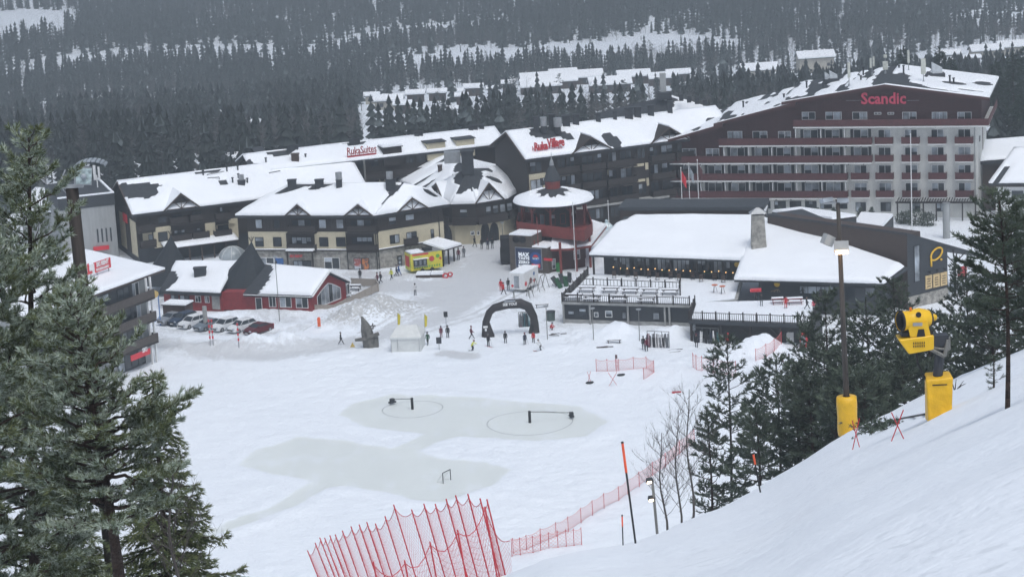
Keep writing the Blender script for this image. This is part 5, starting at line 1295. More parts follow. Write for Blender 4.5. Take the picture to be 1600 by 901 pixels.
def build_misc():
    # pale grey industrial building, upper left
    c=P(186,402,0); h=PY(184,302,c.y).z; f=Fac(P(100,412,0),c); root=thing('grey_building','tall pale grey building with flat dark roof, behind the pole floodlight at far left','building',c)
    m=MB(); f.box(m,0,f.L,-1,h,-14,0); m.build('wall','greywall',root); m=MB(); f.box(m,-.1,f.L+.1,h-1.8,h+.1,-14.1,.1); m.build('parapet','darkgrey',root)
    m=MB(); f.box(m,.4,f.L-.4,h+.1,h+.16,-13.6,-.4); m.build('roof','roofdark',root)
    m=MB(); f.box(m,-.1,f.L+.1,h+.1,h+.3,-.3,.15); f.box(m,f.L-.3,f.L+.1,h+.1,h+.3,-14,-.31); m.build('roof_snow','roofsnow',root)
    for k in range(4): m=MB(); s_=f.L-3.2+k*.7; f.box(m,s_,s_+.25,2.8,5.,.01,.05); m.build('slot_window','glass',root)
    m=MB(); f.box(m,f.L-4,f.L-1.5,1.6,2.2,.02,.5); m.build('red_awning','signred',root)
    p=f.pt(f.L-1.5,h,-6); m=MB(); m.tube(p,p+Vector((0,0,2.2)),.1,n=6); m.box(p+Vector((-.3,0,2.6)),(.4,.3,2.4)); m.box(p+Vector((.4,0,2.4)),(.3,.3,2.2)); m.build('antenna_mast','white',root)
    # lower snow roofed house at the far left
    r=thing('house','white walled house with smooth snow roof, left edge behind the pine','house',P(120,405,0)); A=P(82,392,0);B=P(150,398,0); q=Fac(A,B); hz=PY(150,335,B.y).z
    m=MB(); q.box(m,-6,q.L,-1,hz,-8,0); m.build('wall','greywall',r); roofpl(r,q.pt(-6.5,hz,.6),q.pt(q.L+.6,hz,.6),q.pt(q.L+.6,hz+2.6,-4.5),q.pt(-6.5,hz+2.6,-4.5),seed=131,th=.35)
    win(r,q,2,3.4,2,3.2,1,'white',.01,.5); win(r,q,4.6,6,2,3.2,1,'white',.01,.5)
    # white house at the right edge
    r=thing('house','white walled house with snowy roof at the right edge beside the hotel','house',P(1590,345,0)); q=Fac(P(1556,352,0),P(1660,352,0)); hz=q.sz(1580,284)[1]
    m=MB(); q.box(m,0,q.L,-1,hz,-10,0); m.build('wall','white',r); roofpl(r,q.pt(-1,hz,1),q.pt(q.L,hz,1),q.pt(q.L+2,hz+4,-7),q.pt(2.5,hz+4,-7),seed=132,th=.4,holes=[(.1,.2,.8,3.)])
    winp(r,q,1580,297,1600,311,n=1,frame='white',off=.01,curt=.2); m=MB(); q.box(m,0,q.L,hz-.8,hz-.05,.0,.1); m.build('eave_board','brown',r)
    r=thing('annex','low dark annex with thick snow roof between the hotel and the right edge','annex',P(1575,300,0)); q=Fac(P(1536,330,0),P(1640,322,0)); hz=q.sz(1560,248)[1]
    m=MB(); q.box(m,0,q.L,-1,hz,-9,0); m.build('wall','brown',r); roofpl(r,q.pt(-.6,hz,.8),q.pt(q.L,hz,.8),q.pt(q.L,hz+1.3,-9.5),q.pt(.5,hz+1.3,-9.5),seed=133,th=.6)
    m=MB(); q.tube if False else None; m.tube(q.pt(-.3,0,.5),q.pt(-.3,hz,.5),.06,n=5); m.build('ladder','metal',r)
    # small flat roofed hut with pyramid cap beside the flag poles
    p=P(1143,338,0); r=thing('lookout_hut','small dark hut with pyramid roof just above the restaurant roof','hut',p); z=PY(1141,301,p.y).z-1.3
    m=MB(); m.box(p+Vector((0,0,z/2)),(2.6,2.6,z)); m.build('wall','darkgrey',r); m=MB(); t=p+Vector((0,0,z+1.3)); q_=[p+Vector((x,y,z)) for x,y in ((-2,-2),(2,-2),(2,2),(-2,2))]; m.add(q_+[t],[(0,1,4),(1,2,4),(2,3,4),(3,0,4),(3,2,1,0)]); m.build('roof','metal',r)
    # brick building beyond the left chalet
    r=thing('brick_building','small brown brick building with light arched windows behind the long snowy roof','building',P(385,262,0)); q=Fac(P(356,290,0),P(418,284,0)); hz=q.sz(385,246)[1]; print('brick',hz)
    m=MB(); q.box(m,0,q.L,-2,hz,-7,0); m.build('wall','brown',r); m=MB(); m.slab([q.pt(-.5,hz,.5),q.pt(q.L+.5,hz+.4,.5),q.pt(q.L+.5,hz+.6,-7),q.pt(-.5,hz+.2,-7)],.3); m.build('roof','roofdark',r); snowcap(r,[q.pt(.5,hz+.05,.2),q.pt(3.5,hz+.2,.2),q.pt(3.5,hz+.4,-4),q.pt(.5,hz+.2,-4)],.3,'roof_snow')
    for x,y in ((376,260),(388,255),(411,251)):
        s_,z=q.sz(x,y); m=MB(); q.box(m,s_-.5,s_+.5,z-.6,z+.5,.01,.06); q.poly(m,[(s_-.5,z+.5),(s_+.5,z+.5),(s_+.35,z+.85),(s_,z+1.),(s_-.35,z+.85)],.01,.06); m.build('arched_window','white',r)
    for x in (1.5,3.5): chimney(r,q.pt(x,hz+.4,-2),.8,.8,.9)
    # snow covered low roofs between restaurant wing and hotel
    for i,(pts,z,lab) in enumerate((([(1206,331),(1300,343),(1338,338),(1250,326)],6.0,'low flat roofed link building with smooth snow behind the dark wing'),([(1335,350),(1378,356),(1396,337),(1345,334)],3.4,'low snow covered canopy in front of the hotel entrance'),([(1130,335),(1195,335),(1200,322),(1140,322)],4.5,'flat roofed block between hut and stone chimney'))):
        pp=[P(x,y,z) for x,y in pts]; r=thing('low_building',lab,'building',Vector((pp[0].x,pp[0].y,0))); m=MB(); m.slab([p-Vector((0,0,.3)) for p in pp],z+.5); m.build('wall','darkgrey',r); m=MB(); m.slab(pp,.3); m.build('roof','wood',r); snowcap(r,pp,.35,'roof_snow')
    # long railing wall behind
build_misc()
# ------------------------------------------------ near conifers
MT['pneedle']=mat('pine_needles',(.055,.08,.032),.75,var=.4,scale=5,col2=(.15,.17,.07))
MT['pneedle2']=mat('pine_needles_dark',(.02,.038,.024),.8,var=.35,scale=1.2)
MT['frost']=mat('frosted_pine_needles',(.25,.31,.24),.8,var=.2,scale=6,col2=(.46,.51,.43))
MT['needlemid']=mat('pine_needles_far',(.042,.062,.042),.8,var=.4,scale=.7,col2=(.09,.115,.075))
MT['needlefrostmid']=mat('pine_needles_far_frosted',(.15,.18,.165),.8,var=.25,scale=.8)
def tuft_template(n,seed,spread=.9,w_=.09):
    q=np.random.default_rng(seed); V=[]
    for k in range(n):
        a=q.random()*6.283; b=spread*(.25+.75*q.random()); o=q.random()*.55
        d=np.array((math.cos(a)*math.sin(b),math.sin(a)*math.sin(b),math.cos(b))); s=np.cross(d,(q.random()-.5,q.random()-.5,q.random()-.5)); s/=np.linalg.norm(s)+1e-6
        b0=np.array((0,0,o)); L=.75*(.7+.4*q.random())
        V+= [b0-s*w_*.5,b0+s*w_*.5,b0+d*L]
    return np.array(V)
def place_tufts(pos,dr,sc,tmpls,q):
    """pos (n,3), dr (n,3) unit, sc (n,) -> verts, faces"""
    out=[];n=len(pos)
    up=np.array((0,0,1.)); 
    x=np.cross(dr,up+ (q.random((n,3))-.5)*.4); x/=np.linalg.norm(x,axis=1)[:,None]+1e-9; y=np.cross(dr,x)
    ch=q.integers(0,len(tmpls),n); V=[];cnt=[]
    res=np.zeros((n,len(tmpls[0]),3))
    for t,T in enumerate(tmpls):
        m=ch==t
        res[m]=pos[m][:,None]+sc[m][:,None,None]*(T[None,:,0:1]*x[m][:,None]+T[None,:,1:2]*y[m][:,None]+T[None,:,2:3]*dr[m][:,None])
    V=res.reshape(-1,3); F=np.arange(len(V)).reshape(-1,3); return V,F
def conifer(name,label,base,top,width,kind='pine',seed=1,crown0=.3,limbs=40,tuft=.14,dens=1.,nn=10,frost=.4,mats=('pneedle','frost'),trunk=.12,group=None,needle_w=.09,shape=None,bend=0.,spar=0.,cat='tree',limbr=1.,extra=()):
    q=np.random.default_rng(seed); base=Vector(base); top=Vector(top); H=(top-base).length
    root=thing(name,label,cat,base,group)
    def axis(f):
        p=base.lerp(top,f); return p+Vector((math.sin(f*3.1)*bend,math.sin(f*2.2+1)*bend*.6,0))
    tm=MB(); n=14; tm.path([axis(i/n) for i in range(n+1)],[trunk*(1-.9*i/n)+.01 for i in range(n+1)],8)
    tr=tm.build('trunk','bark',root,smooth=True)
    lm=MB(); P_=[];D_=[];S_=[]
    for k in range(limbs+len(extra)):
        f=crown0+(1-crown0)*((k+q.random())/limbs)
        p0=np.array(axis(f)); ang=k*2.399+q.random()*.9
        g=(f-crown0)/(1-crown0)
        if shape: R=width*shape(g)
        elif kind=='spruce': R=width*(1-g)**.85+.12
        else: R=width*(min(1,.35+g*1.6) if g<.4 else (1-((g-.4)/.6)**1.6*.85))
        R*=.55+.6*q.random()
        if q.random()<spar: continue
        if k>=limbs: f,ang,R=extra[k-limbs]; p0=np.array(axis(f)); g=.5
        rise=(-.28 if kind=='spruce' else (.10+.5*g-.25*(1-g)))*R+ (q.random()-.5)*.3*R*.5
        dirh=np.array((math.cos(ang),math.sin(ang),0.))
        m=7; pts=[p0]
        for i in range(1,m+1):
            t=i/m; wob=(q.random(3)-.5)*.1*R
            z=rise*t+(.22*R*t*t if kind!='spruce' else .12*R*t*t*t)
            pts.append(p0+dirh*R*t+np.array((0,0,z))+wob*(t>.2))
        r0=trunk*(.36*(1-.6*g))*limbr
        lm.path([tuple(x) for x in pts],[max(.006,r0*(1-.85*i/m)) for i in range(m+1)],5)
        # side shoots
        ns=max(3,int(R/(tuft*.95)*dens))
        for j in range(ns):
            t=(.22 if kind=='spruce' else .36)+(.64 if kind!='spruce' else .78)*(j+q.random())/ns; t=min(t,1)
            i=min(m-1,int(t*m)); a=pts[i]; b=pts[i+1]; c=a+(b-a)*(t*m-i); ax=(b-a)/(np.linalg.norm(b-a)+1e-9)
            side=np.cross(ax,(0,0,1)); side/=np.linalg.norm(side)+1e-9
            for sg in (-1,1):
                L=R*(.34 if kind!='spruce' else .3)*(1.1-t)*(.6+.7*q.random())+tuft*1.1
                dd=ax*.75+side*sg*(.75+.3*q.random())+np.array((0,0,(.3*q.random() if kind!='spruce' else -.25)))
                dd/=np.linalg.norm(dd); e=c+dd*L
                if L>tuft*2.2: lm.tube(tuple(c),tuple(e),max(.004,r0*.2),.003,3,cap=False)
                nt=max(1,int(L/(tuft*.6)))
                for u in range(nt):
                    pp=c+dd*L*(u+.6)/nt; d2=dd+(q.random(3)-.5)*(1.0 if kind!='spruce' else .6)+np.array((0,0,.25 if kind!='spruce' else 0)); d2/=np.linalg.norm(d2)
                    P_.append(pp-d2*tuft*.3); D_.append(d2); S_.append(tuft*(.75+.6*q.random()))
        P_.append(pts[-1]); D_.append((pts[-1]-pts[-2])/np.linalg.norm(pts[-1]-pts[-2])); S_.append(tuft*1.2)
    for k in range(5):
        P_.append(np.array(axis(1-.02*k))); D_.append(np.array((0.1*(q.random()-.5),0,1.))); S_.append(tuft*1.1)
    lm.build('limbs','bark',tr)
    P_=np.array(P_);D_=np.array(D_);S_=np.array(S_)
    T=[tuft_template(nn,s,w_=needle_w) for s in range(seed,seed+6)]
    V,F=place_tufts(P_,D_,S_,T,q)
    fz=vnoise(P_[:,0]*1.0+P_[:,2],P_[:,1]+P_[:,2]*.7,.55,seed)*.6+q.random(len(P_))*.4
    mi=(fz<frost).astype(int); mi=np.repeat(mi,nn)
    # within a frosted shoot the inner needles stay green
    fl=q.random(len(mi)); mi=np.where((mi==1)&(fl<.3),0,mi); mi=np.where((mi==0)&(fl>1-.25*frost),1,mi)
    me=npmesh('crown',V-np.array(base),F,list(mats),mi); o=bpy.data.objects.new('crown',me); COL.objects.link(o); o.parent=root; ORG[o.name]=base
    return root
def gpt(px,y,py=500): 
    p=PY(px,py,y); return Vector((p.x,y,gz(p.x,y)-.25))
def tree_at(label,pxt,pyt,y,wd,pxb=None,pyb=880,**k):
    top=PY(pxt,pyt,y); b=PY(pxb if pxb is not None else pxt,pyb,y); z=gz(b.x,y)-.3
    # slide base along the trunk line to the ground
    t=(z-top.z)/(b.z-top.z); base=Vector((top.x+(b.x-top.x)*t,y,z))
    nm=k.pop('name','pine_tree'); return conifer(nm,label,base,top,wd,**k)
# big frosted trees at the left
tree_at('tall frosted pine at the left edge, its tip the highest of the left trees',45,214,50.,1.75,52,760,seed=11,crown0=.12,limbs=105,tuft=.145,nn=15,frost=.6,trunk=.12,dens=1.9,needle_w=.12,shape=lambda g:(.42+ (1-g)*.6)*(1 if g<.9 else .55))
tree_at('frosted pine with bare reddish trunk low in the left foreground',108,462,42.,1.6,178,895,seed=23,extra=((.60,-.12,1.55),(.615,.05,1.7),(.59,-.3,1.3),(.63,.3,1.2),(.5,2.9,1.2),(.45,-2.7,.8)),crown0=.4,limbs=92,tuft=.13,nn=15,frost=.56,trunk=.12,bend=.1,dens=1.5,needle_w=.11,shape=lambda g:.16+.88*(1-g)**.8)
tree_at('dark green bushy spruce right of the bare pine trunk at lower left',238,585,56.,2.1,262,900,seed=35,kind='spruce',name='spruce_tree',crown0=.02,limbs=125,tuft=.15,nn=12,frost=.06,trunk=.1,dens=1.8,needle_w=.12,shape=lambda g:.1+1.0*(1-g)**1.35)
tree_at('leftmost foreground pine, half outside the frame at the lower left',-45,330,47.,2.0,-10,880,seed=47,crown0=.1,limbs=100,tuft=.15,nn=14,frost=.55,trunk=.12,dens=1.8,needle_w=.13)
tree_at('small dark spruce filling the bottom left corner',95,700,60.,1.8,100,900,seed=53,kind='spruce',name='spruce_tree',crown0=.02,limbs=90,tuft=.17,nn=12,frost=.3,trunk=.1,dens=1.6,needle_w=.13)
# long bare branch with green tip reaching right
# right hand trees
M2=('needlemid','needlefrostmid')
LST=[(1135,530,165,2.4,'slender pine, the leftmost of the right hand trees below the restaurant',.10,61),
(1212,568,158,3.0,'broad pine just right of the slender leftmost one, below the terrace',.1,62),
(1268,500,172,2.7,'dense pine between the broad pine and the light pole',.05,63),
(1262,600,150,2.6,'low pine standing just left of the yellow padded pole foot',.02,71),
(1318,545,150,2.4,'dark pine directly behind the light pole',.08,64),
(1352,468,160,2.9,'pine right behind the light pole, left of the snow gun',.06,65),
(1395,440,168,3.3,'thick pine behind the snow gun head',.05,66),
(1448,500,158,3.2,'pine right behind the mast of the snow gun',.05,67),
(1508,420,168,3.4,'wide pine between the snow gun and the bare trunked pine',.04,68),
(1545,470,150,2.8,'pine low behind the bare trunked pine at right',.05,69),
(1610,400,160,3.2,'pine cut by the right edge of the view',.05,70),
(1288,462,166,3.2,'tall dense pine left of the light pole, reaching the terrace edge',.03,91),(1240,575,152,2.6,'middle sized pine between the broad pine and the pole foot',.03,92),(1345,590,141,2.4,'low wide pine between light pole and snow gun foot',.02,93),(1408,560,145,2.5,'low pine directly behind the crossed red poles',.02,94),
(1300,610,142,1.8,'small pine at the foot of the light pole behind the crest',.02,72),
(1180,640,150,1.9,'short pine low between the two leftmost right hand pines',.02,73),
(1105,650,160,1.9,'short pine left of the slender pine at the crest',.02,74)]
for px,py,y,wd,lab,c0,sd in LST:
    tree_at(lab,px,py,y,wd,px+4,880,seed=sd,crown0=.16+c0,limbs=74 if wd>2 else 50,tuft=.36,nn=9,frost=.2,mats=M2,trunk=.14,dens=1.15,needle_w=.2,spar=.16,bend=.25)
_y=GS(1575,626).y; _k=_y/128.; print('pine',_y)
tree_at('tall pine with slim bare reddish trunk at the right edge of the snow slope',1560,306,_y,3.0*_k,1574,626,seed=83,crown0=.36,limbs=52,tuft=.26*_k*1.1,nn=11,frost=.3,mats=M2,trunk=.12*_k,dens=1.5,needle_w=.15,bend=.1,spar=.05)
tree_at('tall pine at the far right edge with layered open crown',1612,318,120.,3.0,1610,560,seed=84,crown0=.25,limbs=56,tuft=.28,nn=10,frost=.3,mats=M2,trunk=.14,dens=1.4,needle_w=.15,bend=.1)
tree_at('tiny sapling on the snow beside the bare trunked pine',1553,558,GS(1553,603).y,.3,1553,640,seed=85,crown0=.05,limbs=16,tuft=.12,nn=6,frost=.2,mats=M2,trunk=.03)
# lower limbs of the bare trunk pine are dead wood
for px,pt,y,wd,lab,sd in ((1582,84,455,3.6,'tall dark spruce filling the right edge beside the hotel roof',101),(1556,96,462,3.2,'dark spruce just right of the hotel roof end',102),(1604,70,470,3.6,'highest dark spruce at the upper right corner behind the hotel',103),(1596,150,438,3.4,'dark spruce low at the right edge above the annex roof',104),(1412,76,500,2.6,'feathery spruce rising behind the hotel roof vents',105),(1468,80,505,2.8,'broad spruce rising behind the right part of the hotel roof',106),(1486,96,498,2.2,'narrow spruce right of the broad one behind the hotel roof',107)):
    tree_at(lab,px,pt,y,wd,px+6,330,name='spruce_tree',kind='spruce',seed=sd,crown0=.04,limbs=56,tuft=.8,nn=7,frost=.12,mats=('pneedle2','needlefrostmid'),trunk=.16,dens=1.3,needle_w=.22)
def bare_tree(label,pxt,pyt,y,spread,seed,pxb=None,group=None):
    q=random.Random(seed); top=PY(pxt,pyt,y); b=PY(pxb or pxt,820,y); base=Vector((b.x,y,gz(b.x,y)-.2)); H=top.z-base.z
    root=thing('birch_tree',label,'tree',base,group); m=MB(); tw=MB()
    m.path([base.lerp(top,i/8)+Vector((.1*math.sin(i),0,0)) for i in range(9)],[.05*(1-.85*i/8)+.006 for i in range(9)],6)
    def br(p,d,L,r,dep):
        pts=[p]; dd=d.copy()
        for i in range(4):
            dd=(dd+Vector((q.uniform(-.18,.18),q.uniform(-.18,.18),q.uniform(-.02,.2)))).normalized(); pts.append(pts[-1]+dd*L/4)
        tw.path(pts,[r*(1-.2*i) for i in range(5)],3)
        if dep>0:
            for k in range(5 if dep>1 else 4):
                i=q.randint(1,4); br(pts[i],(dd+Vector((q.uniform(-.8,.8),q.uniform(-.8,.8),q.uniform(-.1,.5)))).normalized(),L*q.uniform(.35,.6),r*.55,dep-1)
    for k in range(22):
        f=.28+.68*k/22; a=k*2.4; br(base.lerp(top,f),Vector((math.cos(a)*.8,math.sin(a)*.8,.75)).normalized(),H*spread*(1.15-f)*q.uniform(.8,1.2)+.3,.013,2)
    t=m.build('trunk','barkgrey',root); tw.build('branches','barkgrey',root); return root
bare_tree('taller leafless birch left of the slender pine at the crest',1073,608,100.,.3,5,1082)
bare_tree('lower leafless birch beside the taller one at the crest',1030,676,98.,.32,8,1040)
bare_tree('leafless sapling leaning from the crest between the birches',1056,640,104.,.25,9,1062)
bare_tree('leafless grey shrub beside the dark spruce at lower left',262,720,52.,.22,12,270)
# ------------------------------------------------ far houses
def GF(px,py,y0=430,y1=2600,st=1.5):
    d=ray(px,py); ys_=np.arange(y0,y1,st); t=ys_/d.y; X=d.x*t; Z=CH+d.z*t; g=terrain(X,ys_,False); k=np.argmax(Z<g); 
    return Vector((X[k],ys_[k],g[k]))
def far_house(px,py,wpx,label,hst=1,asp=.5,group=None,rot=0.,wallm='beige',roofh=.28,col=None):
    p=GF(px,py); sc=FPX/(p-Vector((0,0,CH))).length; W=wpx/sc; D=W*asp if W<16 else 9.; h=2.9*hst
    root=thing('far_house',label,'house',p,group); R=Matrix.Rotation(rot,3,'Z')
    T=lambda x,y,z:p+R@Vector((x,y,z))
    m=MB(); m.hexa([T(-W/2,-D/2,-1.5),T(W/2,-D/2,-1.5),T(W/2,D/2,-1.5),T(-W/2,D/2,-1.5),T(-W/2,-D/2,h),T(W/2,-D/2,h),T(W/2,D/2,h),T(-W/2,D/2,h)])
    rh=D*roofh; m.add([T(-W/2,-D/2,h),T(-W/2,D/2,h),T(-W/2,0,h+rh),T(W/2,-D/2,h),T(W/2,D/2,h),T(W/2,0,h+rh)],[(0,2,1),(3,4,5)]); m.build('wall',wallm,root)
    e=.6; A=T(-W/2-e,-D/2-e,h-.1);B=T(W/2+e,-D/2-e,h-.1);C=T(W/2+e,0,h+rh+.1);Dd=T(-W/2-e,0,h+rh+.1);E_=T(-W/2-e,D/2+e,h-.1);F_=T(W/2+e,D/2+e,h-.1)
    m=MB(); m.slab([A,B,C,Dd],.2); m.slab([Dd,C,F_,E_],.2); m.build('roof','roofdark',root)
    m=MB(); m.slab([A,B,C,Dd],.45,up=.5); m.slab([Dd,C,F_,E_],.45,up=.5); m.build('roof_snow','roofsnow',root)
    n=max(1,int(W/4)); w_=MB()
    for k in range(n):
        x=-W/2+W*(k+.5)/n; m=MB(); c=T(x,-D/2-.03,h*.55); m.box(c,(1.1,.12,1.1),rot); m.build('window','glass',root)
    EXCL.append((p.x,p.y,max(W,D)*.55+2)); 
    for s_ in (1,): [EXCL.append((p.x+q_,p.y-k_,max(6,W*.3))) for k_ in (8,16,24,32,40) for q_ in (-W*.3,0,W*.3)]
    return root
HS=[(608,171,42,'broad cream cottage, the largest of the cluster above the pale roof lettering',1,'beige'),(582,163,20,'small cottage at the left end of the cottage cluster',1,'beige'),(630,178,24,'low cottage in front of the broad cream one',1,'brown'),
(650,160,26,'brown cottage right of the broad cream one',1,'brown'),(684,158,26,'brown cottage third from left in the cottage row',1,'brown'),(714,157,18,'narrow brown cottage in the middle of the cottage row',1,'brown'),(722,165,16,'tiny cottage below the middle of the cottage row',1,'brown'),(741,150,26,'cottage at the right end of the row with bright roof',1,'brown'),(706,187,16,'dark steep gabled cabin standing alone among thin trees',1,'brown'),(770,152,14,'cottage partly hidden by trees right of the row',1,'brown'),(795,143,18,'cottage at the tree line left of the row houses',1,'brown'),
(857,139,84,'leftmost long row house of the far terrace housing',1,'brown'),(845,147,60,'lower row house in front of the leftmost one',1,'brown'),(912,132,56,'upper row house behind the middle gap',1,'brown'),(953,144,62,'lower middle row house',1,'brown'),(990,131,48,'upper right row house',1,'brown'),(1060,128,34,'farthest right small row house of the terrace housing',1,'brown'),(880,127,40,'row house behind the leftmost long one',1,'brown'),(1036,134,42,'row house at the right end of the terrace housing',1,'brown'),
(1186,121,54,'long building among bare birches left of the hotel roof',1,'beige'),(1274,114,54,'tan apartment house behind the hotel antennas at left',2,'beige'),(1225,132,26,'small snowy building close behind the hotel roof edge',1,'beige'),(1290,131,30,'snow covered shed between tan apartment house and hotel roof',1,'beige'),
(1482,97,34,'flat snowy house right behind the hotel roof',1,'greywall'),(1495,106,22,'pale blue house behind the hotel roof',1,'greywall'),(1540,90,46,'long snowy house in the upper right housing area',1,'beige'),(1583,84,48,'long snowy house at the right edge of the upper housing area',1,'beige'),(1520,103,20,'small house half hidden by spruces at upper right',1,'brown'),(1470,112,26,'low shed roof behind the hotel roof vents',1,'beige'),
(350,192,12,'small cabin deep in the left forest',1,'brown'),(252,208,14,'tiny snowy cabin roof in the forest at left',1,'brown'),(400,208,12,'cabin roof among trees above the small brick building',1,'brown'),(244,224,16,'lower cabin roof in the forest at left',1,'brown'),(1450,112,14,'small outbuilding right of the tan apartment house',1,'brown')]
for px,py,w_,lab,st,wm in HS: far_house(px,py,w_,lab,st,wallm=wm,rot=-.05 if px<800 else .08)
# industrial chimney pillar by the big dark hall
p=GF(1037,172); 
def hall():
    p=P(1040,190,16); A=P(996,196,12.5);B=P(1090,186,12.5); r=thing('dark_roofed_hall','large dark roofed hall with snow patches and a pale square chimney behind the timber apartments','hall',Vector((p.x,p.y,0)))
    q=Fac(A,B); m=MB(); q.box(m,0,q.L,-8,12.5,-14,0); m.build('wall','brown',r)
    ap=P(1043,150,17.); ap.y+=0; bs=[q.pt(-3,12.5,2),q.pt(q.L+6,12.5,3),q.pt(q.L+4,12.5,-16),q.pt(-2,12.5,-16)]
    m=MB(); m.slab([bs[0],bs[1],ap],.3); m.slab([bs[1],bs[2],ap],.3); m.slab([bs[3],bs[0],ap],.3); m.slab([bs[2],bs[3],ap],.3); m.build('roof','roofdark',r)
    snowq(r,bs[0],bs[1],ap+Vector((.6,0,0)),ap-Vector((.2,0,0)),seed=141,th=.35,res=.6,holes=[(.05,.45,4.5,8),(.5,1,3,3)]); snowq(r,bs[1],bs[2],ap+Vector((0,.3,0)),ap,seed=142,th=.35,res=.8)
    m=MB(); m.box(ap+Vector((-.7,0,1.6)),(1.0,1.0,4.6)); m.build('chimney','greywall',r); m=MB(); m.box(ap+Vector((-.6,-.6,.2)),(2.4,1.8,1.2)); m.build('roof_plant_box','roofdark',r)
    for k in range(4): m=MB(); m.box(ap+Vector((2.2+k*1.3,-1.5-k*.3,-.2-k*.3)),(.7,.7,1.0)); m.build('vent_box','roofdark',r)
hall()
FB=[(VIL,14),(SUI,11),(LEF,16),(HOT,20)]
# ------------------------------------------------ people
def skin_body(name,joints,edges,root=0):
    me=bpy.data.meshes.new(name); me.from_pydata([j[:3] for j in joints],edges,[]); o=bpy.data.objects.new(name,me); COL.objects.link(o)
    md=o.modifiers.new('s','SKIN'); 
    for i,j in enumerate(joints):
        sv=me.skin_vertices[0].data[i]; sv.radius=(j[3],j[3] if len(j)<5 else j[4]); sv.use_root=(i==root)
    md.use_smooth_shade=True
    sb=o.modifiers.new('u','SUBSURF'); sb.levels=1
    bpy.context.view_layer.update(); dg=bpy.context.evaluated_depsgraph_get(); m2=bpy.data.meshes.new_from_object(o.evaluated_get(dg)); m2.name=name
    bpy.data.objects.remove(o); return m2
def pose(kind):
    # x right, y forward is -y (facing -y), z up; height 1.75
    J=[(0,0,.95,.13,.10),(0,0,1.15,.14,.10),(0,0,1.38,.17,.11),(0,0,1.50,.055,.055),(0,-.01,1.60,.085,.10),(0,-.01,1.70,.08,.09)]
    E=[(0,1),(1,2),(2,3),(3,4),(4,5)]
    def limb(a,pts): 
        p=a
        for q in pts: J.append(q); E.append((p,len(J)-1)); p=len(J)-1
    if kind=='stand':
        limb(2,[(.19,0,1.38,.065),(.24,.02,1.12,.055),(.25,-.06,.88,.045),(.25,-.09,.80,.035)]); limb(2,[(-.19,0,1.38,.065),(-.24,.02,1.12,.055),(-.25,-.06,.88,.045),(-.25,-.09,.80,.035)])
        limb(0,[(.1,0,.86,.09),(.11,-.01,.5,.07),(.11,.02,.1,.055),(.12,-.12,.05,.05)]); limb(0,[(-.1,0,.86,.09),(-.12,-.01,.5,.07),(-.13,.02,.1,.055),(-.14,-.12,.05,.05)])
    elif kind=='walk':
        limb(2,[(.19,0,1.38,.065),(.23,.14,1.14,.055),(.24,.08,.9,.045),(.24,.04,.83,.035)]); limb(2,[(-.19,0,1.38,.065),(-.23,-.08,1.13,.055),(-.22,-.28,.95,.045),(-.22,-.33,.9,.035)])
        limb(0,[(.1,0,.86,.09),(.11,-.16,.5,.07),(.11,-.32,.12,.055),(.11,-.45,.08,.05)]); limb(0,[(-.1,0,.86,.09),(-.1,.08,.5,.07),(-.11,.36,.17,.055),(-.11,.3,.07,.05)])
    elif kind=='ski':
        J[:]=[(0,.12,.78,.13,.10),(0,.0,.98,.14,.10),(0,-.16,1.16,.17,.11),(0,-.24,1.26,.055,.055),(0,-.28,1.36,.085,.10),(0,-.29,1.45,.08,.09)]
        limb(2,[(.19,-.16,1.17,.065),(.3,-.3,.98,.055),(.3,-.5,.98,.045),(.3,-.56,1.0,.035)]); limb(2,[(-.19,-.16,1.17,.065),(-.3,-.3,.98,.055),(-.3,-.5,.98,.045),(-.3,-.56,1.0,.035)])
        limb(0,[(.1,.1,.72,.09),(.13,-.12,.45,.07),(.13,.06,.12,.055),(.13,-.1,.08,.05)]); limb(0,[(-.1,.1,.72,.09),(-.13,-.12,.45,.07),(-.13,.06,.12,.055),(-.13,-.1,.08,.05)])
    elif kind=='crouch':
        J[:]=[(0,.1,.38,.15,.12),(0,.02,.58,.16,.12),(0,-.1,.78,.17,.12),(0,-.16,.88,.055,.055),(0,-.22,.96,.085,.10),(0,-.24,1.05,.08,.09)]
        limb(2,[(.19,-.1,.78,.065),(.26,-.3,.6,.055),(.2,-.5,.45,.045),(.2,-.55,.4,.035)]); limb(2,[(-.19,-.1,.78,.065),(-.26,-.3,.6,.055),(-.2,-.5,.45,.045),(-.2,-.55,.4,.035)])
        limb(0,[(.12,.06,.36,.1),(.16,-.3,.5,.08),(.15,-.12,.1,.055),(.15,-.28,.05,.05)]); limb(0,[(-.12,.06,.36,.1),(-.16,-.3,.5,.08),(-.15,-.12,.1,.055),(-.15,-.28,.05,.05)])
    me=skin_body('body',J,E); 
    return me,J
POSES={k:pose(k) for k in('stand','walk','ski','crouch')}
CLR={'black':(.012,.013,.016),'navy':(.015,.02,.045),'red':(.5,.02,.025),'maroon':(.12,.012,.03),'yellow':(.6,.62,.03),'white':(.6,.6,.6),'green':(.014,.08,.035),'grey':(.12,.13,.14),'teal':(.02,.12,.15),'pink':(.6,.08,.12),'blue':(.02,.08,.25)}
for k,c in CLR.items(): MT['cloth_'+k]=mat('cloth_'+k,c,.85,var=.25,scale=6)
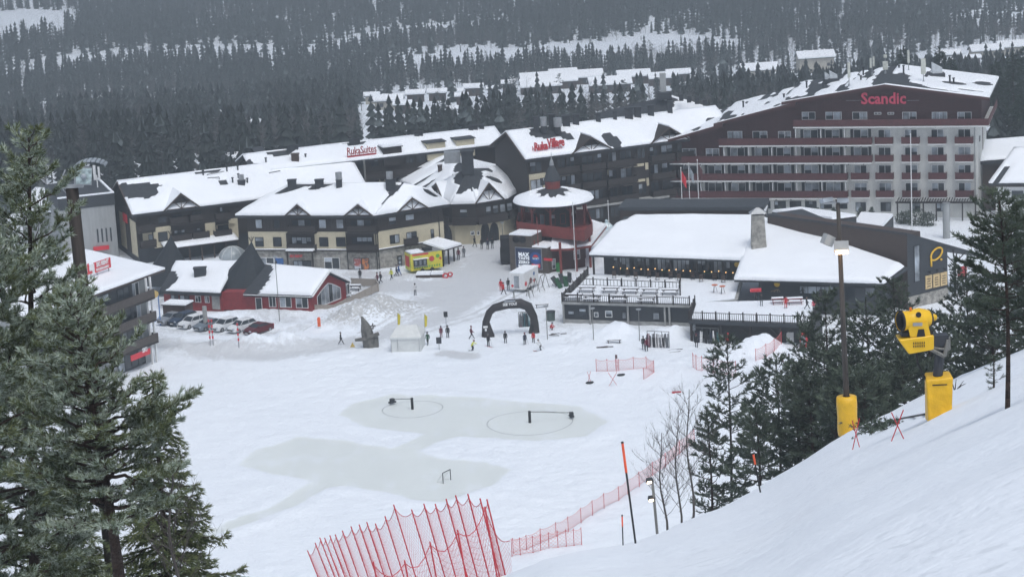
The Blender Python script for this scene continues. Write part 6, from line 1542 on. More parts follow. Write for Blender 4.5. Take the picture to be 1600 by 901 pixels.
def person(pos,rz,kind,jacket,trousers,label,hat='black',group=None,skis=False,poles=False,scale=1.):
    root=thing('person',label,'person',pos,group); root.rotation_euler=(0,0,rz); root.scale=(scale,)*3; ORG[root.name]=Vector((0,0,0))
    me,J=POSES[kind]; me=me.copy()
    hip=J[0][2]+.02; 
    for m in ('cloth_'+jacket,'cloth_'+trousers,'skin','cloth_black'): me.materials.append(MT[m])
    neck=J[3][2]; nv=[v.co for v in me.vertices]
    for p in me.polygons:
        c=p.center; p.use_smooth=True
        if c.z>neck+.01 and abs(c.x)<.15 : mi=2
        elif c.z<.16 : mi=3
        elif abs(c.x)>.17 and c.z>J[0][2]-.14 and c.z<neck and kind!='crouch': mi=0
        elif c.z<hip-.06: mi=1
        else: mi=0
        p.material_index=mi
    b=bpy.data.objects.new('body',me); COL.objects.link(b); b.parent=root
    h=J[5]; m=MB(); m.lathe((h[0],h[1]+.015,h[2]-.03),[(.125,-.02),(.13,.03),(.11,.1),(.06,.14),(0,.15)],10); o=m.build('hat','cloth_'+hat,root,smooth=True)
    m=MB(); m.box((h[0],h[1]-.1,h[2]-.06),(.15,.04,.05)); m.build('goggles','cloth_black',root)
    # jacket hem keeps trousers and jacket apart, collar
    m=MB(); jj=J[1]; m.lathe((J[0][0],J[0][1],J[0][2]-.03),[(.175,-.06),(.17,.06)],10); m.build('jacket_hem','cloth_'+jacket,root) if kind in('stand','walk') else None
    if skis:
        for s_ in (-.13,.13):
            m=MB(); m.box((s_,-.1,.02),(.09,1.5,.025)); m.hexa([Vector(v) for v in ((s_-.045,-1.0,.09),(s_+.045,-1.0,.09),(s_+.045,-.85,.008),(s_-.045,-.85,.008),(s_-.045,-1.0,.11),(s_+.045,-1.0,.11),(s_+.045,-.85,.033),(s_-.045,-.85,.033))]); m.build('ski','cloth_'+random.choice(['black','red','navy']),root)
    if poles:
        for s_ in (-1,1):
            m=MB(); m.tube((s_*.3,-.55 if kind=='ski' else -.1,1.02 if kind=='ski' else .84),(s_*.42,.5 if kind=='ski' else -.25,.25 if kind=='ski' else .0),.012,n=4); m.build('ski_pole','cloth_black',root)
    return root
def face(dx,dy): return math.atan2(dx,-dy)
PEO=[(563,437.7,'stand','black','black',0,'person in all black standing outside the stone shop front, alone'),
(590,444.3,'walk','maroon','black',-60,'person in dark maroon coat in the pair crossing below the stone shop front'),
(595,443,'walk','black','black',-60,'taller person in black in the pair crossing below the stone shop front'),
(612,436.8,'walk','yellow','black',-40,'person in bright yellow jacket near the food trailer'),
(620,431.5,'walk','navy','navy',70,'person in dark navy bending beside the food trailer end'),
(623.5,430.5,'walk','blue','blue',70,'person in blue next to the food trailer end'),
(649,461.5,'stand','white','black',0,'person in white top and black trousers alone on the plaza below the trailer'),
(689.6,528.5,'stand','maroon','maroon',10,'person in long maroon coat beside the person in black under the box topped post'),
(700,528.5,'stand','black','black',-10,'person in black standing directly below the box topped post'),
(737,529.5,'walk','maroon','black',100,'person in maroon jacket left of the arch foot'),
(738.5,548,'ski','yellow','black',60,'bending skier in black and yellow left of the arch'),
(763.5,541,'stand','black','black',30,'person in black on skis right in front of the left arch foot'),
(668.6,539,'walk','green','black',-20,'person in dark green half hidden by the white tent'),
(533,538,'walk','black','black',80,'person in black walking alone on the road left of the sculpture'),
(725,402,'stand','grey','black',0,'person in grey by the covered porch at the street'),
(716.8,406,'stand','maroon','black',0,'small person left of the person in grey at the porch'),
(753,389,'stand','black','black',0,'leftmost of three people by the arcade passage'),
(762.4,390,'stand','navy','black',0,'middle of three people by the arcade passage'),
(769.5,388.5,'stand','black','grey',0,'rightmost of three people by the arcade passage'),
(790,536.5,'stand','black','black',0,'person in black standing alone under the middle of the arch'),
(820.5,539.5,'stand','navy','black',20,'person in black carrying skis at the right arch foot'),
(833.8,536.5,'stand','red','black',-20,'person in red jacket at the right arch foot'),
(845,547.5,'ski','white','black',-80,'skier in white jacket right of the arch'),
(861,515.5,'crouch','red','black',80,'person in red crouching beside the grey waste bin'),
(787,460.5,'walk','red','black',60,'person in red by the left end of the white trailer'),
(794.5,453,'stand','black','black',0,'person in black at the corner of the white trailer'),
(1005.5,546,'stand','black','black',10,'person in black at the left end of the ski rack'),
(1010.5,548.5,'stand','maroon','black',-10,'person in dark red and black at the left end of the ski rack'),
(1088.5,543,'stand','black','black',0,'person in black below the corner of the terraces'),
(1203,579,'stand','navy','black',60,'leftmost of three people queuing below the right terrace'),
(1222.5,574.5,'walk','maroon','black',60,'middle of three people queuing below the right terrace, in maroon'),
(1233,573.5,'stand','grey','green',60,'person with green trousers queuing below the right terrace'),
(783,455,'stand','red','red',0,'person in red standing at the left of the white trailer'),(801,452,'stand','navy','black',0,'person in navy between the white trailer and the person in black'),(742,386,'walk','black','black',40,'person in black left of the three people by the passage'),(1138,542,'stand','red','black',0,'person with red helmet under the right terrace')]
for px,py,k,j,t,a,lab in PEO:
    g=G(px,py); sk=k=='ski' or 'skis' in lab; person(g,math.radians(a+random.uniform(-15,15)),k,j,t,lab,hat=random.choice(['black','grey','navy','maroon']) if 'helmet' not in lab else 'red',skis=sk and 'carry' not in lab,poles=sk,scale=random.uniform(.97,1.06))
for px,py,k,j,t,a,lab in [(1228,482,'stand','red','red',0,'person in full red suit on the right terrace'),(1261,483,'walk','black','black',80,'person in black walking on the right terrace'),(1272,487,'stand','pink','black',0,'person in pink on the right terrace'),(1280,486,'stand','navy','black',0,'person in navy at the right end of the terrace'),(1190,478,'stand','black','grey',0,'person in black at the back of the right terrace')]:
    p=P(px,py,RES['H2']+.1); person(p,math.radians(a),k,j,t,lab)
# ------------------------------------------------ cars
def make_car(label,paint,suv=True,L=4.5,Wd=1.85,Hh=1.62):
    root=thing('parked_car',label,'car',(0,0,0),'cars parked in a row behind the snowbank')
    # side profile (y along length, nose -y)
    z0=.28; pr=[(-L/2,.45),(-L/2+.02,.75),(-L/2+.9,.98),(-L/2+1.25,1.02)] ; 
    m=MB(); ys_=[-L/2,-L/2+.12,-L/2+.95,-L/2+1.3,L/2-.5 if suv else L/2-.75,L/2-.06,L/2]; zs=[.62,.78,.97,1.02,1.06,1.0,.7]; ws=[.82,.94,1,1,1,.97,.88]
    V=[];F=[]
    for y,z,w_ in zip(ys_,zs,ws):
        W=Wd/2*w_; V+=[(-W,y,z0),(-W*1.0,y,z*.72),(-W*.93,y,z),(W*.93,y,z),(W*1.0,y,z*.72),(W,y,z0)]
    n=6
    for i in range(len(ys_)-1):
        for k in range(n): F.append((i*n+k,(i+1)*n+k,(i+1)*n+(k+1)%n,i*n+(k+1)%n))
    F.append(tuple(range(n))); e=(len(ys_)-1)*n; F.append(tuple(range(e+n-1,e-1,-1)))
    m.add(V,F); 
    # roof
    r0,r1=(-L/2+1.9,L/2-.55) if suv else (-L/2+1.95,L/2-1.35); W=Wd/2*.76
    m.hexa([(-W,r0,Hh-.09),(W,r0,Hh-.09),(W,r1,Hh-.1),(-W,r1,Hh-.1),(-W*.94,r0+.1,Hh-.01),(W*.94,r0+.1,Hh-.01),(W*.94,r1-.1,Hh-.02),(-W*.94,r1-.1,Hh-.02)])
    m.build('body',paint,root)
    m=MB(); a0,a1=-L/2+1.2,(L/2-.12 if suv else L/2-.6); Wb=Wd/2*.92
    m.hexa([(-Wb,a0,1.0),(Wb,a0,1.0),(Wb,a1,1.03),(-Wb,a1,1.03),(-W,r0+.02,Hh-.1),(W,r0+.02,Hh-.1),(W,r1,Hh-.11),(-W,r1,Hh-.11)]); g=m.build('windows','glass',root)
    m=MB()
    for s_ in (-1,1):
        for yy0,yy1 in ((a0+.02,r0+.02),((a0+a1)/2+.1,(r0+r1)/2+.1),(a1-.02,r1)): m.path([(s_*(Wb+.005),yy0,1.02),(s_*(W+.005),yy1,Hh-.1)],.035,4)
    m.build('window_pillars',paint,g)
    for s_ in (-1,1):
        for yy in (-L/2+.85,L/2-.85):
            m=MB(); m.tube((s_*(Wd/2-.2),yy,.33),(s_*(Wd/2+.01),yy,.33),.33,n=14); w_=m.build('wheel','black',root); m=MB(); m.tube((s_*(Wd/2+.012),yy,.33),(s_*(Wd/2+.02),yy,.33),.2,n=10); m.build('rim','metal',w_)
        m=MB(); m.box((s_*Wd*.37,-L/2+.02,.72),(.36,.12,.16)); m.build('headlight','curtain_and_lit',root); m=MB(); m.box((s_*Wd*.4,L/2-.02,.85),(.22,.1,.26)); m.build('tail_light','signred',root)
        m=MB(); m.box((s_*(Wd/2+.08),a0+.35,1.06),(.2,.12,.14)); m.build('mirror',paint,root)
    m=MB(); m.box((0,-L/2+.0,.5),(1.1,.06,.22)); m.build('grille','black',root)
    m=MB(); m.box((0,-L/2-.02,.38),(.5,.03,.11)); m.build('number_plate','white',root)
    return root
for nm,c,me_,r_ in (('car_silver',(.33,.34,.36),.5,.35),('car_white',(.68,.69,.7),0,.35),('car_blue',(.03,.05,.09),.3,.35),('car_grey',(.2,.23,.26),.4,.35),('car_red',(.1,.008,.014),.2,.35)): MT[nm]=mat(nm,c,r_,metal=me_,var=.05)
CARS=[(269,507,'car_silver',False,'silver hatchback, leftmost in the row of parked cars'),(287,508.5,'car_blue',True,'dark blue estate car second in the parked row'),(301,513.5,'car_white',True,'white crossover third in the parked row, beside the grey sedan'),(326,517,'car_grey',False,'grey hatchback behind the twin red poles in the parked row'),(352,518,'car_white',True,'white crossover in the middle of the parked row, right of the twin poles'),(378,520,'car_white',True,'white crossover next to the red car, behind the single striped pole'),(404,523.5,'car_red',False,'dark red sedan at the right end of the parked row')]
for px,py,c,suv,lab in CARS:
    o=make_car(lab,c,suv,4.45,1.85,1.62 if suv else 1.46); g=G(px,py-4); o.location=(g.x,g.y,g.z-.02); o.rotation_euler=(0,0,math.radians(-42))
# ------------------------------------------------ arch
def arch():
    A=G(760,526);B=G(838,520); f=Fac(A,B); root=thing('finish_arch','black inflatable arch with white lettering standing on the snow','arch',(f.A+f.B)/2)
    pts=[(443,706),(444,650),(447,600),(472,530),(505,500),(600,473),(690,468),(745,490),(782,560),(795,620),(797,672)]
    pz=[]
    for X_,Y_ in pts:
        s_,z=f.sz(660+X_/4.507,370+Y_/4.507); pz.append((s_,max(z,-.1)))
    m=MB(); n=10; V=[];F=[]
    wid=[.75,.72,.72,.72,.8,.95,1.0,.95,.78,.72,.78]
    for i,(s_,z) in enumerate(pz):
        a=pz[max(0,i-1)]; b=pz[min(len(pz)-1,i+1)]; t=Vector((b[0]-a[0],b[1]-a[1])).normalized(); nn=Vector((-t.y,t.x))
        for k in range(n):
            q=2*math.pi*k/n; r=wid[i]*.68; V.append(f.pt(s_+nn.x*r*math.cos(q),z+nn.y*r*math.cos(q),.62*math.sin(q)))
    for i in range(len(pz)-1):
        for k in range(n): F.append((i*n+k,(i+1)*n+k,(i+1)*n+(k+1)%n,i*n+(k+1)%n))
    F.append(tuple(range(n-1,-1,-1))); F.append(tuple(range((len(pz)-1)*n,len(pz)*n)))
    m.add(V,F); m.build('tube',simple('arch_fabric',(.02,.016,.017),.6),root,smooth=True)
    text(root,'SEE YOU!',f,796.5,475.,22,.72,'white',.02,name='arch_lettering',bold=.035,asp=1.15)
    m=MB(); a,b,c,d=f.rect(788,469.5,805,471,.6); f.box(m,a,b,c,d,.62,.66); m.build('small_line','curtain_and_lit',root)
    for (x0,y0,x1,y1) in ((755,509,762,512),(757.5,513,760.5,517)): 
        a,b,c,d=f.rect(x0,y0,x1,y1,.6); m=MB(); f.box(m,a,b,c,d,.6,.66); m.build('printed_mark','white',root)
    for px,py in ((764,526),(834,519)):
        g=G(px,py); m=MB(); m.hexa([g+Vector(v) for v in ((-.7,-.8,0),(.8,-.8,0),(.8,.5,0),(-.7,.5,0),(-.2,-.2,2.0),(.2,-.2,2.),(.2,.2,2.),(-.2,.2,2.))]); m.build('foot_wedge',MT['arch_fabric'],root)
arch()
# ------------------------------------------------ tent, sculpture, post, signs
def tent():
    A=G(612,551);B=G(658,550); f=Fac(A,B); D=3.8; h=2.1; r=thing('market_tent','closed white tent with sloping roof standing on the snow by the road','tent',(f.A+f.B)/2)
    w_=simple('tent_canvas',(.62,.63,.61),.7,var=.06,scale=1.2,bump=.3,bscale=1.5); m=MB(); f.box(m,0,f.L,-.1,h,-D,0); m.build('side_walls',w_,r)
    m=MB(); e=.12; a=[f.pt(-e,h,e),f.pt(f.L+e,h,e),f.pt(f.L+e,h,-D-e),f.pt(-e,h,-D-e)]; t=[f.pt(.7,h+1.25,-D/2),f.pt(f.L-.7,h+1.25,-D/2)]
    m.add(a+t+[p-Vector((0,0,.25)) for p in a],[(0,1,5,4),(1,2,5),(2,3,4,5),(3,0,4),(6,7,1,0),(7,8,2,1),(8,9,3,2),(9,6,0,3)]); m.build('roof',w_,r)
    for s_ in (0,f.L*.22,f.L*.95): m=MB(); f.box(m,s_-.03,s_+.03,0,h,.01,.05); m.build('pole','metal',r)
tent()
def beach_flag(px,py,h,label,col='yellow',grp=None,bend=.25,w_=.45):
    g=G(px,py); r=thing('feather_flag',label,'flag',g,grp); m=MB(); m.path([g,g+Vector((0,0,h*.6)),g+Vector((bend*.3,0,h))],.03,5); m.build('pole','metal',r)
    m=MB(); m.plate([g+Vector((0.03,0,h*.3)),g+Vector((w_*.7,0,h*.36)),g+Vector((w_,0,h*.85)),g+Vector((bend*.3,0,h))],(0,-1,0),.02); m.build('cloth',col,r)
MT['flagyellow']=mat('flag_yellow',(.6,.5,.02),.7)
beach_flag(622,517,2.6,'narrow yellow flag left behind the white tent','flagyellow'); beach_flag(664,520,2.7,'narrow yellow flag right behind the white tent','flagyellow')
def sculpture():
    g=G(578,542); r=thing('wooden_sculpture','weathered grey carved figure with a horizontal log standing beside the road','sculpture',g); s=simple('weathered_timber',(.13,.125,.115),.9,var=.4,scale=2,bump=.5,bscale=4)
    m=MB(); m.path([g+Vector(v) for v in ((-.1,0,-.1),(-.15,0,1.4),(-.35,0,2.6),(-.5,0,3.3),(-.85,0,4.3))],[.8,.85,.75,.5,.12],8); m.build('figure',s,r)
    m=MB(); m.path([g+Vector((-1.9,-.5,1.2)),g+Vector((-.3,-.6,1.35)),g+Vector((1.35,-.4,1.95))],[.2,.3,.26],7); m.build('log',s,r)
    m=MB(); m.box(g+Vector((.8,.1,.6)),(.8,1.,1.4)); m.build('plinth',s,r)
    m=MB(); m.path([g+Vector((.2,0,2.9)),g+Vector((.55,-.1,3.0)),g+Vector((.6,-.1,3.3))],.1,5); m.path([g+Vector((.55,-.1,2.5)),g+Vector((.7,-.1,3.0)),g+Vector((.95,-.1,2.9))],.12,5); m.build('small_carving',s,r)
sculpture()
def signpost(px,py,h,name,label,w_,hh,col,cat='sign',z1=None,post='metal',rz=0):
    g=G(px,py); r=thing(name,label,cat,g); m=MB(); m.tube(g,g+Vector((0,0,h)),.05,n=6); m.build('post',post,r); m=MB(); m.box(g+Vector((0,-.05,h-hh/2)),(w_,.14,hh),rz); m.build('panel',col,r); return r
signpost(697.5,513,2.4,'box_topped_post','post with black box on top behind the pair in maroon and black',.55,.75,'black','post')
signpost(686.5,547,1.8,'notice_board','small grey notice board on a post near the box topped post',.7,.85,'darkgrey')
r=thing('warning_sign','small yellow triangular sign on the snow beside the sculpture','sign',G(551,542)); g=G(551,542); m=MB(); m.plate([g+Vector((-.35,0,0)),g+Vector((.35,0,0)),g+Vector((0,.1,.65))],(0,-1,.1),.05); m.build('panel',simple('sign_ochre',(.5,.36,.08)),r)
g=G(499,512); r=thing('orange_bollard','orange and white padded bollard at the snowy road edge','bollard',g); m=MB(); m.box(g+Vector((0,0,.75)),(.42,.4,1.2)); m.ball(g+Vector((0,0,1.35)),.22,8,4); m.build('pad',simple('safety_orange',(.75,.12,.03)),r); m=MB(); m.box(g+Vector((0,0,.12)),(.5,.46,.22)); m.build('base','white',r); m=MB(); m.tube(g+Vector((-.3,-.1,.8)),g+Vector((-2.2,-1.5,0.1)),.03,n=4); m.build('strap','metal',r)
# ------------------------------------------------ food trailer (yellow)
def food_trailer():
    A=P(643,428.5,0);B=P(692,421.5,0); f=Fac(A,B); r=thing('food_trailer','bright yellow and green food trailer with serving hatch parked by the stone corner','food trailer',(f.A+f.B)/2)
    y=mat('trailer_yellow',(.68,.58,.05),.45,col2=(.45,.55,.08),scale=.6,f0=.45,f1=.6); m=MB(); f.box(m,0,f.L,.45,3.05,-2.5,0); m.build('body',y,r)
    a,b,c,d=f.rect(646,404,667,415,.02); m=MB(); f.box(m,a,b,c,d,.01,.08); h=m.build('serving_hatch','glass',r); m=MB(); f.box(m,a,b,c-.1,c-.02,.02,.4); m.build('counter','metal',h); m=MB(); f.box(m,a-.1,b+.1,d+.02,d+.1,.02,.7); m.build('awning','white',h)
    for k in range(3): w_=MB(); s_=a+.2+k*(b-a)/3; f.box(w_,s_,s_+.35,c+.1,d-.3,.085,.1); w_.build('shelf_goods','curtain_and_lit',h)
    rb=simple('trailer_red',(.55,.05,.05)); m=MB(); f.box(m,.3,2.9,2.75,3.0,.01,.05); m.build('red_stripe',rb,r)
    for (s_,z,rr,mm) in ((3.4,2.0,.42,rb),(3.45,1.95,.28,'white'),(4.4,2.3,.3,simple('print_green',(.1,.35,.05))),(5.0-.2,1.9,.2,rb)):
        ax=Matrix((f.d,(0,0,1),f.n)).transposed(); m=MB(); m.lathe(f.pt(s_,z,.01+rr*.02),[(0,0),(rr,0),(rr,.03),(0,.03)],14,ax=ax); m.build('round_print',mm,r)
    m=MB()
    for k in range(11): s_=.5+k*.4; f.box(m,s_,s_+.22,.75,1.05,.01,.04)
    m.build('lower_lettering_band','print_green',r)
    text(r,'PIZZA',f,676,413,14,.03,'black',.03,name='trailer_lettering',bold=.04) if False else None
    m=MB(); f.box(m,-.02,f.L+.02,3.05,3.12,-2.52,.02); m.build('roof','metal',r); snowcap(r,[f.pt(.1,3.13,-.1),f.pt(2.2,3.13,-.1),f.pt(2.2,3.13,-2.4),f.pt(.1,3.13,-2.4)],.15)
    m=MB(); f.box(m,2.6,3.8,3.13,3.5,-1.9,-.6); m.build('roof_vent','black',r)
    for s_ in (1.8,3.4): m=MB(); m.tube(f.pt(s_,.35,-.3),f.pt(s_,.35,.02),.35,n=12); m.build('wheel','black',r)
    fe=Fac(f.pt(0,0,-2.5),f.pt(0,0,0)); m=MB(); fe.box(m,.3,1.9,1.,2.6,.01,.05); m.build('end_print',rb,r)
food_trailer()
def white_trailer():
    A=P(797.5,456.5,0);M_=P(820,458,0);B=P(842,446,0); f=Fac(A,M_); g=Fac(M_,B); r=thing('white_trailer','white box trailer with round prints on its side, below the brown screen kiosk','trailer',(f.A+g.B)/2)
    m=MB(); pts=[f.A,g.A,g.B,f.A+(g.B-g.A)]; m.slab([Vector((p.x,p.y,2.9)) for p in pts],2.4); m.build('body','white',r); snowcap(r,[Vector((p.x,p.y,2.9)) for p in pts],.15)
    m=MB(); f.box(m,.7,1.5,.7,2.5,.01,.04); m.build('door','curtain_and_lit',r)
    for s_,z,rr,mm in ((.5,1.3,.35,'signred'),(2.2,1.4,.45,'maroonprint'),(3.4,2.2,.28,'sign_blue'),(3.4,1.2,.28,'signred')):
        if mm=='maroonprint': mm=simple('maroon_print',(.15,.04,.04))
        ax=Matrix((g.d,(0,0,1),g.n)).transposed(); m=MB(); m.lathe(g.pt(s_*min(1,g.L/4),z,.01),[(0,0),(rr,0),(rr,.02),(0,.02)],12,ax=ax); m.build('round_print',mm,r)
    m=MB(); m.lathe(f.pt(.4,1.,.01),[(0,0),(.2,0),(.2,.02),(0,.02)],10,ax=Matrix((f.d,(0,0,1),f.n)).transposed()); m.build('round_print','signred',r)
    m=MB(); m.tube(f.pt(-.2,.6,-.5),f.pt(-1.6,.5,-.5),.05,n=5); m.build('drawbar','metal',r)
    for s_ in (1.,2.): m=MB(); m.tube(g.pt(s_,.33,-.25),g.pt(s_,.33,.02),.33,n=12); m.build('wheel','black',r)
white_trailer()
# ------------------------------------------------ flag poles and lamps
def flagpole(px,pyb,pyt,label,flag=None,grp=None,r_=.07):
    g=G(px,pyb) if not isinstance(px,Vector) else px; t=PY(px-(pyb-pyt)*.045,pyt,g.y); h=t.z-g.z; r=thing('flag_pole',label,'flag pole',g,grp); m=MB(); m.tube(g,g+Vector((0,0,h)),r_,r_*.7,8); m.ball(g+Vector((0,0,h)),r_*1.5,6,4); m.build('pole','white',r)
    if flag:
        m=MB(); n=6; V=[];F=[]
        for i in range(n+1):
            for z in (0,1):
                x=.1+1.3*i/n*.55; zz=h-.5-1.7*(1-z)-i*.22; V.append(g+Vector((x,.12*math.sin(i*1.4),zz)))
        for i in range(n): F.append((2*i,2*i+2,2*i+3,2*i+1))
        m.add(V,F); m.build('flag',flag,r)
flagpole(1067,352,262,'leftmost of the three white flag poles before the hotel, with a red flag','signred',None)
flagpole(1079,351,255,'middle of the three white flag poles before the hotel, with a white flag','curtain_and_lit',None)
flagpole(1093,351,250,'rightmost of the three white flag poles before the hotel, with a dark red flag','rail',None)
flagpole(1425,362,210,'tall single white pole standing before the hotel small balconies',None,None,.09)
flagpole(900,432,316,'white pole in front of the red pavilion right side',None)
flagpole(952,364,314,'white pole by the ice sculptures',None)
flagpole(975,345,304,'white pole with yellow sign next to the dark timber apartments',None)
g=P(985,345,0); 
def yellow_sign():
    A=P(978,345,0);B=P(986,344,0); f=Fac(A,B); r=thing('yellow_sign','small dark sign with yellow letters by the timber apartments','sign',f.A); a,b,c,d=f.rect(976,308,985,320,0); m=MB(); f.box(m,a,b,c,d,-.1,0); m.build('panel','black',r); text(r,'RU',f,980.5,311,7,.02,'sign_yel',.02,bold=.05) if 0 else None
    ye=simple('letter_yellow',(.7,.75,.05),.4); text(r,'RU',f,980.5,311,7.5,.02,ye,.02,bold=.05); text(r,'OK',f,980.5,317,7.5,.02,ye,.02,bold=.05); m=MB(); f.box(m,(a+b)/2-.05,(a+b)/2+.05,0,c,-.1,0); m.build('post','metal',r)
yellow_sign()
def lamp_post(px,pyb,h,label,r_=.06,head=True):
    g=G(px,pyb); r=thing('street_lamp',label,'street lamp',g); m=MB(); m.tube(g,g+Vector((0,0,h)),r_,r_*.8,6); m.build('post','polegrey',r)
    m=MB(); m.lathe(g+Vector((0,0,h)),[(0.05,0),(.3,.1),(.36,.22),(0,.32)],10); m.build('lamp_head','metal',r)
lamp_post(437,502,9.2,'tall thin street lamp in front of the red cafe')
lamp_post(786,378,3.,'globe street lamp beside the arcade passage'); lamp_post(927.5,531,4.2,'thin post standing before the left terrace wall'); lamp_post(999.5,533,4.2,'thin post left of the ski rack'); lamp_post(855.5,530,4.4,'thin post beside the crouching person in red')
def striped_pole(px,py,h,label):
    g=G(px,py); r=thing('marker_pole',label,'pole',g); m=MB()
    m.tube(g,g+Vector((0,0,h)),.05,n=6); m.build('pole','metal',r); 
    for k in range(4): m=MB(); z=.8+(h-.8)*k/4; m.box(g+Vector((0,0,z+(h-.8)/8)),(.22,.12,(h-.8)/8)); m.build('red_band','signred' if k%2==0 else 'netred',r)
striped_pole(329,540,3.9,'left one of the twin red striped poles before the parked cars'); striped_pole(333.5,540,3.9,'right one of the twin red striped poles before the parked cars'); striped_pole(373.5,543,3.6,'single red striped pole before the white and red cars')
g=G(322,515); r=thing('grey_pillar','plain grey pillar among the parked cars','pillar',g); m=MB(); m.lathe(g,[(.32,0),(.32,3.4),(0,3.4)],12); m.build('pillar_body','concrete',r)
g=G(251,508); r=thing('round_sign','round yellow sign on a blue post by the rental building','sign',g); m=MB(); m.tube(g,g+Vector((0,0,4.6)),.08,n=6); m.path([g+Vector((0,0,1.4)),g+Vector((-1.2,0,.0))],.05,4); m.build('post',simple('post_blue',(.05,.16,.4)),r); m=MB(); m.lathe(g+Vector((-.4,-.1,4.6)),[(0,0),(.5,0),(.5,.1),(0,.1)],16,ax=Matrix(((1,0,0),(0,0,-1),(0,1,0))).transposed()); m.build('disc',simple('disc_ochre',(.6,.42,.15)),r)
def shed():
    A=G(256,496);B=G(290,496); f=Fac(A,B); r=thing('garden_shed','small dark brown shed with snow on its flat roof above the parked cars','shed',(f.A+f.B)/2); m=MB(); f.box(m,0,f.L,-.3,2.0,-2.4,0); m.build('wall',simple('shed_brown',(.07,.045,.04),.8,stretch=(5,5,1)),r); m=MB(); f.box(m,-.2,f.L+.2,2.0,2.12,-2.6,.2); m.build('roof','wood',r); snowcap(r,[f.pt(-.15,2.13,.15),f.pt(f.L+.15,2.13,.15),f.pt(f.L+.15,2.13,-2.5),f.pt(-.15,2.13,-2.5)],.2)
    for k in range(3): m=MB(); f.box(m,f.L*k/2-.05 if k else 0,f.L*k/2+.05 if k<2 else f.L,0,1.95,.01,.06); m.build('batten','wood',r)
shed()
# ------------------------------------------------ cafe terrace
def cafe_terrace():
    r=thing('cafe_fence','pale wooden fence round the small cafe terrace','fence',G(523,480))
    pts=[P(488,489,0),P(522,489,0),P(592,455,0),P(588,448,0),P(549,447,0)]
    for a,b in zip(pts[:-1],pts[1:]):
        q=Fac(a,b); m=MB(); q.box(m,0,q.L,.1,1.15,-.04,.0); 
        k=0
        while k<=q.L: q.box(m,k,k+.1,0,1.25,-.08,.05); k+=1.9
        q.box(m,0,q.L,1.15,1.22,-.07,.03); m.build('fence_panel',simple('pale_fence',(.32,.28,.24),.85,stretch=(8,8,1)),r)
    for i,(x,y) in enumerate(((508,478),(518,474),(528,470),(541,465),(555,453))):
        table((P(x,y,0)),.9 if i<4 else -.2,'snow covered picnic table on the cafe terrace, number %d'%(i+1) if 0 else ['snow covered picnic table nearest the cafe terrace corner','second picnic table from the cafe terrace corner','middle picnic table under the arched cafe window','fourth picnic table along the cafe window','picnic table at the far end of the cafe terrace'][i],'picnic tables on the cafe terrace')
def table(p,rz,label,grp,L=1.8,mt='brown'):
    r=thing('picnic_table',label,'picnic table',p,grp); r.rotation_euler=(0,0,rz); ORG[r.name]=Vector((0,0,0))
    m=MB(); m.box((0,0,.74),(L,.75,.06)); m.build('tabletop',mt,r); m=MB(); m.box((0,0,.81),(L*.97,.7,.08)); m.build('snow','roofsnow',r)
    for s_ in (-1,1): 
        m=MB(); m.box((0,s_*.72,.45),(L,.26,.05)); b=m.build('bench',mt,r); m=MB(); m.box((0,s_*.72,.5),(L*.97,.24,.06)); m.build('snow','roofsnow',b)
    for s_ in (-1,1): m=MB(); m.path([(s_*L*.38,-.75,0),(s_*L*.38,-.25,.7)],.05,4); m.path([(s_*L*.38,.75,0),(s_*L*.38,.25,.7)],.05,4); m.box((s_*L*.38,0,.4),(.07,1.6,.08)); m.build('leg_frame',mt,r)
    return r
cafe_terrace()
TB=[(897,468,'leftmost picnic table in the front row of the left terrace'),(925,470,'second picnic table in the front row of the left terrace'),(968,471,'third picnic table in the front row of the left terrace'),(1010,473,'fourth picnic table in the front row of the left terrace'),(917,456,'leftmost picnic table in the back row of the left terrace'),(954,457,'second picnic table in the back row of the left terrace'),(985,458,'third picnic table in the back row of the left terrace'),(1016,459,'fourth picnic table in the back row of the left terrace'),(1047,460,'fifth picnic table in the back row of the left terrace')]
for px,py,lab in TB: table(P(px,py,RES['H1']+.14),math.radians(-14),lab,'picnic tables on the left terrace',2.4)
table(P(1242,474,RES['H2']+.14),0,'red bench table before the panorama windows','red terrace furniture',2.2,'red'); table(P(1215,474,RES['H2']+.14),0,'red bench table by the log tripod','red terrace furniture',1.6,'red')
for px,py,lab in ((1117,457,'left high round table with orange top on the terrace'),(1129,459,'right high round table with orange top on the terrace')):
    p=P(px,py,RES['H1']+.14); r=thing('bar_table',lab,'bar table',p,'high tables with orange tops'); m=MB(); m.lathe(p,[(0,1.05),(.42,1.05),(.42,1.12),(0,1.12)],12); m.build('tabletop',simple('orange_top',(.5,.12,.04)),r)
    for k in range(3): m=MB(); t=k*2.1; m.tube(p+Vector((.35*math.cos(t),.35*math.sin(t),0)),p+Vector((.1*math.cos(t),.1*math.sin(t),1.05)),.03,n=4); m.build('leg','black',r)
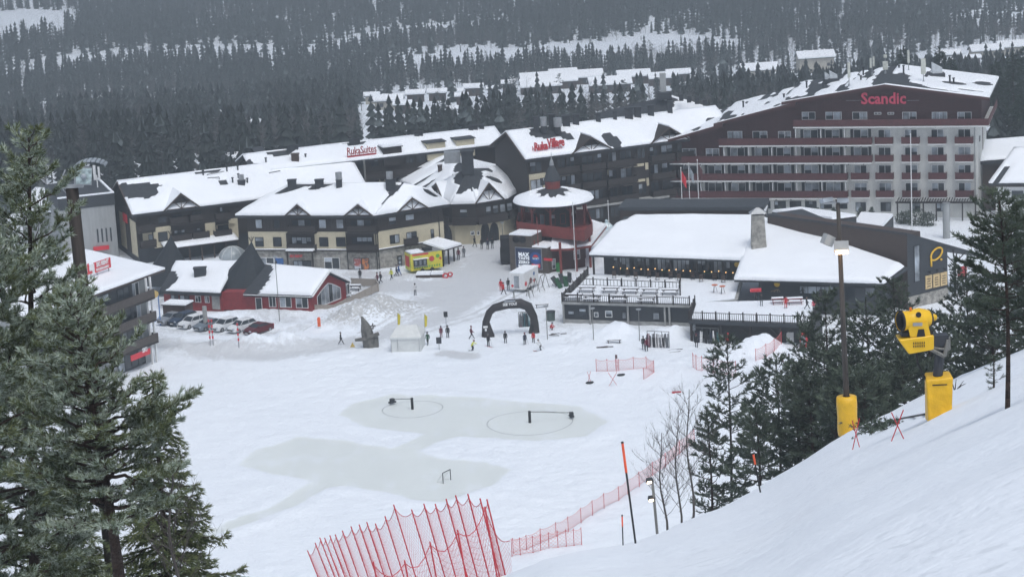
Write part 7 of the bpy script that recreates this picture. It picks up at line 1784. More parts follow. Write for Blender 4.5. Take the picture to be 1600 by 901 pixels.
# stacked chairs and dark benches inside the covered terrace, string bulbs
for k in range(12):
    s_=4.0+k*1.62; p=RES['k0'].pt(s_,RES['H1']+.14,-.2 if k%2 else .9)
    r=thing('terrace_chair','dark wooden chair under the restaurant eave, place %s from the left end'%['first','second','third','fourth','fifth','sixth','seventh','eighth','ninth','tenth','eleventh','twelfth'][k],'chair',p,'chairs under the restaurant eave'); m=MB(); m.box(p+Vector((0,0,.45)),(.55,.5,.06)); m.build('seat','brown',r); m=MB(); m.box(p+Vector((0,.25,.75)),(.55,.06,.55)); m.build('backrest','brown',r)
    for sx in (-.22,.22):
        for sy in (-.2,.2): m=MB(); m.box(p+Vector((sx,sy,.21)),(.05,.05,.42)); m.build('leg','brown',r)
blb=simple('warm_bulb',(.9,.6,.3),.4,emit=(1,.55,.2),estr=2.5)
r=thing('string_lights','string of small warm bulbs under the left restaurant eave','string lights',RES['k0'].pt(0,5,-.9)); m=MB(); pts=[RES['k0'].pt(3.+k*1.05,4.35-.18*(math.sin(k*math.pi/3)**2),-1.6) for k in range(20)]; m.path(pts,.015,3); m.build('cable','black',r)
for p in pts: m=MB(); m.ball(p-Vector((0,0,.1)),.075,6,4); m.build('bulb',blb,r)
# ------------------------------------------------ skis and racks
def ski(mb,p,h,lean,w_=.1,rz=0): mb.box(p+Vector((lean*h/2,0,h/2)),(w_,.03,h),rz,ry=lean)
def ski_rack(A,B,label,n,h=1.25,seed=1,cluster=False):
    f=Fac(A,B); r=thing('ski_rack',label,'ski rack',(f.A+f.B)/2); q=random.Random(seed); m=MB()
    z=A.z
    k=0
    while k<=f.L+.01: m.tube(f.pt(k,z-.1,0),f.pt(k,z+2.1,0),.05,n=5); k+=f.L/3
    m.tube(f.pt(0,z+2.1,0),f.pt(f.L,z+2.1,0),.05,n=5); m.tube(f.pt(0,z+1.1,.1),f.pt(f.L,z+1.1,.1),.05,n=5); m.build('frame','polegrey',r)
    for i in range(n):
        s_=f.L*(i+q.random()*.8)/n; hh=h*q.uniform(.95,1.4); m=MB(); 
        for d_ in (0,.14): p=f.pt(s_+d_,z,.35); m.box(p+Vector((0,.1,hh/2)),(.1,.03,hh),0,rx=-.2,ry=q.uniform(-.1,.1))
        m.build('ski_pair',q.choice(['cloth_black','cloth_navy','cloth_grey','cloth_maroon','cloth_white','cloth_teal','cloth_black','cloth_black','cloth_grey']),r)
    return f,r
f,r=ski_rack(G(1012,541),G(1046,543),'long dark ski rack full of skis below the left terrace',20,1.35,3); m=MB(); z=G(1025,541).z; f.box(m,.2,f.L-.2,z,z+1.2,-.3,-.2); m.build('back_board','brown',r)
ski_rack(G(811,511),G(831,509),'crowded ski rack under the right half of the arch',26,1.5,5)
q2=RES['q2']; ski_rack(P(1085,535,0),P(1123,537,0),'row of skis leaning under the right terrace',16,1.5,9)
def aframe(px,py,label,w_=2.,h=1.9,grp=None,mt='polegrey',rz=0.):
    g=G(px,py); r=thing('ski_trestle',label,'trestle',g,grp); r.rotation_euler=(0,0,rz); ORG[r.name]=Vector((0,0,0)); m=MB()
    for s_ in (-w_/2,w_/2): m.path([(s_,-.6,0),(s_,0,h),(s_,.6,0)],.05,5)
    m.tube((-w_/2,0,h),(w_/2,0,h),.06,n=5); m.build('frame',mt,r); return r
aframe(833,460,'dark ski trestle right of the white trailer, front one',2.6,2.1,rz=1.2); aframe(849,452,'dark ski trestle right of the white trailer, rear one',2.0,2.2,rz=1.2)
aframe(815,466,'low ski trestle directly above the arch crown',2.2,1.2,rz=.2)
# benches, bins, boxes
def bench(px,py,label,L=2.,mt='brown',rz=0,back=False):
    g=G(px,py); r=thing('bench',label,'bench',g); r.rotation_euler=(0,0,rz); ORG[r.name]=Vector((0,0,0)); m=MB(); m.box((0,0,.45),(L,.5,.08)); m.build('seat',mt,r); m=MB(); m.box((0,0,.53),(L*.98,.46,.09)); m.build('snow','roofsnow',r)
    for s_ in (-1,1): m=MB(); m.box((s_*L*.4,0,.2),(.1,.45,.42)); m.build('leg','wood',r)
g=P(1181,466,RES['H2']); r=thing('red_heater_table','small red topped stand on the terrace left of the log tripod','stand',g); m=MB(); m.box(g+Vector((0,0,1.15)),(1.5,.7,.35)); m.build('red_top','signred',r); m=MB(); m.box(g+Vector((0,0,.5)),(.25,.25,1.0)); m.build('post','wood',r)
bench(847,480,'snow topped dark bench right of the arch',1.9); bench(959.5,536,'low snow topped bench in front of the snow mound',1.9); bench(1249,570,'long grey and red bench at the edge of the trees below the terrace',2.4,'maroonwood' if 0 else 'rail')
g=G(861,501); r=thing('waste_bin','grey green waste container by the terrace corner','bin',g); m=MB(); m.lathe(g,[(.55,0),(.62,1.3),(0,1.4)],10); m.build('container',simple('bin_green',(.07,.1,.09)),r); m=MB(); m.lathe(g+Vector((0,0,1.3)),[(.66,0),(.66,.1),(0,.2)],10); m.build('lid','darkgrey',r)
g=G(873,424); r=thing('green_bin','green barrel shaped bin beside the kiosk','bin',g); m=MB(); m.lathe(g,[(.38,0),(.4,1.2),(.3,1.35),(0,1.4)],10); m.build('barrel',simple('bin_bright_green',(.03,.25,.06)),r)
g=P(1256,543,0); r=thing('vending_machine','red drinks machine under the right end of the terrace','vending machine',g); m=MB(); m.box(g+Vector((0,0,.95)),(.95,.8,1.9)); m.build('cabinet','signred',r); m=MB(); m.box(g+Vector((-.1,-.42,1.1)),(.6,.04,1.2)); m.build('front_panel','curtain_and_lit',r)
g=P(1258,506,RES['H2']-.5); r=thing('red_wall_sign','small red sign hanging below the terrace edge at its right end','sign',g); m=MB(); m.box(g+Vector((0,-.3,-.2)),(.95,.08,.32)); m.build('panel','signred',r)
# green jumble by the terrace: folded sun loungers / sledges
for i,(px,py) in enumerate(((868,447),(873,450),(878,443),(884,447),(890,441))):
    g=G(px,py); r=thing('folded_lounger','dark green folded lounger, %s in the heap left of the terrace stairs'%['front left','front right','back left','middle','back right'][i],'lounger',g,'folded loungers by the terrace'); m=MB(); m.box(g+Vector((0,0,.75)),(.7,.12,1.6),.5,rx=-.5,ry=.2*(i-2)); m.build('slatted_seat','cloth_green' if i%2 else 'darkgrey',r); m=MB(); m.path([g+Vector((-.5,.4,0)),g+Vector((.1,0,1.3)),g+Vector((.5,.4,0))],.04,4); m.build('frame','black',r)
# kick sledge / red machine by food trailer
g=G(700,433); r=thing('kick_sled','red sledge lying on the snow right of the food trailer','sledge',g); m=MB(); m.lathe(g+Vector((-.35,0,.2)),[(.35,0),(.5,.1),(.35,.2),(.25,.1),(.35,0)],12,ax=Matrix.Rotation(.9,3,'X')); m.lathe(g+Vector((.35,.2,.35)),[(.3,0),(.42,.1),(.3,.2),(.2,.1),(.3,0)],12,ax=Matrix.Rotation(.9,3,'X')); m.build('loops','netred',r)
def planter(px0,px1,py,label):
    A=G(px0,py);B=G(px1,py); f=Fac(A,B); r=thing('snowy_planter',label,'planter',(f.A+f.B)/2); m=MB(); f.box(m,0,f.L,-.1,.45,-1.6,0); m.build('box','brown',r); snowcap(r,[f.pt(0,.46,0),f.pt(f.L,.46,0),f.pt(f.L,.46,-1.6),f.pt(0,.46,-1.6)],.3)
planter(650,672,433.5,'left low snow topped planter before the food trailer'); planter(673,693,433,'right low snow topped planter before the food trailer')
def porch():
    A=P(693,416,0);B=P(710,409,0); f=Fac(A,B); r=thing('timber_porch','small open timber porch with snowy roof at the right end of the stone building','porch',f.A); 
    for s_,o in ((0,0),(f.L,0),(0,-3),(f.L,-3),(f.L/2,0)): m=MB(); f.box(m,s_-.1,s_+.1,0,2.7,o-.1,o+.1); m.build('post','wood',r)
    a=[f.pt(-.5,2.7,.6),f.pt(f.L+1.2,2.5,.8),f.pt(f.L+.6,3.4,-3.2),f.pt(-.5,3.5,-3.2)]; m=MB(); m.slab(a,.2); m.build('roof','wood',r); snowcap(r,a,.28,'roof_snow')
porch()
# ice sculptures
for px,py,h,lab in ((935,356,2.4,'largest clear ice sculpture with round head behind the pavilion'),(948,358,1.6,'wide ice block right of the largest ice sculpture'),(922,357,1.2,'small rough ice heap left of the largest ice sculpture')):
    g=G(px,py); r=thing('ice_sculpture',lab,'ice sculpture',g,None); m=MB(); m.lathe(g,[(.9,0),(1.,h*.35),(.6,h*.6),(.25,h*.72),(0,h*.74)],7); m.build('base','ice',r); m=MB(); m.ball(g+Vector((0,0,h*.85)),h*.16,8,6); m.build('head','ice',r)
# potted firs before the hotel
for i,x in enumerate((1138,1162,1190,1219,1246,1277,1303,1345,1362)):
    g=P(x,341,1.0); A=g; r=thing('potted_fir',('small potted fir before the hotel ground floor, %s from the left'%['first','second','third','fourth','fifth','sixth','seventh','eighth','ninth'][i]),'potted tree',(g.x,g.y,0),'potted firs along the hotel'); m=MB(); m.box(g-Vector((0,0,.5)),(1.,1.,1.)); m.build('pot','brown',r)
    q=np.random.default_rng(200+i); n=160; z=q.random(n); rr=.85*(1-z*.8)*np.sqrt(q.random(n)); an=q.random(n)*6.28; Pp=np.stack([g.x+rr*np.cos(an),g.y+rr*np.sin(an),g.z+z*1.7],1); Dd=q.normal(size=(n,3)); Dd/=np.linalg.norm(Dd,axis=1)[:,None]
    V,F=place_tufts(Pp,Dd,np.full(n,.3),[tuft_template(6,7,w_=.3)],q); me=npmesh('foliage',V-np.array((g.x,g.y,0)),F,['needlemid','needlefrostmid'],(q.random(len(F))<.2).astype(int)); o=bpy.data.objects.new('foliage',me); COL.objects.link(o); o.parent=r
tall=[(1430,352,2.6,'rounded evergreen bush at the foot of the tall white pole'),(1412,350,1.8,'low evergreen bush left of the tall white pole'),(1450,353,2.0,'low evergreen bush right of the tall white pole')]
for px,py,h,lab in tall:
    g=G(px,py); q=np.random.default_rng(px); n=420; z=q.random(n); rr=h*.75*np.sqrt(1-(2*z-1)**2*.8)*np.sqrt(q.random(n)); an=q.random(n)*6.28; Pp=np.stack([g.x+rr*np.cos(an),g.y+rr*np.sin(an),g.z+z*h],1); Dd=q.normal(size=(n,3)); Dd/=np.linalg.norm(Dd,axis=1)[:,None]
    r=thing('evergreen_bush',lab,'bush',g); V,F=place_tufts(Pp,Dd,np.full(n,.35),[tuft_template(6,9,w_=.25)],q); me=npmesh('foliage',V-np.array(g),F,['needlemid','needlefrostmid'],(q.random(len(F))<.2).astype(int)); o=bpy.data.objects.new('foliage',me); COL.objects.link(o); o.parent=r
    m=MB(); m.path([g,g+Vector((0,0,h*.6))],.08,5); m.build('stem','bark',r)
g=G(1479,372); r=thing('grey_cylinder_column','pale grey cylinder column standing right of the tall white pole','column',g); m=MB(); hh=PY(1474,318,g.y).z-g.z; m.tube(g,g+Vector((0,0,hh)),.55,n=12); m.build('shaft','greywall',r); m=MB(); m.tube(g+Vector((0,0,hh)),g+Vector((0,0,hh+.1)),.6,n=12); m.build('cap','metal',r)
# ------------------------------------------------ ice rink things
def carousel(px,py,armx,army,label,hp=1.45):
    g=G(px,py); r=thing('ice_carousel',label,'ice carousel',g,'ice carousels on the frozen rink'); m=MB(); m.tube(g-Vector((0,0,.1)),g+Vector((0,0,hp)),.17,n=8); m.build('post','black',r)
    e=P(armx,army,g.z+.2); t=g+Vector((0,0,hp-.12)); m=MB(); e2=e+Vector((0,0,.5)); m.tube(t,e2,.05,n=5); m.build('arm','polegrey',r)
    m=MB(); d=(e2-t).normalized(); rz=math.atan2(d.y,d.x); m.box(e+Vector((0,0,.1)),(.9,.5,.18),rz+1.57); m.box(e+Vector((0,0,.38)),(.5,.45,.35),rz+1.57); m.build('seat_sled','darkgrey',r)
    R_=math.hypot(e.x-g.x,e.y-g.y); m=MB(); n=64; w_=.075; V=[];F=[]
    for k in range(n):
        a=2*math.pi*k/n; j=(1+.02*math.sin(3*a))
        for rr in (R_-w_,R_+w_): V.append((g.x+rr*j*math.cos(a),g.y+rr*j*math.sin(a),gz(g.x+rr*math.cos(a),g.y+rr*math.sin(a))+.012))
    for k in range(n): j=(k+1)%n; F.append((2*k,2*k+1,2*j+1,2*j))
    m.add(V,F); tr=m.build('sled_track',simple('track_ice',(.46,.48,.48),.5),None); tr['kind']='structure'
carousel(644.5,639,613,629,'ice carousel with its sled at the left end, on the left circle'); carousel(828,660,893,650.5,'ice carousel with its sled at the right end, on the right circle')
def goal():
    A=P(692.5,755,0);B=P(708.5,747,0); f=Fac(A,B); r=thing('hockey_goal','small red and white framed hockey goal on the lower ice patch','goal',(f.A+f.B)/2); h=1.22; L=max(1.5,f.L*.55)
    m=MB(); m.path([f.pt(0,0,0),f.pt(0,h,0),f.pt(L,h,0),f.pt(L,0,0)],.05,6); m.build('frame','black',r); m=MB(); m.path([f.pt(0,.03,0),f.pt(.1,.03,-.9),f.pt(L,.03,-.9),f.pt(L,.03,0)],.05,6); m.path([f.pt(0,h,0),f.pt(.2,.05,-.9)],.02,4); m.path([f.pt(L,h,0),f.pt(L-.1,.05,-.9)],.02,4); m.build('base_frame','white',r)
    m=MB()
    for k in range(9): a=k/8; m.path([f.pt(L*a,h,0),f.pt(L*a,.05,-.9)],.008,3)
    for k in range(6): a=k/6; m.path([f.pt(0,h*(1-a),-.9*a),f.pt(L,h*(1-a),-.9*a)],.008,3)
    m.build('net','white',r)
goal()
g=G(1058,614); r=thing('red_sled','small red plastic sledge lying alone on the snow','sledge',g); m=MB(); m.hexa([g+Vector(v) for v in ((-.5,-.3,.02),(.45,-.1,.02),(.45,.2,.02),(-.5,.05,.02),(-.65,-.4,.22),(.5,-.15,.2),(.5,.3,.2),(-.65,.15,.22))]); m.build('shell','netred',r)
# ------------------------------------------------ safety nets
def net(root,pts,h,mesh=.35,mt='netpink',r_=.012,sag=.12,name='netting',over=0.):
    """pts ground points; woven mesh of thin cords hung between posts"""
    m=MB()
    for (a,b) in zip(pts[:-1],pts[1:]):
        L=(b-a).length; n=max(2,int(L/mesh)); k=max(2,int(h/mesh))
        T=lambda u,v:a.lerp(b,u)+Vector((0,0,h*(v)*(1-sag*math.sin(math.pi*u))+.05+sag*.5*math.sin(math.pi*u)*(1-v)))
        for i in range(n):
            for j in range(k):
                m.tube(T(i/n,j/k),T((i+1)/n,(j+1)/k),r_,n=3,cap=False); m.tube(T((i+1)/n,j/k),T(i/n,(j+1)/k),r_,n=3,cap=False)
        for v in (0,1):
            for i in range(n): m.tube(T(i/n,v),T((i+1)/n,v),r_*1.6,n=3,cap=False)
    return m.build(name,mt,root)
def net_fence(label,pts,h=1.4,mesh=.3,mt='netpink',pole='netred',pr=.035,every=True,lean=0.,r_=.012,cat='safety net',over=.15,skip=()):
    r=thing('safety_net',label,cat,pts[0]); net(r,pts,h,mesh,mt,r_)
    for i,p in enumerate(pts):
        if i in skip: continue
        m=MB(); m.tube(p-Vector((0,0,.2)),p+Vector((lean*h,random.uniform(-.04,.04),h+over)),pr,n=5); m.build('pole',pole,r)
    return r
def Gs(l): return [G(x,y) for x,y in l]
net_fence('faded pink net around the messy patch right of the plaza',Gs([(932,580),(949,580),(963,580),(967,580),(990,576.5),(1010,576),(1022,582),(1006,594)]),1.5,.38,r_=.014)
net_fence('short pink net left of the tree tops below the right terrace',Gs([(1083,575),(1088,578),(1097,580),(1115,583),(1150,588)]),1.9,.4,r_=.014)
net_fence('pink net running up the right snow mound',Gs([(1181,565),(1197,557),(1210,549),(1221,538)]),1.6,.4,r_=.014)
lp=[]
for x,y in [(802,863),(823,858),(845,848),(869,838),(888,829),(908,815),(926,803),(944,792),(967,781),(981,770),(999,758),(1020,742),(1040,728),(1062,708),(1085,690)]: lp.append(G(x,y))
net_fence('long pink net running diagonally from the snow crest up to the trees',lp,1.45,.34,r_=.012)
lp=[G(x,y) for x,y in [(800,868),(813,866),(833,863),(845,860),(858,858),(872,855),(885,853),(897,852),(909,850)]]
net_fence('short lower net with close set poles just above the crest',lp,1.7,.4,r_=.012)
# big red net in the foreground
tops=[(1040,530,73),(1015,527,74),(970,510,75),(925,515,76.5),(890,528,78),(850,546,79.5),(808,545,81),(763,566,82.5),(697,548,84),(665,590,85.5),(630,617,87),(598,611,88.5),(570,620,90),(540,627,91.5),(508,642,93),(482,656,94.5),(462,659,96),(443,668,97),(425,667,98),(408,686,99),(380,714,101)]
def big_net():
    P_=[]; 
    for X_,Y_,y in tops:
        t=PY(320+X_/2.353,560+Y_/2.353,y); P_.append((t,gz(t.x,t.y)))
    r=thing('red_safety_net','high bright red safety net on leaning poles in the foreground','safety net',(P_[0][0].x,P_[0][0].y,P_[0][1])); m=MB()
    bs=[]
    for i,(t,g_) in enumerate(P_):
        h=2.75; b=Vector((t.x+.55+.02*i,t.y-.1,t.z-h)); bs.append(b); 
        m=MB(); m.tube(b-Vector((0,0,.3)),t+Vector((-.02,0,.12)),.024,n=6); m.build('pole','netred',r)
    m=MB(); M_=.2
    for i in range(len(P_)-1):
        a0,b0=P_[i][0],bs[i]; a1,b1=P_[i+1][0],bs[i+1]; L=(a1-a0).length; n=max(3,int(L/M_)); k=12
        T=lambda u,v:(b0.lerp(a0,v)).lerp(b1.lerp(a1,v),u)+Vector((0,-.18*math.sin(math.pi*u),-.16*math.sin(math.pi*u)*v))
        for u_ in range(n):
            for v_ in range(k):
                m.tube(T(u_/n,v_/k),T((u_+1)/n,(v_+1)/k),.0038,n=3,cap=False); m.tube(T((u_+1)/n,v_/k),T(u_/n,(v_+1)/k),.0038,n=3,cap=False)
            m.tube(T(u_/n,1),T((u_+1)/n,1),.014,n=3,cap=False)
    m.build('netting','netred',r)
    return bs
BN=big_net()
fr=[(1090,745,72.6,0),(1030,555,71.8,1),(930,640,71.2,1),(828,683,71.,1),(735,752,70.6,1),(620,757,70.,1)]
def front_net():
    P_=[]
    for X_,Y_,y,_ in fr[1:]: P_.append(PY(320+X_/2.353,560+Y_/2.353,y))
    r=thing('red_safety_net','lower second red net in front of the high foreground net','safety net',(P_[0].x,P_[0].y,P_[0].z-2.4)); bs=[]
    for t in P_:
        b=Vector((t.x+.3,t.y-.1,t.z-2.3)); bs.append(b); m=MB(); m.tube(b-Vector((0,0,.2)),t+Vector((0,0,.1)),.024,n=6); m.build('pole','netred',r)
    c0=BN[0]; P_=[Vector((c0.x+.05,c0.y-.1,c0.z+1.6))]+P_; bs=[c0+Vector((.1,-.1,-.2))]+bs
    m=MB()
    for i in range(len(P_)-1):
        a0,b0=P_[i],bs[i]; a1,b1=P_[i+1],bs[i+1]; L=(a1-a0).length; n=max(3,int(L/.2)); k=11
        T=lambda u,v:(b0.lerp(a0,v)).lerp(b1.lerp(a1,v),u)+Vector((0,-.1*math.sin(math.pi*u),-.35*math.sin(math.pi*u)*v))
        for u_ in range(n):
            for v_ in range(k): m.tube(T(u_/n,v_/k),T((u_+1)/n,(v_+1)/k),.0038,n=3,cap=False); m.tube(T((u_+1)/n,v_/k),T(u_/n,(v_+1)/k),.0038,n=3,cap=False)
            m.tube(T(u_/n,1),T((u_+1)/n,1),.014,n=3,cap=False)
    m.build('netting','netred',r)
front_net()
# crossed red bamboo poles
def crossed(px,py,label,h=1.7,s=.6,mt='netred'):
    g=G(px,py) if py<650 else GS(px,py); r=thing('crossed_poles',label,'poles',g); 
    for k in (-1,1): m=MB(); m.tube(g+Vector((-k*s*.6,0,-.1)),g+Vector((k*s*.6,.1*k,h)),.03 if py<650 else .016,n=5); m.build('bamboo_pole',mt,r)
crossed(958,602,'crossed red poles at the centre of the messy patch',1.7,.9); crossed(921,597,'crossed red poles at the left of the messy patch',1.4,.35)
crossed(1338,699,'crossed red poles at the foot of the yellow padded light pole',.95,.22); crossed(1403,683,'crossed red poles lying between light pole and snow gun',.75,.3)
g=G(963.5,575); r=thing('red_marker_board','small red board on twin poles at the pink net','sign',g); m=MB(); m.box(g+Vector((0,-.1,1.55)),(.28,.06,.5)); m.build('board','rail',r)
for s_ in (-.1,.1): m=MB(); m.tube(g+Vector((s_,0,0)),g+Vector((s_,0,1.5)),.03,n=4); m.build('pole','netred',r)
for px,py,lab in ((921,599,'dark lump of fabric at the left crossed poles'),(970,587,'dark sack lying in the messy patch'),(1415,582,'x')):
    if lab=='x': continue
    g=G(px,py); r=thing('dark_sack',lab,'sack',g); m=MB(); m.ball(g+Vector((0,0,.12)),.38,8,5,sc=(1.3,.6,.5)); m.ball(g+Vector((.3,.05,.18)),.22,8,5,sc=(1.2,.7,.6)); m.build('sack','black',r,smooth=True)
# debris sticks on the snow
for i,(px,py) in enumerate(((935,543),(945,541),(1055,549),(871,524),(892,523),(1150,553))):
    g=G(px,py); r=thing('timber_offcuts','loose dark timber offcuts on the snow '+['left below the snow mound','right below the snow mound','below the ski rack end','left of the terrace wall foot','under the terrace wall windows','left of the right snow mound'][i],'timber',g); 
    for k in range(3): m=MB(); a=random.uniform(-.5,.5); m.box(g+Vector((random.uniform(-.6,.6),random.uniform(-.8,.8),.08)),(1.5,.09,.08),a); m.build('plank','brown',r)
# dark fragments scattered at the plaza kept as ground texture
# ------------------------------------------------ marker poles on the slope
def marker(pxb,pyb,pxt,pyt,y,label,r_=.035,split=.28):
    b=PY(pxb,pyb,y); t=PY(pxt,pyt,y); zg=gz(b.x,b.y); b=b+(b-t)*((b.z-zg+.15)/(t.z-b.z)); r=thing('slope_marker_pole',label,'marker pole',b); k=t.lerp(b,split)
    m=MB(); m.tube(b,k,r_,n=7); m.build('lower_shaft','black',r); m=MB(); m.tube(k,t,r_*1.25,n=7); m.build('orange_sleeve',simple('marker_orange',(.8,.1,.03),.45),r); m=MB(); m.tube(t,t+(t-k).normalized()*.05,r_*1.3,n=7); m.build('cap','black',r)
_y=GS(993,847).y; print('mk',_y); marker(993,848,972.5,692,_y,'tall black and orange marker pole on the snow crest, the largest'); marker(973.5,852,972,806,76.,'thin short marker stake just left of the largest marker pole',.02,.3); marker(1188,768,1177,709,GS(1188,767).y,'small black and orange marker pole before the pines',.035,.25)
def slope_lamp():
    b=PY(1027,826,86.); t=PY(1020,765,86.); b.z=gz(b.x,b.y)-.1; r=thing('slope_lamp_post','short lamp post with two small lit floodlights at the crest by the birches','lamp post',b); t2=PY(1019,748,86.); m=MB(); m.tube(b,Vector((t2.x,t2.y,t2.z)),.05,n=6); m.build('post','polegrey',r)
    for px,py in ((1015,750),(1018,778)): p=PY(px,py,86.); m=MB(); m.box(p,(.22,.16,.14),.3,rx=.5); h=m.build('floodlight','darkgrey',r); m=MB(); m.box(p+Vector((-.02,-.14,-.03)),(.15,.03,.09),.3,rx=.5); m.build('lit_glass',simple('lamp_glow',(1,.8,.6),.4,emit=(1,.75,.5),estr=4.),h)
slope_lamp()
# ------------------------------------------------ light pole with yellow pad
def light_pole():
    y=124.; b=PY(1325,668,y); b.z=gz(b.x,b.y)-.1; t=PY(1309,312,y); r=thing('floodlight_pole','tall wooden floodlight pole with yellow padded foot and one lit lamp','light pole',b)
    m=MB(); m.tube(b,t,.17,.10,10); m.build('wooden_pole','pole',r,smooth=True)
    pa=b.lerp(t,.0); ax=(t-b).normalized(); L=2.05; m=MB(); R=Matrix.Rotation(0,3,'Z'); q=ax.to_track_quat('Z','Y').to_matrix()
    m.lathe(b+ax*.15,[(.2,0),(.5,.02),(.53,.3),(.5,1.),(.53,1.7),(.5,L-.02),(.2,L)],12,ax=q); m.build('yellow_pad','yellow',r,smooth=True)
    p=PY(1311,379,y); 
    m=MB(); m.box(p+Vector((-.2,-.1,.05)),(.9,.12,.1)); m.build('lamp_bracket','metal',r)
    m=MB(); m.box(PY(1290,376,y)+Vector((.1,-.1,.05)),(.55,.35,.5),.5,ry=.5); m.build('floodlight','greywall',r)
    c=PY(1313,383,y)+Vector((0,-.35,0)); m=MB(); m.box(c,(.72,.3,.5),-.1,rx=-.7); h=m.build('floodlight','greywall',r); m=MB(); m.box(c+Vector((.0,-.14,-.15)),(.6,.05,.4),-.1,rx=-.7+0); m.build('lit_glass',simple('flood_glow',(1,.8,.6),.4,emit=(1,.62,.32),estr=14.),h)
    c=PY(1303,317,y); m=MB(); m.box(c,(1.2,.1,.1)); m.build('lamp_bracket','metal',r)
    for px,py,rz_ in ((1291,313,.4),(1317,313.5,-.2)): m=MB(); c=PY(px,py,y); m.box(c,(.55,.4,.22),rz_,rx=-.3); m.build('floodlight','curtain_and_lit',r)
    L_=bpy.data.lights.new('floodlight_glow','POINT'); lo=bpy.data.objects.new('floodlight_glow',L_); COL.objects.link(lo); lo.location=PY(1313,387,y)+Vector((0,-.9,-.2)); L_.energy=12; L_.color=(1,.7,.4); L_.shadow_soft_size=.2
light_pole()
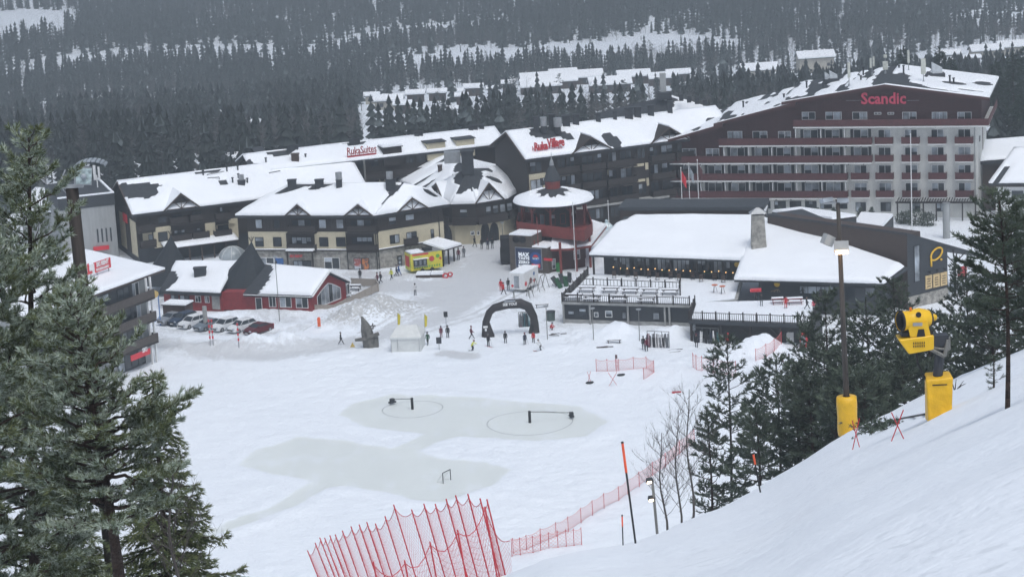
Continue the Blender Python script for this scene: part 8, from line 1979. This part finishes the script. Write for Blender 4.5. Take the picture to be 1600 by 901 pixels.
# ------------------------------------------------ snow gun
def snow_gun():
    bt=GS(1466,647); y=118.; K=bt.y/118.; b=PY(1466,647,y); r=thing('snow_gun','yellow snow gun on a steel mast with tall yellow padded foot','snow gun',b)
    X,Y_,Z_=Vector((1,0,0)),Vector((0,1,0)),Vector((0,0,1)); px2m=1/ (FPX/(b-Vector((0,0,CH))).length)
    m=MB(); wx=.62
    hh=2.2
    m.hexa([b+Vector(v) for v in ((-.56,-.5,-.15),(.56,-.5,-.15),(.6,.5,-.15),(-.56,.5,-.15),(-.66,-.52,hh*.93),(.66,-.52,hh*.97),(.66,.5,hh),(-.55,.5,hh))]); o=m.build('yellow_pad','yellow',r)
    bv=o.modifiers.new('b','BEVEL'); bv.width=.1; bv.segments=3
    m=MB(); m.box(b+Vector((0,-.535,hh*.82)),(.7,.02,.05)); m.build('pad_print','black',r)
    mt_=PY(1470,535,y); m=MB(); m.tube(b+Vector((0,0,hh-.1)),mt_+Vector((0,0,.1)),.24,.24,10); m.box(mt_+Vector((0,0,.35)),(.65,.6,.5)); m.build('mast',simple('mast_steel',(.035,.04,.05),.6),r)
    # lift arm
    c=PY(1434,530,y-.3); m=MB(); m.path([mt_+Vector((.3,-.3,.4)),mt_+Vector((.1,-.35,-.4)),c+Vector((.5,-.1,-.25)),c+Vector((-.4,-.1,-.25))],.1,6); m.path([mt_+Vector((.35,-.2,.5)),mt_+Vector((.35,-.3,-.1)),c+Vector((.3,0,-.2))],.07,6); m.build('lift_arm','polegrey',r)
    m=MB(); m.path([c+Vector((-.1,0,-.3)),c+Vector((0,.1,-1.)),c+Vector((.4,.2,-1.9)),b+Vector((-.3,.1,1.3))],.05,6); m.build('hose','black',r)
    # lower housing
    h0=PY(1431,528,y-.4); m=MB(); m.hexa([h0+Vector(v) for v in ((-.42,-.55,-.45),(.78,-.5,-.30),(.78,.5,-.30),(-.42,.5,-.45),(-.92,-.6,.30),(.78,-.55,.42),(.78,.5,.42),(-.92,.5,.30))]); o=m.build('lower_housing','yellowgun',r) if 'yellowgun' in MT else None
    ygm=simple('gun_yellow',(.78,.46,.01),.4,var=.05,scale=2)
    if o is None: o=m.build('lower_housing',ygm,r)
    bv=o.modifiers.new('b','BEVEL'); bv.width=.07; bv.segments=3
    m=MB()
    for k in range(6):
        for j in range(2): m.box(h0+Vector((-.2+k*.1,-.6+.02*j,.1-.16*j)),(.04,.03,.1))
    m.build('vent_slots','black',o)
    m=MB(); m.box(h0+Vector((.0,0,.5)),(1.5,.8,.2)); m.build('turntable','black',r)
    # barrel: axis towards left-front slightly up
    c=PY(1429,493,y-.4); ax=Vector((-.93,-.30,.02)).normalized(); q=ax.to_track_quat('Z','Y').to_matrix()
    m=MB(); m.lathe(c,[(.36,-.8),(.41,-.68),(.53,-.28),(.51,0.),(.45,.25),(.46,.58),(.51,.72),(.49,.77)],24,ax=q); br=m.build('barrel',ygm,r,smooth=True); so_=br.modifiers.new('s','SOLIDIFY'); so_.thickness=.04
    m=MB(); m.lathe(c,[(.465,.72),(.44,.76),(.34,.72),(.32,.4),(0,.4)],24,ax=q); m.lathe(c,[(.52,.71),(.53,.79),(.46,.8)],24,ax=q); m.build('nozzle_ring','black',r,smooth=True)
    m=MB()
    for k in range(14): t=2*math.pi*k/14; m.tube(c+q@Vector((.1*math.cos(t),.1*math.sin(t),.55)),c+q@Vector((.42*math.cos(t+.3),.42*math.sin(t+.3),.55)),.015,n=4)
    m.build('fan_blades','darkgrey',r)
    m=MB(); m.lathe(c,[(.0,-.86),(.34,-.84),(.39,-.78),(.39,-.66)],20,ax=q); m.build('rear_grille','black',r); m=MB(); m.lathe(c,[(0,-1.15),(.12,-1.13),(.17,-1.04),(.17,-.8)],12,ax=q); m.build('motor',ygm,r)
    m=MB(); m.box(c+Vector((.05,-.53,-.1)),(.45,.05,.16),ry=0.03); pp=m.build('side_badge','metal',r)
    m=MB(); m.lathe(c+Vector((.12,-.46,.34)),[(0,0),(.13,0),(.13,.05),(0,.05)],12,ax=Matrix(((1,0,0),(0,0,-1),(0,1,0))).transposed()); m.build('round_port','black',r)
    # yoke
    m=MB(); m.hexa([c+Vector(v) for v in ((-.3,-.50,-.72),(.68,-.48,-.72),(.68,-.42,-.72),(-.3,-.44,-.72),(-.42,-.53,-.1),(.52,-.52,0.),(.52,-.46,.0),(-.42,-.48,-.1))]); m.build('yoke',ygm,r); m=MB(); m.hexa([c+Vector(v) for v in ((.0,-.52,-.72),(.42,-.505,-.72),(.42,-.49,-.72),(.0,-.50,-.72),(.08,-.555,-.35),(.35,-.545,-.35),(.35,-.52,-.35),(.08,-.53,-.35))]); m.build('yoke_opening','black',r)
    m=MB(); m.tube(c+Vector((-.2,-.1,.48)),c+Vector((-.2,-.1,.62)),.06,n=8); m.build('beacon',simple('beacon_orange',(.8,.2,.02),.3),r)
    r.location=bt-Vector((0,0,.12)); r.scale=(K,K,K)
snow_gun()
# hoses / cut branches at the foot
g=GS(1360,668); r=thing('hydrant_pipe','grey pipe and black hose lying between light pole and snow gun','pipe',g); m=MB(); pts=[]
for px,py in ((1343,672),(1366,668),(1380,664),(1410,656),(1445,650)): pts.append(GS(px,py)+Vector((0,0,.07)))
m.path(pts[:3],.08,8); m.build('pipe','polegrey',r); m=MB(); m.path(pts[1:],.035,6); m.build('hose','black',r)
def dead_branch(px,py,label,sc=1.,green=False):
    p=GS(px,py); sc*=.75; r=thing('fallen_branch',label,'branch',p); q=random.Random(px); m=MB()
    for k in range(6): d=Vector((q.uniform(-1,1),q.uniform(-.6,.6),q.uniform(.05,.7))).normalized(); m.path([p,p+d*.5*sc,p+(d+Vector((0,0,q.uniform(-.2,.3))))*.95*sc],[.03,.02,.006],4)
    m.build('twigs','bark',r)
    if green:
        qq=np.random.default_rng(px); n=90; Pp=np.array(p)+qq.normal(size=(n,3))*np.array((.6,.4,.16))*sc+np.array((0,0,.2)); Dd=qq.normal(size=(n,3)); Dd/=np.linalg.norm(Dd,axis=1)[:,None]; V,F=place_tufts(Pp,Dd,np.full(n,.22),[tuft_template(8,3,w_=.15)],qq); me=npmesh('needles',V-np.array(p),F,['needlemid','needlefrostmid'],(qq.random(len(F))<.15).astype(int)); o=bpy.data.objects.new('needles',me); COL.objects.link(o); o.parent=r
dead_branch(1362,676,'cut pine branch on the snow right of the yellow pad',.9,True); dead_branch(1386,672,'cut pine twigs by the crossed red poles',.7,True); dead_branch(1492,612,'bare twisted branch right of the snow gun foot',.9)
r=None
# ------------------------------------------------ floodlight on the near left wooden pole
def near_pole():
    y=60.; t=PY(112,291,y); m_=PY(131,470,y); d=(m_-t).normalized(); b=t+d*14; zg=gz(b.x,b.y); 
    b=t+d*((t.z-zg)/(-d.z)); r=thing('wooden_lamp_pole','thick dark wooden pole with floodlight in the left foreground pines','light pole',b); m=MB(); m.tube(b,t,.17,.15,12); m.build('wooden_pole',simple('dark_pole_wood',(.03,.024,.021),.85,var=.4,scale=2,stretch=(6,6,.5)),r,smooth=True)
    m=MB(); m.box(t+Vector((.05,-.1,.02)),(.5,.1,.08)); m.path([t+Vector((-.12,0,-.1)),t+Vector((-.22,-.05,.2)),t+Vector((-.1,-.1,.42))],.02,4); m.path([t+Vector((-.12,0,-.2)),t+Vector((-.3,-.05,.1)),t+Vector((-.1,-.1,.3))],.015,4); m.build('bracket','metal',r)
    c=PY(131,273,y)+Vector((0,-.12,0)); m=MB(); m.box(c,(.40,.16,.42),.25,rx=.12,ry=.12); h=m.build('floodlight','metal',r); m=MB(); m.box(c+Vector((.03,-.09,0)),(.36,.03,.38),.25,rx=.12,ry=.12); m.build('glass_front',simple('lamp_lens',(.35,.42,.42),.12,var=.4,scale=9),h)
    m=MB(); m.ball(c+Vector((.03,-.12,0)),.07,8,6); m.build('bulb','curtain_and_lit',h)
    # ribbed curved hood
    m=MB(); n=9
    for k in range(n):
        a0=math.radians(20+140*k/n); a1=math.radians(20+140*(k+.8)/n); cc=c+Vector((.12,.1,.12))
        V=[]; 
        for a in (a0,a1):
            for yy in (-.15,.3): V.append(cc+Vector((-.36*math.cos(a)+ (k*.012),yy,.2*math.sin(a))))
        m.hexa([V[0],V[2],V[3],V[1]]+[v+Vector((0,0,.03)) for v in (V[0],V[2],V[3],V[1])])
    m.build('ribbed_hood','curtain_and_lit',h)
near_pole()
# dark tables in the covered part of the terrace
for k in range(9):
    s_=4.6+k*2.1; p=RES['k0'].pt(s_,RES['H1']+.14,-1.5); r=thing('terrace_table','dark green table under the restaurant eave, %s from the left end'%['first','second','third','fourth','fifth','sixth','seventh','eighth','ninth'][k],'table',p,'tables under the restaurant eave'); m=MB(); m.box(p+Vector((0,0,.78)),(1.4,.8,.07),-.2); m.build('tabletop','cloth_green' if k%3==0 else 'darkgrey',r)
    for sx in (-.55,.55): m=MB(); m.box(p+Vector((sx,0,.38)),(.08,.6,.75),-.2); m.build('leg','wood',r)
# ------------------------------------------------ forest build (after houses so that nothing grows through them)
ex=np.array(EXCL) if EXCL else np.zeros((0,3))
pz_=pz
ok=np.ones(len(FP),bool)
for x,y,r in EXCL: ok&=np.hypot(FP[:,0]-x,FP[:,1]-y)>r
nearf=FP[:,1]<500
pxg,pyg=projn(FP[:,0],FP[:,1],pz)
ok&=~(nearf&(pxg>395)&(pxg<1545)&(FP[:,1]<498))
for f_,D_ in FB:
    rx=FP[:,0]-f_.A.x; ry=FP[:,1]-f_.A.y; s_=rx*f_.d.x+ry*f_.d.y; o_=rx*f_.n.x+ry*f_.n.y
    ok&=~((s_>-4)&(s_<f_.L+12)&(o_>-D_-4)&(o_<60))
ok&=~(nearf&(FP[:,0]<-62)&(FP[:,0]>-90)&(FP[:,1]<440))
pxs,pys=projn(FP[:,0],FP[:,1],pz)
vis=ok&(pxs>-20)&(pxs<1620)
idx=[k for k in order if vis[k]]
ind=set(idx[:260]); NM={0:('spruce_tree','dark spruce'),1:('spruce_tree','slim dark spruce'),2:('birch_tree','leafless birch'),3:('pine_tree','round crowned pine')}
_tv={}
def forest_tree(t,vi):
    if vi not in _tv:
        v,f,m=VAR[vi]; tm=(m==2) if t!=2 else np.arange(len(f))<2
        _tv[vi]=(npmesh('trunk',v,f[tm],['spruce','sprucefrost','birch'],m[tm]),npmesh('crown',v,f[~tm],['spruce','sprucefrost','birch'],m[~tm]))
    return _tv[vi]
for k in sorted(ind):
    t=int(FP[k,2]); a,b_=forest_tree(t,vidx(t,rng.random())); nm,lb=NM[t]; h=FP[k,3]
    side='left of the hotel' if pxs[k]<1100 else 'right of the hotel'
    r=thing(nm,lb+' in the front forest rows '+side,'tree',(FP[k,0],FP[k,1],pz[k]-.1),lb+'s in the front rows of the forest '+('left' if pxs[k]<1100 else 'right')); r.rotation_euler=(0,0,rng.random()*6.28); wx=h*(.85+.4*rng.random()); r.scale=(wx,wx,h)
    for nm2,me_ in (('trunk',a),('crown',b_)): o=bpy.data.objects.new(nm2,me_); COL.objects.link(o); o.parent=r
VV=[];FF=[];MM=[];b=0
for k in range(len(FP)):
    if not ok[k] or k in ind: continue
    v,f,m=VAR[vidx(FP[k,2],rng.random())]; a=rng.random()*6.283; c,s=math.cos(a),math.sin(a); h=FP[k,3]; wx=h*(.85+.4*rng.random())
    q=np.empty_like(v); q[:,0]=(v[:,0]*c-v[:,1]*s)*wx+FP[k,0]; q[:,1]=(v[:,0]*s+v[:,1]*c)*wx+FP[k,1]; q[:,2]=v[:,2]*h+pz[k]-.1
    VV.append(q); FF.append(f+b); MM.append(m); b+=len(v)
me=npmesh('forest',np.concatenate(VV),np.concatenate(FF),['spruce','sprucefrost','birch'],np.concatenate(MM))
o=bpy.data.objects.new('forest',me); COL.objects.link(o); props(o,'far-off grey-blue conifer and birch forest covering the valley','forest',kind='stuff')
print('forest tris',len(me.polygons),'trees',len(VV))
# ------------------------------------------------ haze
hb=MB(); hb.box((0,1270,15),(3400,2800,232))
hm=bpy.data.materials.new('haze_air'); hm.use_nodes=True; nn=hm.node_tree.nodes; nn.remove(nn['Principled BSDF'])
pv=nn.new('ShaderNodeVolumePrincipled'); pv.inputs['Density'].default_value=.0005; pv.inputs['Color'].default_value=(.84,.93,1.0,1); pv.inputs['Anisotropy'].default_value=.2
hm.node_tree.links.new(pv.outputs[0],nn['Material Output'].inputs['Volume'])
hz=hb.build('haze',[hm],kind='stuff')
for p in hz.data.polygons: pass
